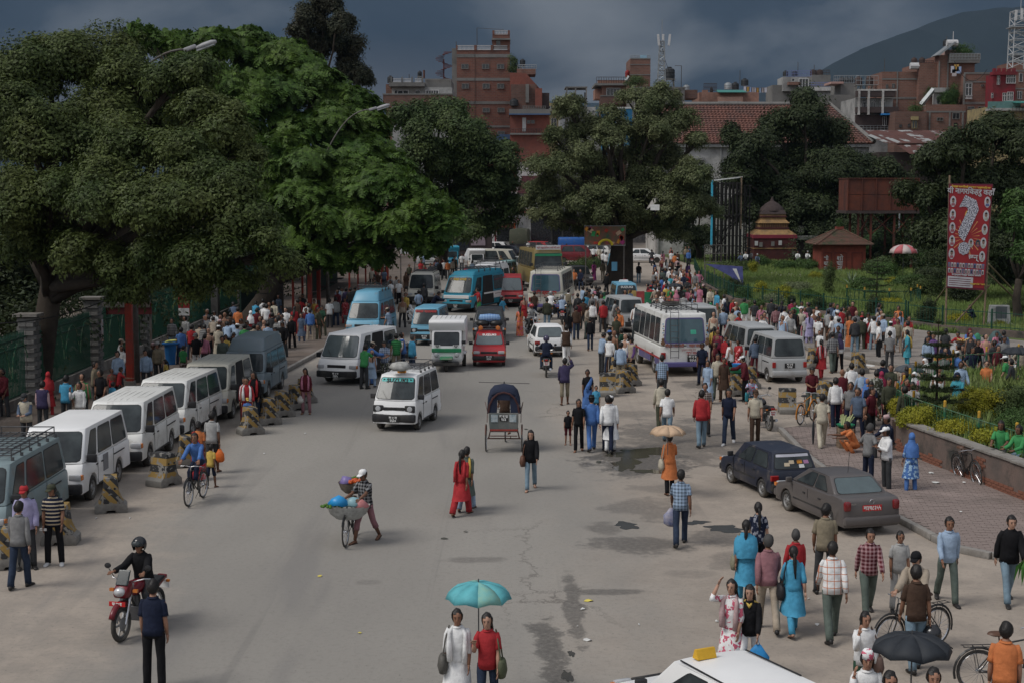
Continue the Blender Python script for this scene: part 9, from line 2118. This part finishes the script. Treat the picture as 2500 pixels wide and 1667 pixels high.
for k,(y0,y1,x)in enumerate(((84,96,-13.6),(104,122,-12.6))):  # shelters added to shade and hide the pale footpath
 r=empty('added_bus_shelter',('long dark roofed bus shelter added to shade the footpath under the jacarandas','farther dark bus shelter added for shade behind the close red post pair')[k],'bus shelter',(x,y0,.14));L=y1-y0;Bx((0,L/2,3.35),(3.2,L,.12)).obj('roof',DKR,r);Bx((1.62,L/2,3.2),(.06,L,.4)).obj('fascia',mat('board_maroon',(.10,.018,.018)),r);Bx((-1.5,L/2,1.3),(.1,L,2.6)).obj('back_wall',mat('shelter_green',(.012,.03,.022),rough=.8),r)
 for i in range(4):Bx((1.4,.3+(L-.6)*i/3,1.65),(.12,.12,3.3)).obj('post',RP,r);Bx((-1.0,.8+(L-2)*i/3.2,.45),(.4,1.6,.06)).obj('bench',DKR,r)
Dp=82.5;C4=[Q(2311,703,Dp),Q(2403,710,Dp),Q(2424,450,Dp),Q(2317,449,Dp)];og=Vector(((C4[0].x+C4[1].x)/2,Dp,.05));PR=empty('poster_hoarding','tall red campaign poster with a giant question mark on bamboo poles','poster',og)
def uv(u,v,o=0):p=C4[0].lerp(C4[1],u).lerp(C4[3].lerp(C4[2],u),v)-og;return Vector((p.x,p.y-.03-o,p.z))
def quad(u0,u1,v0,v1,m,o,name,n=1):return MB().add([uv(u0,v0,o),uv(u1,v0,o),uv(u1,v1,o),uv(u0,v1,o)],[(0,1,2,3)]).obj(name,m,PR)
PRD=mat('poster_red',(.27,.018,.024),rough=.55,var=.12,vs=.5);PBD=mat('poster_border',(.12,.012,.03),rough=.6);ORY=mat('poster_orange',(.50,.16,.05),rough=.6,col2=(.55,.30,.12),vs=2);PWH=mat('poster_white',(.45,.44,.46),rough=.6);PIX=mat('poster_portrait_mosaic',(.05,.05,.08),rough=.6,col2=(.6,.6,.66),vs=17);PIX.node_tree.nodes['Map Range'].inputs[1].default_value=.46;PIX.node_tree.nodes['Map Range'].inputs[2].default_value=.54
q=MB();f=[uv(0,0),uv(1,0),uv(1,1),uv(0,1)];q.add([v for v in f]+[v+Vector((0,.05,0))for v in f],[(0,1,2,3),(7,6,5,4),(0,4,5,1),(1,5,6,2),(2,6,7,3),(3,7,4,0)]).obj('border',PBD,PR);quad(.02,.975,.02,.985,PRD,.008,'print')
for i in range(22):
 a=2*PI*i/22+.1;u0,v0=.47,.50;L=(.40 if i%2 else.30);w=.035;MB().add([uv(u0+.10*math.cos(a),v0+.045*math.sin(a),.012),uv(u0+L*math.cos(a+w),v0+L*.45*math.sin(a+w),.012),uv(u0+L*math.cos(a-w),v0+L*.45*math.sin(a-w),.012)],[(0,1,2)]).obj('ray',ORY,PR)
text('?',4.3,PIX,PR,uv(.44,.575,.03),(PI/2,.05,0),bold=.10,ext=.004,name='question_mark',sx=.92)
T_=lambda s,u,v,sz,m,sx=1:text(s,sz,m,PR,uv(u,v,.04),(PI/2,.05,0),bold=.008,sx=sx)
T_('यी नागरिकहरु कहाँ',.50,.925,.40,PWH,.95);T_('छन् ?',.70,.305,.40,PWH);T_('बेपत्ता नागरिकको अवस्था सार्वजनिक गर',.5,.968,.135,mat('poster_gold',(.55,.35,.06)));T_('राज्यद्वारा बेपत्ता पारिएका नागरिक',.5,.135,.12,PWH);T_('बेपत्ता परिवार समाज',.80,.055,.10,mat('poster_gold',(0,0,0)))
quad(.02,.68,.015,.115,PWH,.016,'notice_box')
for i in range(4):quad(.05,.62,.03+.02*i,.036+.02*i,PBD,.02,'notice_line')
def port(u,v,a,b_,m=PWH):
 w=C4[1].x-C4[0].x;mb=MB();n=14;c=uv(u,v,.02);mb.add([c+Vector((a*math.cos(2*PI*i/n),0,b_*math.sin(2*PI*i/n)))for i in range(n)],[tuple(range(n))]);o=mb.obj('portrait_oval',m,PR);c=c+Vector((0,-.006,b_*.15));d=MB();d.add([c+Vector((a*.42*math.cos(2*PI*i/10),0,b_*.42*math.sin(2*PI*i/10)))for i in range(10)],[tuple(range(10))]).obj('portrait_head',mat('print_skin',(.22,.13,.10)),o);d=MB();d.add([c+Vector((a*.45*math.cos(PI*i/8),-.004,b_*.15+b_*.32*math.sin(PI*i/8)))for i in range(9)],[tuple(range(9))]).obj('portrait_hair',SEAL_,o);d=MB();d.add([c+Vector((-a*.65,0,-b_*.9)),c+Vector((a*.65,0,-b_*.9)),c+Vector((a*.5,0,-b_*.45)),c+Vector((-a*.5,0,-b_*.45))],[(0,1,2,3)]).obj('portrait_shirt',mat('print_shirt_%d'%(int(u*10)%3),((.1,.12,.25),(.3,.1,.12),(.35,.35,.3))[int(u*10)%3]),o)
for i in range(5):port(.10,.83-.125*i,.165,.30);port(.90-.008*i,.83-.128*i,.165,.30)
port(.45,.70,.14,.27,mat('poster_gold',(0,0,0)));port(.57,.44,.14,.24);port(.74,.44,.13,.22,mat('oval_dark',(.06,.07,.09)))
for j in range(2):
 for i in range(13):
  u=.05+.072*i;v=.225-.055*j;quad(u-.028,u+.028,v-.022,v+.022,PWH if(i+j)%3 else mat('cell_blue',(.10,.16,.30)),.016,'portrait_cell');quad(u-.014,u+.014,v-.018,v+.010,SEAL_ if(i*3+j)%2 else mat('print_skin',(0,0,0)),.022,'cell_figure')
BAM=mat('bamboo',(.21,.15,.10),rough=.8,var=.25,vs=6)
for a,b_,n_ in((uv(.02,1.08)+Vector((.0,.1,0)),Vector((C4[0].x-og.x+.02,.1,-.05)),'bamboo_pole'),(uv(.98,1.0)+Vector((0,.1,0)),Vector((C4[1].x-og.x+.05,.1,-.05)),'bamboo_pole'),(Q(2420,698,Dp)-og+Vector((0,.3,0)),P(2322,800)-og,'bamboo_brace'),(Q(2413,645,Dp)-og,P(2525,745)-og+Vector((0,2,0)),'bamboo_brace'),(Q(2410,665,Dp)-og,P(2520,765)-og+Vector((0,1,0)),'bamboo_brace'),(Q(2311,700,Dp)-og,P(2280,742)-og,'bamboo_brace')):Tb([a,(a+b_)/2+Vector((.03,0,.02)),b_],.052,n=7).obj(n_,BAM,PR)
g=P(2438,800);r=empty('stone_plaque','white stone memorial with a grey inscription slab on the lawn','monument',(g.x,g.y,0));Bx((0,0,.62),(1.22,.5,1.24),top=(.86,.7)).obj('body',mat('plaque_white',(.42,.42,.40),rough=.8,dirt=(.2,.2,.18),dscale=4),r,bevel=.03);Bx((.05,-.225,.80),(.62,.03,.75),rx=.07).obj('slab',mat('slab_grey',(.12,.13,.14),rough=.5),r);Bx((0,0,.12),(1.5,.8,.24)).obj('rubble_base',STN,r,bevel=.05)
Ds=153;o_=P(1785,648);r=empty('hoarding_scaffold','tall black scaffold of a hoarding with a blue edge strip, left of the shrine','scaffold',(o_.x,Ds,0));BKS=mat('scaffold_black',(.018,.016,.015),rough=.8);X=lambda p:(p-CX)*Ds/F-o_.x;Z=lambda p:Q(CX,p,Ds).z;rg=random.Random(3)
for i in range(24):x=lerp(1742,1812,i/23)+rg.uniform(-1,1);Bx((X(x),.3+(i%3)*.5,Z(445)/2),(.10 if i%2 else.16,.10,Z(445)-(0 if i%4==0 else 0))).obj('upright',BKS,r)
for i,x in enumerate((1818,1826,1837)):Bx((X(x),.8+i*.8,Z(452)/2),(.14,.14,Z(452))).obj('upright',BKS,r)
for i in range(9):z=.8+i*1.05;Bx((X(1778),.2+(i%2)*.9,z),(X(1815)-X(1741),.09,.09)).obj('ledger',BKS,r);Bx((X(1828),1.4,z-.2),(.6,1.8,.06)).obj('ladder_rung',BKS,r)
for i in range(5):a=X(1742+12*i);Tb([(a,.2,.2+i),(a+2.0,.9,6.5)],.05,n=4).obj('brace',BKS,r)
Bx((X(1736),0,(Z(441)+Z(600))/2),(.18,.2,Z(441)-Z(600))).obj('blue_edge',mat('cyan_sheet',(.05,.38,.55)),r);MB().add([(X(1734),-.1,Z(443)),(X(1812),.5,Z(434)),(X(1812),.5,Z(431)),(X(1734),-.1,Z(440)),(X(1734),.1,Z(443)),(X(1812),.7,Z(434)),(X(1812),.7,Z(431)),(X(1734),.1,Z(440))],[(0,1,2,3),(7,6,5,4),(0,4,5,1),(3,2,6,7)]).obj('torn_white_edge',WHT,r)
Bx((X(1808.5),.4,(Z(432)+Z(560))/2),(.14,.14,Z(432)-Z(560))).obj('bamboo_edge',BAM,r)
for(x0,x1,y0,y1,yb,lab,bl)in((1720,1774,599,640,662,'rusty pipe frame standing in the grass left of the scaffold',0),(1722,1813,645,700,716,'steel frame with a torn violet banner over dark bushes',1)):
 g=P((x0+x1)/2,yb);D=g.y;r=empty('pipe_frame',lab,'frame',(g.x,D,0));X2=lambda p:(p-CX)*D/F-g.x;zt=Q(CX,y0,D).z;zm=Q(CX,y1,D).z
 for i in range(5):x=lerp(x0,x1,i/4);Tb([(X2(x),0,0),(X2(x),0,zt-(.2*i/4 if bl else 0))],.035,n=5).obj('upright',STEEL_L,r)
 for z in(zt,(zt+zm)/2 if not bl else zt,zm):Tb([(X2(x0),0,z),(X2(x1),0,z-(.2 if bl else 0))],.03,n=5).obj('bar',STEEL_L,r)
 if bl:VB=mat('violet_cloth',(.09,.10,.26),rough=.9,var=.3,vs=2);Pz([(X2(x0),zt),(X2(x1),zt-.2),(X2(x1)+.1,zt-1.9),(X2(x1)-.9,zt-.9),(X2(x0)+.8,zt-.35)],-.05,-.02).obj('torn_banner',VB,r);Pz([(X2(x1)-.75,zt-.35),(X2(x1)-.45,zt-.35),(X2(x1)-.05,zt-1.5)],-.075,-.055).obj('white_print',WHT,r)
D=119;r=banner('tree_billboard','colourful advertisement billboard hung in front of the big trunk',D,1427,1527,552,599,mat('advert_print',(.24,.06,.04),rough=.6,col2=(.03,.09,.05),vs=2.2),cat='billboard',posts=1,z=0)
zc=Q(CX,576,D).z;W_=100*D/F
Tb([(W_*.16*math.cos(a)+.05,-.06,zc-.75+.42*math.sin(a))for a in[PI*i/10 for i in range(11)]],.11,n=6).obj('yellow_arc',mat('advert_yellow',(.5,.40,.03)),r)
for i in range(16):Bx((random.uniform(-.46,.46)*W_,-.045,zc+random.uniform(-.6,.6)),(random.uniform(.15,.45),.012,random.uniform(.12,.4)),ry=random.uniform(0,1)).obj('print_patch',mat('advert_%d'%(i%5),((.4,.05,.03),(.03,.25,.08),(.45,.3,.2),(.3,.04,.15),(.5,.22,.03))[i%5]),r)
Tb([(-W_/2,-.04,zc-.76),(W_/2,-.04,zc-.76),(W_/2,-.04,zc+.76),(-W_/2,-.04,zc+.76)],.04,closed=True,n=4).obj('frame',STL,r)
banner('tree_notice','small blue notice tied to the big trunk',119.5,1493,1507,640,662,mat('notice_blue',(.10,.28,.42)),posts=0,tilt=.2,cat='notice');banner('tree_notice','white notice board hanging in the right branches of the big tree',118,1588,1610,500,514,WHT,posts=0,cat='notice',z=0)
g=P(1548,770,0);r=empty('no_parking_sign','round no-parking sign with a red ring beside the blue taxi van','road sign',(g.x,g.y+8,0));s_=(g.y+8)/F;zc=Q(1546,693,g.y+8).z;Tb([(0,0,0),(0,0,zc)],.03,n=6).obj('post',STEEL_L,r);Lt([(.001,0),(.30,0),(.30,.02),(.001,.02)],(0,-.04,zc),n=24,axis='y').obj('plate',mat('sign_face',(.30,.28,.27)),r);Tb([(.28*math.cos(a),-.07,zc+.28*math.sin(a))for a in[2*PI*i/24 for i in range(24)]],.03,closed=True,n=5).obj('red_ring',REDL,r);Bx((0,-.075,zc),(.52,.02,.045),ry=.78).obj('red_bar',REDL,r);text('P',.42,BLKL,r,(0,-.065,zc),(PI/2,0,0),bold=.02)
U=lambda n_:mat(n_,{'umbrella_turquoise':(.10,.38,.42),'umbrella_beige':(.50,.35,.23),'umbrella_black':(.022,.026,.032),'umbrella_print':(.12,.39,.42)}[n_],rough=.7,var=.15,vs=5,col2={'umbrella_print':(.25,.42,.30)}.get(n_))
parasol('umbrella','turquoise umbrella with flower print held over the two young women',(-.50,22.15,0),.50,1.86,[U('umbrella_turquoise'),U('umbrella_turquoise'),U('umbrella_print'),U('umbrella_turquoise')],dome=.26,grip=1.05)
parasol('umbrella','beige umbrella held by the woman in orange',(3.88,37.3,0),.46,1.84,[U('umbrella_beige')],dome=.22,grip=1.1)
parasol('umbrella','large black umbrella at the bottom right corner',(5.28,19.5,0),.54,1.86,[U('umbrella_black')],dome=.24,grip=1.0)
parasol('umbrella','dark umbrella open in the crowded market lane',(9.9,92,0),.5,1.95,[U('umbrella_black')],dome=.22,grip=1.0);parasol('umbrella','grey umbrella of a seller behind the garden fence',(14.4,48.6+6,0),.55,1.35,[mat('umbrella_grey',(.07,.08,.09))],dome=.25,grip=.6);parasol('umbrella','dark umbrella of the sellers at the right frame edge',(18.6,55.5,0),.6,1.9,[U('umbrella_black')],dome=.25,grip=.6)
def held(lab,k,drop=.0,side=0,fwd=0,up_=None):
 for L_,(r,pz)in BYLAB.items():
  if L_.startswith(lab)or lab in L_:
   try:r.name
   except ReferenceError:return None
   J=JJ(pz);p=(J['wr'+k]+J['hd'+k]*.08)if k in 'LR' else(J['pel']+J['up']*up_);p=p+Vector((side,fwd,-drop));s=r.scale[2];a=r.rotation_euler[2];q=Matrix.Rotation(a,3,'Z')@(p*s);return Vector(r.location)+q,a
 print('no holder',lab);return None
def bag(lab,k,label,c,w=.34,h=.36,d=.14,kind='plastic',cat='bag',c2=None,sd=1,**kw):
 q=held(lab,k,**kw)
 if not q:return
 p,a=q;m=mat('bag_'+label.split()[0]+label.split()[1],c,rough=.6,var=.15,vs=6,bump=.4,bs=14,col2=c2);r=empty('bag' if kind!='back' else 'backpack',label,cat,p,a);
 if kind=='plastic':b_=MB();loft(b_,[ring(Vector((0,0,z)),x,y,XR,Vector((0,1,0)),10,2.2)for z,x,y in((-h-.08,w*.30,d*.35),(-h-.02,w*.48,d*.55),(-h*.6,w*.5,d*.6),(-.16,w*.34,d*.3),(-.08,w*.15,d*.15))]);wrinkle(b_,.02,9);b_.obj('sack',m,r,smooth='all');Tb([(-w*.15,0,-.14),(0,0,.0),(w*.15,0,-.14)],.009,n=4).obj('handle',m,r)
 elif kind=='back':Bx((0,-.10,-.1),(.30,.17,.42)).obj('pack_body',m,r,bevel=.06,smooth=True);Bx((0,-.20,-.16),(.22,.06,.2)).obj('pocket',m,r,bevel=.02)
 else:q=sd*.09;Lt([(.001,-.17),(.12,-.15),(.17,-.05),(.13,.08),(.09,.12),(.001,.12)],(q,.02,-.50),n=12,sx=.5,sy=1.0).obj('bag_body',m,r,smooth='all');Tb([(q,-.08,-.40),(q*.6,-.09,-.15),(0,-.02,.035),(q*.6,.09,-.15),(q,.10,-.40)],.012,n=5).obj('strap',m,r)
for a in(('man in a pale grey shirt','R','orange plastic bag carried beside the parked vans',(.65,.14,.02),.26,.36),('man in a blue checked shirt','L','blue checked shopping bag carried across the square',(.10,.13,.28),.36,.40),('woman in a red suit','L','orange bag hanging from the red-suited woman',(.62,.22,.07),.24,.36),('woman in red with a white scarf','L','yellow plastic bag beside the barriers',(.45,.33,.03),.30,.34),('woman in a black cardigan','L','bright blue plastic bag carried by the yellow-scarf woman',(.02,.20,.46),.34,.44),('man in a cream shirt holding a white','L','white plastic bag held near the green basin',(.6,.6,.6),.2,.3),('woman in a maroon cardigan','R','white patterned handbag of the woman in the maroon cardigan',(.45,.43,.40),.22,.26),('woman in an orange patterned sari','R','printed carrier bag of the orange-sari woman',(.25,.27,.36),.26,.3),('woman in a red sari holding','R','red handbag held against the red sari',(.40,.02,.03),.28,.26)):bag(*a,c2=(.45,.42,.45)if 'checked' in a[2]or 'printed' in a[2]else None)
for a in(('smiling woman','R','grey shoulder bag of the woman in white',(.09,.085,.075)),('woman in a red t-shirt','L','olive green shoulder bag of the woman in red',(.075,.085,.045)),('woman in an orange tunic under','L','cream shoulder bag of the woman in orange',(.42,.38,.3)),('young woman in a black jacket','R','brown leather bag of the young woman in jeans',(.11,.05,.03)),('woman in a turquoise tunic','L','pale cloth bag of the woman with the blue shawl',(.20,.19,.13)),('woman in a bright turquoise','L','black shoulder bag of the ponytailed woman',(.015,.015,.018)),('man in a pale blue shirt','L','black shoulder bag of the man by the barriers',(.012,.012,.014)),('man in a white shirt with a large black','L','large black satchel by the garden fence',(.012,.012,.014)),('woman in a red suit with a pale pink','L','black handbag with the pale pink scarf',(.015,.012,.012)),('schoolgirl','L','brown school shoulder bag of the girl in uniform',(.12,.075,.06))):
 s=-1 if a[1]=='L' else 1;bag(a[0],'T',*a[2:4],kind='shoulder',up_=.475,side=s*.125,sd=s)
for a in(('man in a brown t-shirt','T','black backpack with white trim in the traffic',(.02,.02,.025)),('person with a grey backpack','T','grey backpack in the market lane',(.10,.11,.12)),):bag(*a,kind='back',up_=.34,fwd=-.10)
q=held('woman in a crimson tunic','L');
if q:r=empty('bundle','pink checked bundle held beside the crimson tunic','bundle',(q[0].x,q[0].y,q[0].z-.35));b_=Lt([(.001,-.35),(.22,-.28),(.34,0),(.24,.26),(.06,.36),(.001,.38)],n=14);wrinkle(b_,.04,6);b_.obj('cloth_sack',cloth('lk','1'),r,smooth='all')
q=held('man in a dark brown','R');r=empty('helmet','black open helmet dangling from the hand of the brown t-shirt man','helmet',(q[0].x+.04,q[0].y,q[0].z-.16));Lt([(.13,-.10),(.155,-.02),(.14,.07),(.09,.13),(.001,.15)],n=16).obj('shell',mat('helmet_bk',(.012,.012,.014),rough=.2,spec=.7),r,smooth='all');Tb([(.1,0,-.1),(.22,0,-.16),(.34,0,-.24)],.01,n=4).obj('chin_strap',SEAL_,r)
q=held('man in a black jacket and faded','L');r=empty('leaf_bunch','drooping bunch of fresh green leaves carried by the black-jacket man','leaves',q[0]);rg=random.Random(1)
for i in range(26):a=rg.uniform(0,6.28);L=rg.uniform(.22,.42);MB().add([(0,0,.12),(math.cos(a)*.14-.03,math.sin(a)*.14,.05-L*.3),(math.cos(a)*.2,math.sin(a)*.2,-L),(math.cos(a)*.14+.03,math.sin(a)*.14,.05-L*.3)],[(0,1,2,3)]).obj('leaf',mat('fresh_leaf',(.04,.13,.02)),r)
for lb,k,lab in(('man in cream shirt and cream','L','folded black umbrella carried like a stick on the terrace'),('man in a dark grey t-shirt','R','folded black umbrella held upright among the sellers')):
 q=held(lb,k)
 if q:r=empty('folded_umbrella',lab,'umbrella',q[0]);Tb([(0,0,.12),(0,0,-.1),(0,0,-.35),(0,0,-.72),(0,0,-.80)],[.012,.03,.045,.02,.006],n=8).obj('rolled_canopy',U('umbrella_black'),r,smooth='all')
TOM=mat('tomato',(.50,.085,.015),rough=.35);WKR=mat('wicker',(.16,.13,.10),rough=.9,var=.4,vs=9,bump=.6,bs=40);SACK=mat('woven_sack',(.36,.36,.34),rough=.8,var=.3,vs=9,bump=.5,bs=20)
def basket(lab,p,r_,h,m,items,sx=1,name='basket',group=None):
 o=empty(name,lab,'basket',p,group=group);b_=Lt([(r_*.55,0),(r_*.85,h*.4),(r_,h),(r_*1.03,h+.02),(r_*.93,h),(r_*.75,h*.5),(.001,h*.4)],n=20,sx=sx);b_.obj('bowl',m,o,smooth=True);rg=random.Random(len(lab))
 for nm,mm,n,s,kx,ky,zz in items:
  if nm=='cloth':q=Lt([(.001,.16),(s*.6,.12),(s,.0),(s*.7,-.04)],(kx*sx,ky,h+zz),n=12,sx=1.2);wrinkle(q,.05,7);q.obj(nm,mm,o,smooth='all')
  else:
   me=Lt([(.001,-s),(s*.8,-s*.6),(s,0),(s*.8,s*.6),(.001,s)],n=8).me(nm,smooth='all');me.materials.append(mm)
   for i in range(n):a=rg.uniform(0,6.28);q=r_*.55*math.sqrt(rg.random());link(nm,me,parent=o,loc=((kx+q*math.cos(a))*sx,ky+q*math.sin(a)*.8,h+zz+.05*(1-q/r_)+rg.uniform(-.01,.03)))
 return o
vx,vy=bv.location.x,bv.location.y;GRV=mat('vegetable_green',(.07,.16,.02),rough=.6);BLP=mat('blue_polythene',(.02,.25,.55),rough=.35);PKP=mat('pink_polythene',(.50,.20,.20),rough=.5);LBP=mat('pale_blue_polythene',(.22,.38,.42),rough=.4);PUP=mat('violet_polythene',(.20,.16,.36),rough=.4)
basket('woven white sack basket full of vegetables across the vendor bicycle',(vx-.02,vy-.28,.58),.36,.28,SACK,[('cloth',BLP,0,.20,-.16,-.05,.06),('cloth',LBP,0,.17,.10,-.05,.04),('cloth',PKP,0,.14,.24,-.10,.0),('green_bean',GRV,16,.035,-.26,-.14,-.02)],sx=1.3)
basket('wicker basket of tomatoes on the rear carrier of the vendor bicycle',(vx+.02,vy+.45,1.0),.30,.22,WKR,[('tomato',TOM,60,.036,.06,-.10,.02),('cloth',PUP,0,.14,-.12,-.08,.02),('cucumber',GRV,10,.035,.02,.08,.04)],sx=1.1)
BIN=mat('blue_plastic',(.015,.12,.33),rough=.5);g=P(417,897);r=empty('plastic_bin','blue plastic bin topped with yellow booklets on the left footpath','bin',(g.x,g.y,.14));Lt([(.20,0),(.26,.85),(.36,.88),(.36,.94),(.001,.92)],n=16).obj('bin_body',BIN,r,smooth=True)
for i in range(4):Bx((-.05+.05*i,0,.98+.02*i),(.34,.22,.015),rz=.3*i,rx=.1).obj('booklet',mat('booklet_yellow',(.5,.5,.15)),r)
g=P(2063,1092,.1);r=empty('crate','weathered wooden crate carrying the green basin','crate',(g.x,g.y,.10));
for i in range(4):
 for s in(-1,1):Bx((s*.21,0,.08+.15*i),(.02,.42,.13)).obj('slat',BAM,r);Bx((0,s*.21,.08+.15*i),(.42,.02,.13)).obj('slat',BAM,r)
Bx((0,0,.30),(.38,.38,.56)).obj('inner_box',mat('crate_dark',(.08,.07,.05)),r)
GB=mat('green_plastic',(.02,.26,.12),rough=.45);RAD=mat('radish_pale',(.38,.42,.20),rough=.6)
o=basket('green basin of long pale radishes on the wooden crate',(g.x,g.y,.70),.26,.08,GB,[],name='basin');rg=random.Random(5)
for i in range(11):Tb([(-.12+.03*i*.6,-.05+rg.uniform(-.04,.04),.08),(-.14+.04*i,.02,.36+rg.uniform(-.06,.05))],[.028,.014],n=6).obj('radish',RAD,o)
tb=P(1800,968);basket('bright green basin standing on the striped barrier',(tb.x,tb.y+.28,.86),.38,.15,GB,[],name='basin');basket('blue tub sitting in the green basin',(tb.x+.02,tb.y+.28,1.0),.20,.19,mat('blue_tub',(.03,.20,.50)),[],name='tub')
COB=mat('maize_cob',(.50,.38,.16),rough=.6)
for x,y,z,lab,nm in((2207,985,.62,'tray of peeled maize cobs behind the garden fence','maize'),(2350,838,1.05,'round tray of fruit carried above the sellers','fruit')):
 g=P(x,y,z);o=basket(lab,(g.x,g.y,z),.30,.07,WKR,[],name='tray')
 for i in range(12):a=i*.55;Tb([(.05*math.cos(a),.05*math.sin(a),.08),(.24*math.cos(a),.24*math.sin(a),.14+.03*(i%3))],[.022,.03],n=6).obj('cob' if nm=='maize' else 'banana',COB if i%2 or nm=='maize' else mat('fruit_orange',(.5,.22,.04)),o)
 Tb([(0,0,-z+.12),(0,0,0)],.05,n=6).obj('stand',BAM,o)
g=P(1733,790);r=empty('fruit_stall','low fruit table with books and green packets at the market lane','stall',(g.x,g.y,0));Bx((0,0,.80),(1.25,.7,.05)).obj('table_top',BAM,r)
for s in(-1,1):
 for t in(-1,1):Bx((s*.55,t*.28,.4),(.06,.06,.78)).obj('leg',BAM,r)
for i in range(10):Bx((-.5+.11*i,random.uniform(-.2,.2),.90+.05*(i%3)),(.13,.2,.12+.1*(i%3))).obj('packet',mat('packet_%d'%(i%4),((.30,.12,.08),(.02,.22,.08),(.35,.30,.2),(.03,.18,.1))[i%4]),r)
g=P(1563,770);r=empty('cloth_screen','yellow, red and green cloth screen beside the blue taxi van','screen',(g.x,g.y,0));
for i,c in enumerate(((.40,.28,.10),(.35,.06,.06),(.03,.20,.10))):Bx((-.5+.5*i,.05*i,.75),(.5,.05,1.5-.1*i),rz=.1).obj('cloth_panel',mat('screen_%d'%i,c,var=.3),r)
for x,y,sc_,lab,c in((2368,868,.55,'grey plastic sack among the street sellers',(.20,.19,.17)),(2430,855,.6,'large blue-green tarpaulin bundle on the fence base',(.05,.09,.09)),(2330,872,.38,'white bundle beside the folded umbrella man',(.4,.4,.4)),(2385,838,.3,'green plastic sack of the fruit sellers',(.04,.20,.11))):
 g=P(x,y);r=empty('sack',lab,'sack',(g.x,g.y,.12));b_=Lt([(.5,0),(.62,.25),(.5,.7),(.22,1.0),(.001,1.05)],n=14);b_.v=[(a*sc_,b2*sc_,c2*sc_*1.3)for a,b2,c2 in b_.v];wrinkle(b_,.06,5);b_.obj('sack_body',mat('sack_'+lab.split()[0],c,rough=.7,bump=.5,bs=8),r,smooth='all')
r=empty('luggage','blue checked bundle and black bags tied on the red taxi roof','luggage',(-1.0,67.3,1.55));b_=Lt([(.001,-.5),(.2,-.42),(.24,0),(.2,.42),(.001,.5)],(0,.1,.38),n=12,axis='x',sx=1,sy=.8);wrinkle(b_,.03,6);b_.obj('checked_bundle',cloth('bl','1'),r,smooth='all')
for s in(-1,1):b_=Lt([(.001,-.3),(.2,-.22),(.24,0),(.2,.22),(.001,.3)],(s*.3,0,.14),n=12,axis='x',sy=.8);b_.obj('black_bag',mat('black_polythene',(.012,.012,.012),rough=.4),r,smooth='all')
r=empty('sack','pale sack lying on the roof rack of the small white taxi van','sack',(-3.6,48.3,1.92));b_=Lt([(.24,0),(.30,.10),(.2,.24),(.001,.29)],n=14,sx=1.2);wrinkle(b_,.05,6);b_.obj('sack_body',SACK,r,smooth='all')
def cable(lab,a,b_,sag,r=.02):
 a=Vector(a);b_=Vector(b_);o=empty('overhead_cable',lab,'cable',a);Tb([tuple(a.lerp(b_,i/12)+Vector((0,0,-sag*4*(i/12)*(1-i/12)))-a)for i in range(13)],r,n=4).obj('wire',SEAL_,o)
cable('thin cable sagging below the camphor branches at the left',Q(0,790,50),Q(330,700,58),.3);cable('thin cable stretched across the dark fence under the jacaranda',Q(590,708,80),Q(760,690,88),.4);cable('guy wire between the telecom mast and the stone house',Q(1612,100,212),Q(1650,200,218),1.0,.03);cable('roof wire between the brick blocks and the dark red house',Q(2330,150,200),Q(2410,170,200),2.0,.04)
for lb,c,k in(('man in a striped polo shirt','papers','R'),):
 q=held(lb,k)
 if q:r=empty('folded_paper','folded white paper held by the striped-polo man','paper',q[0]);Bx((0,0,0),(.14,.05,.05)).obj('sheet',WHT,r)
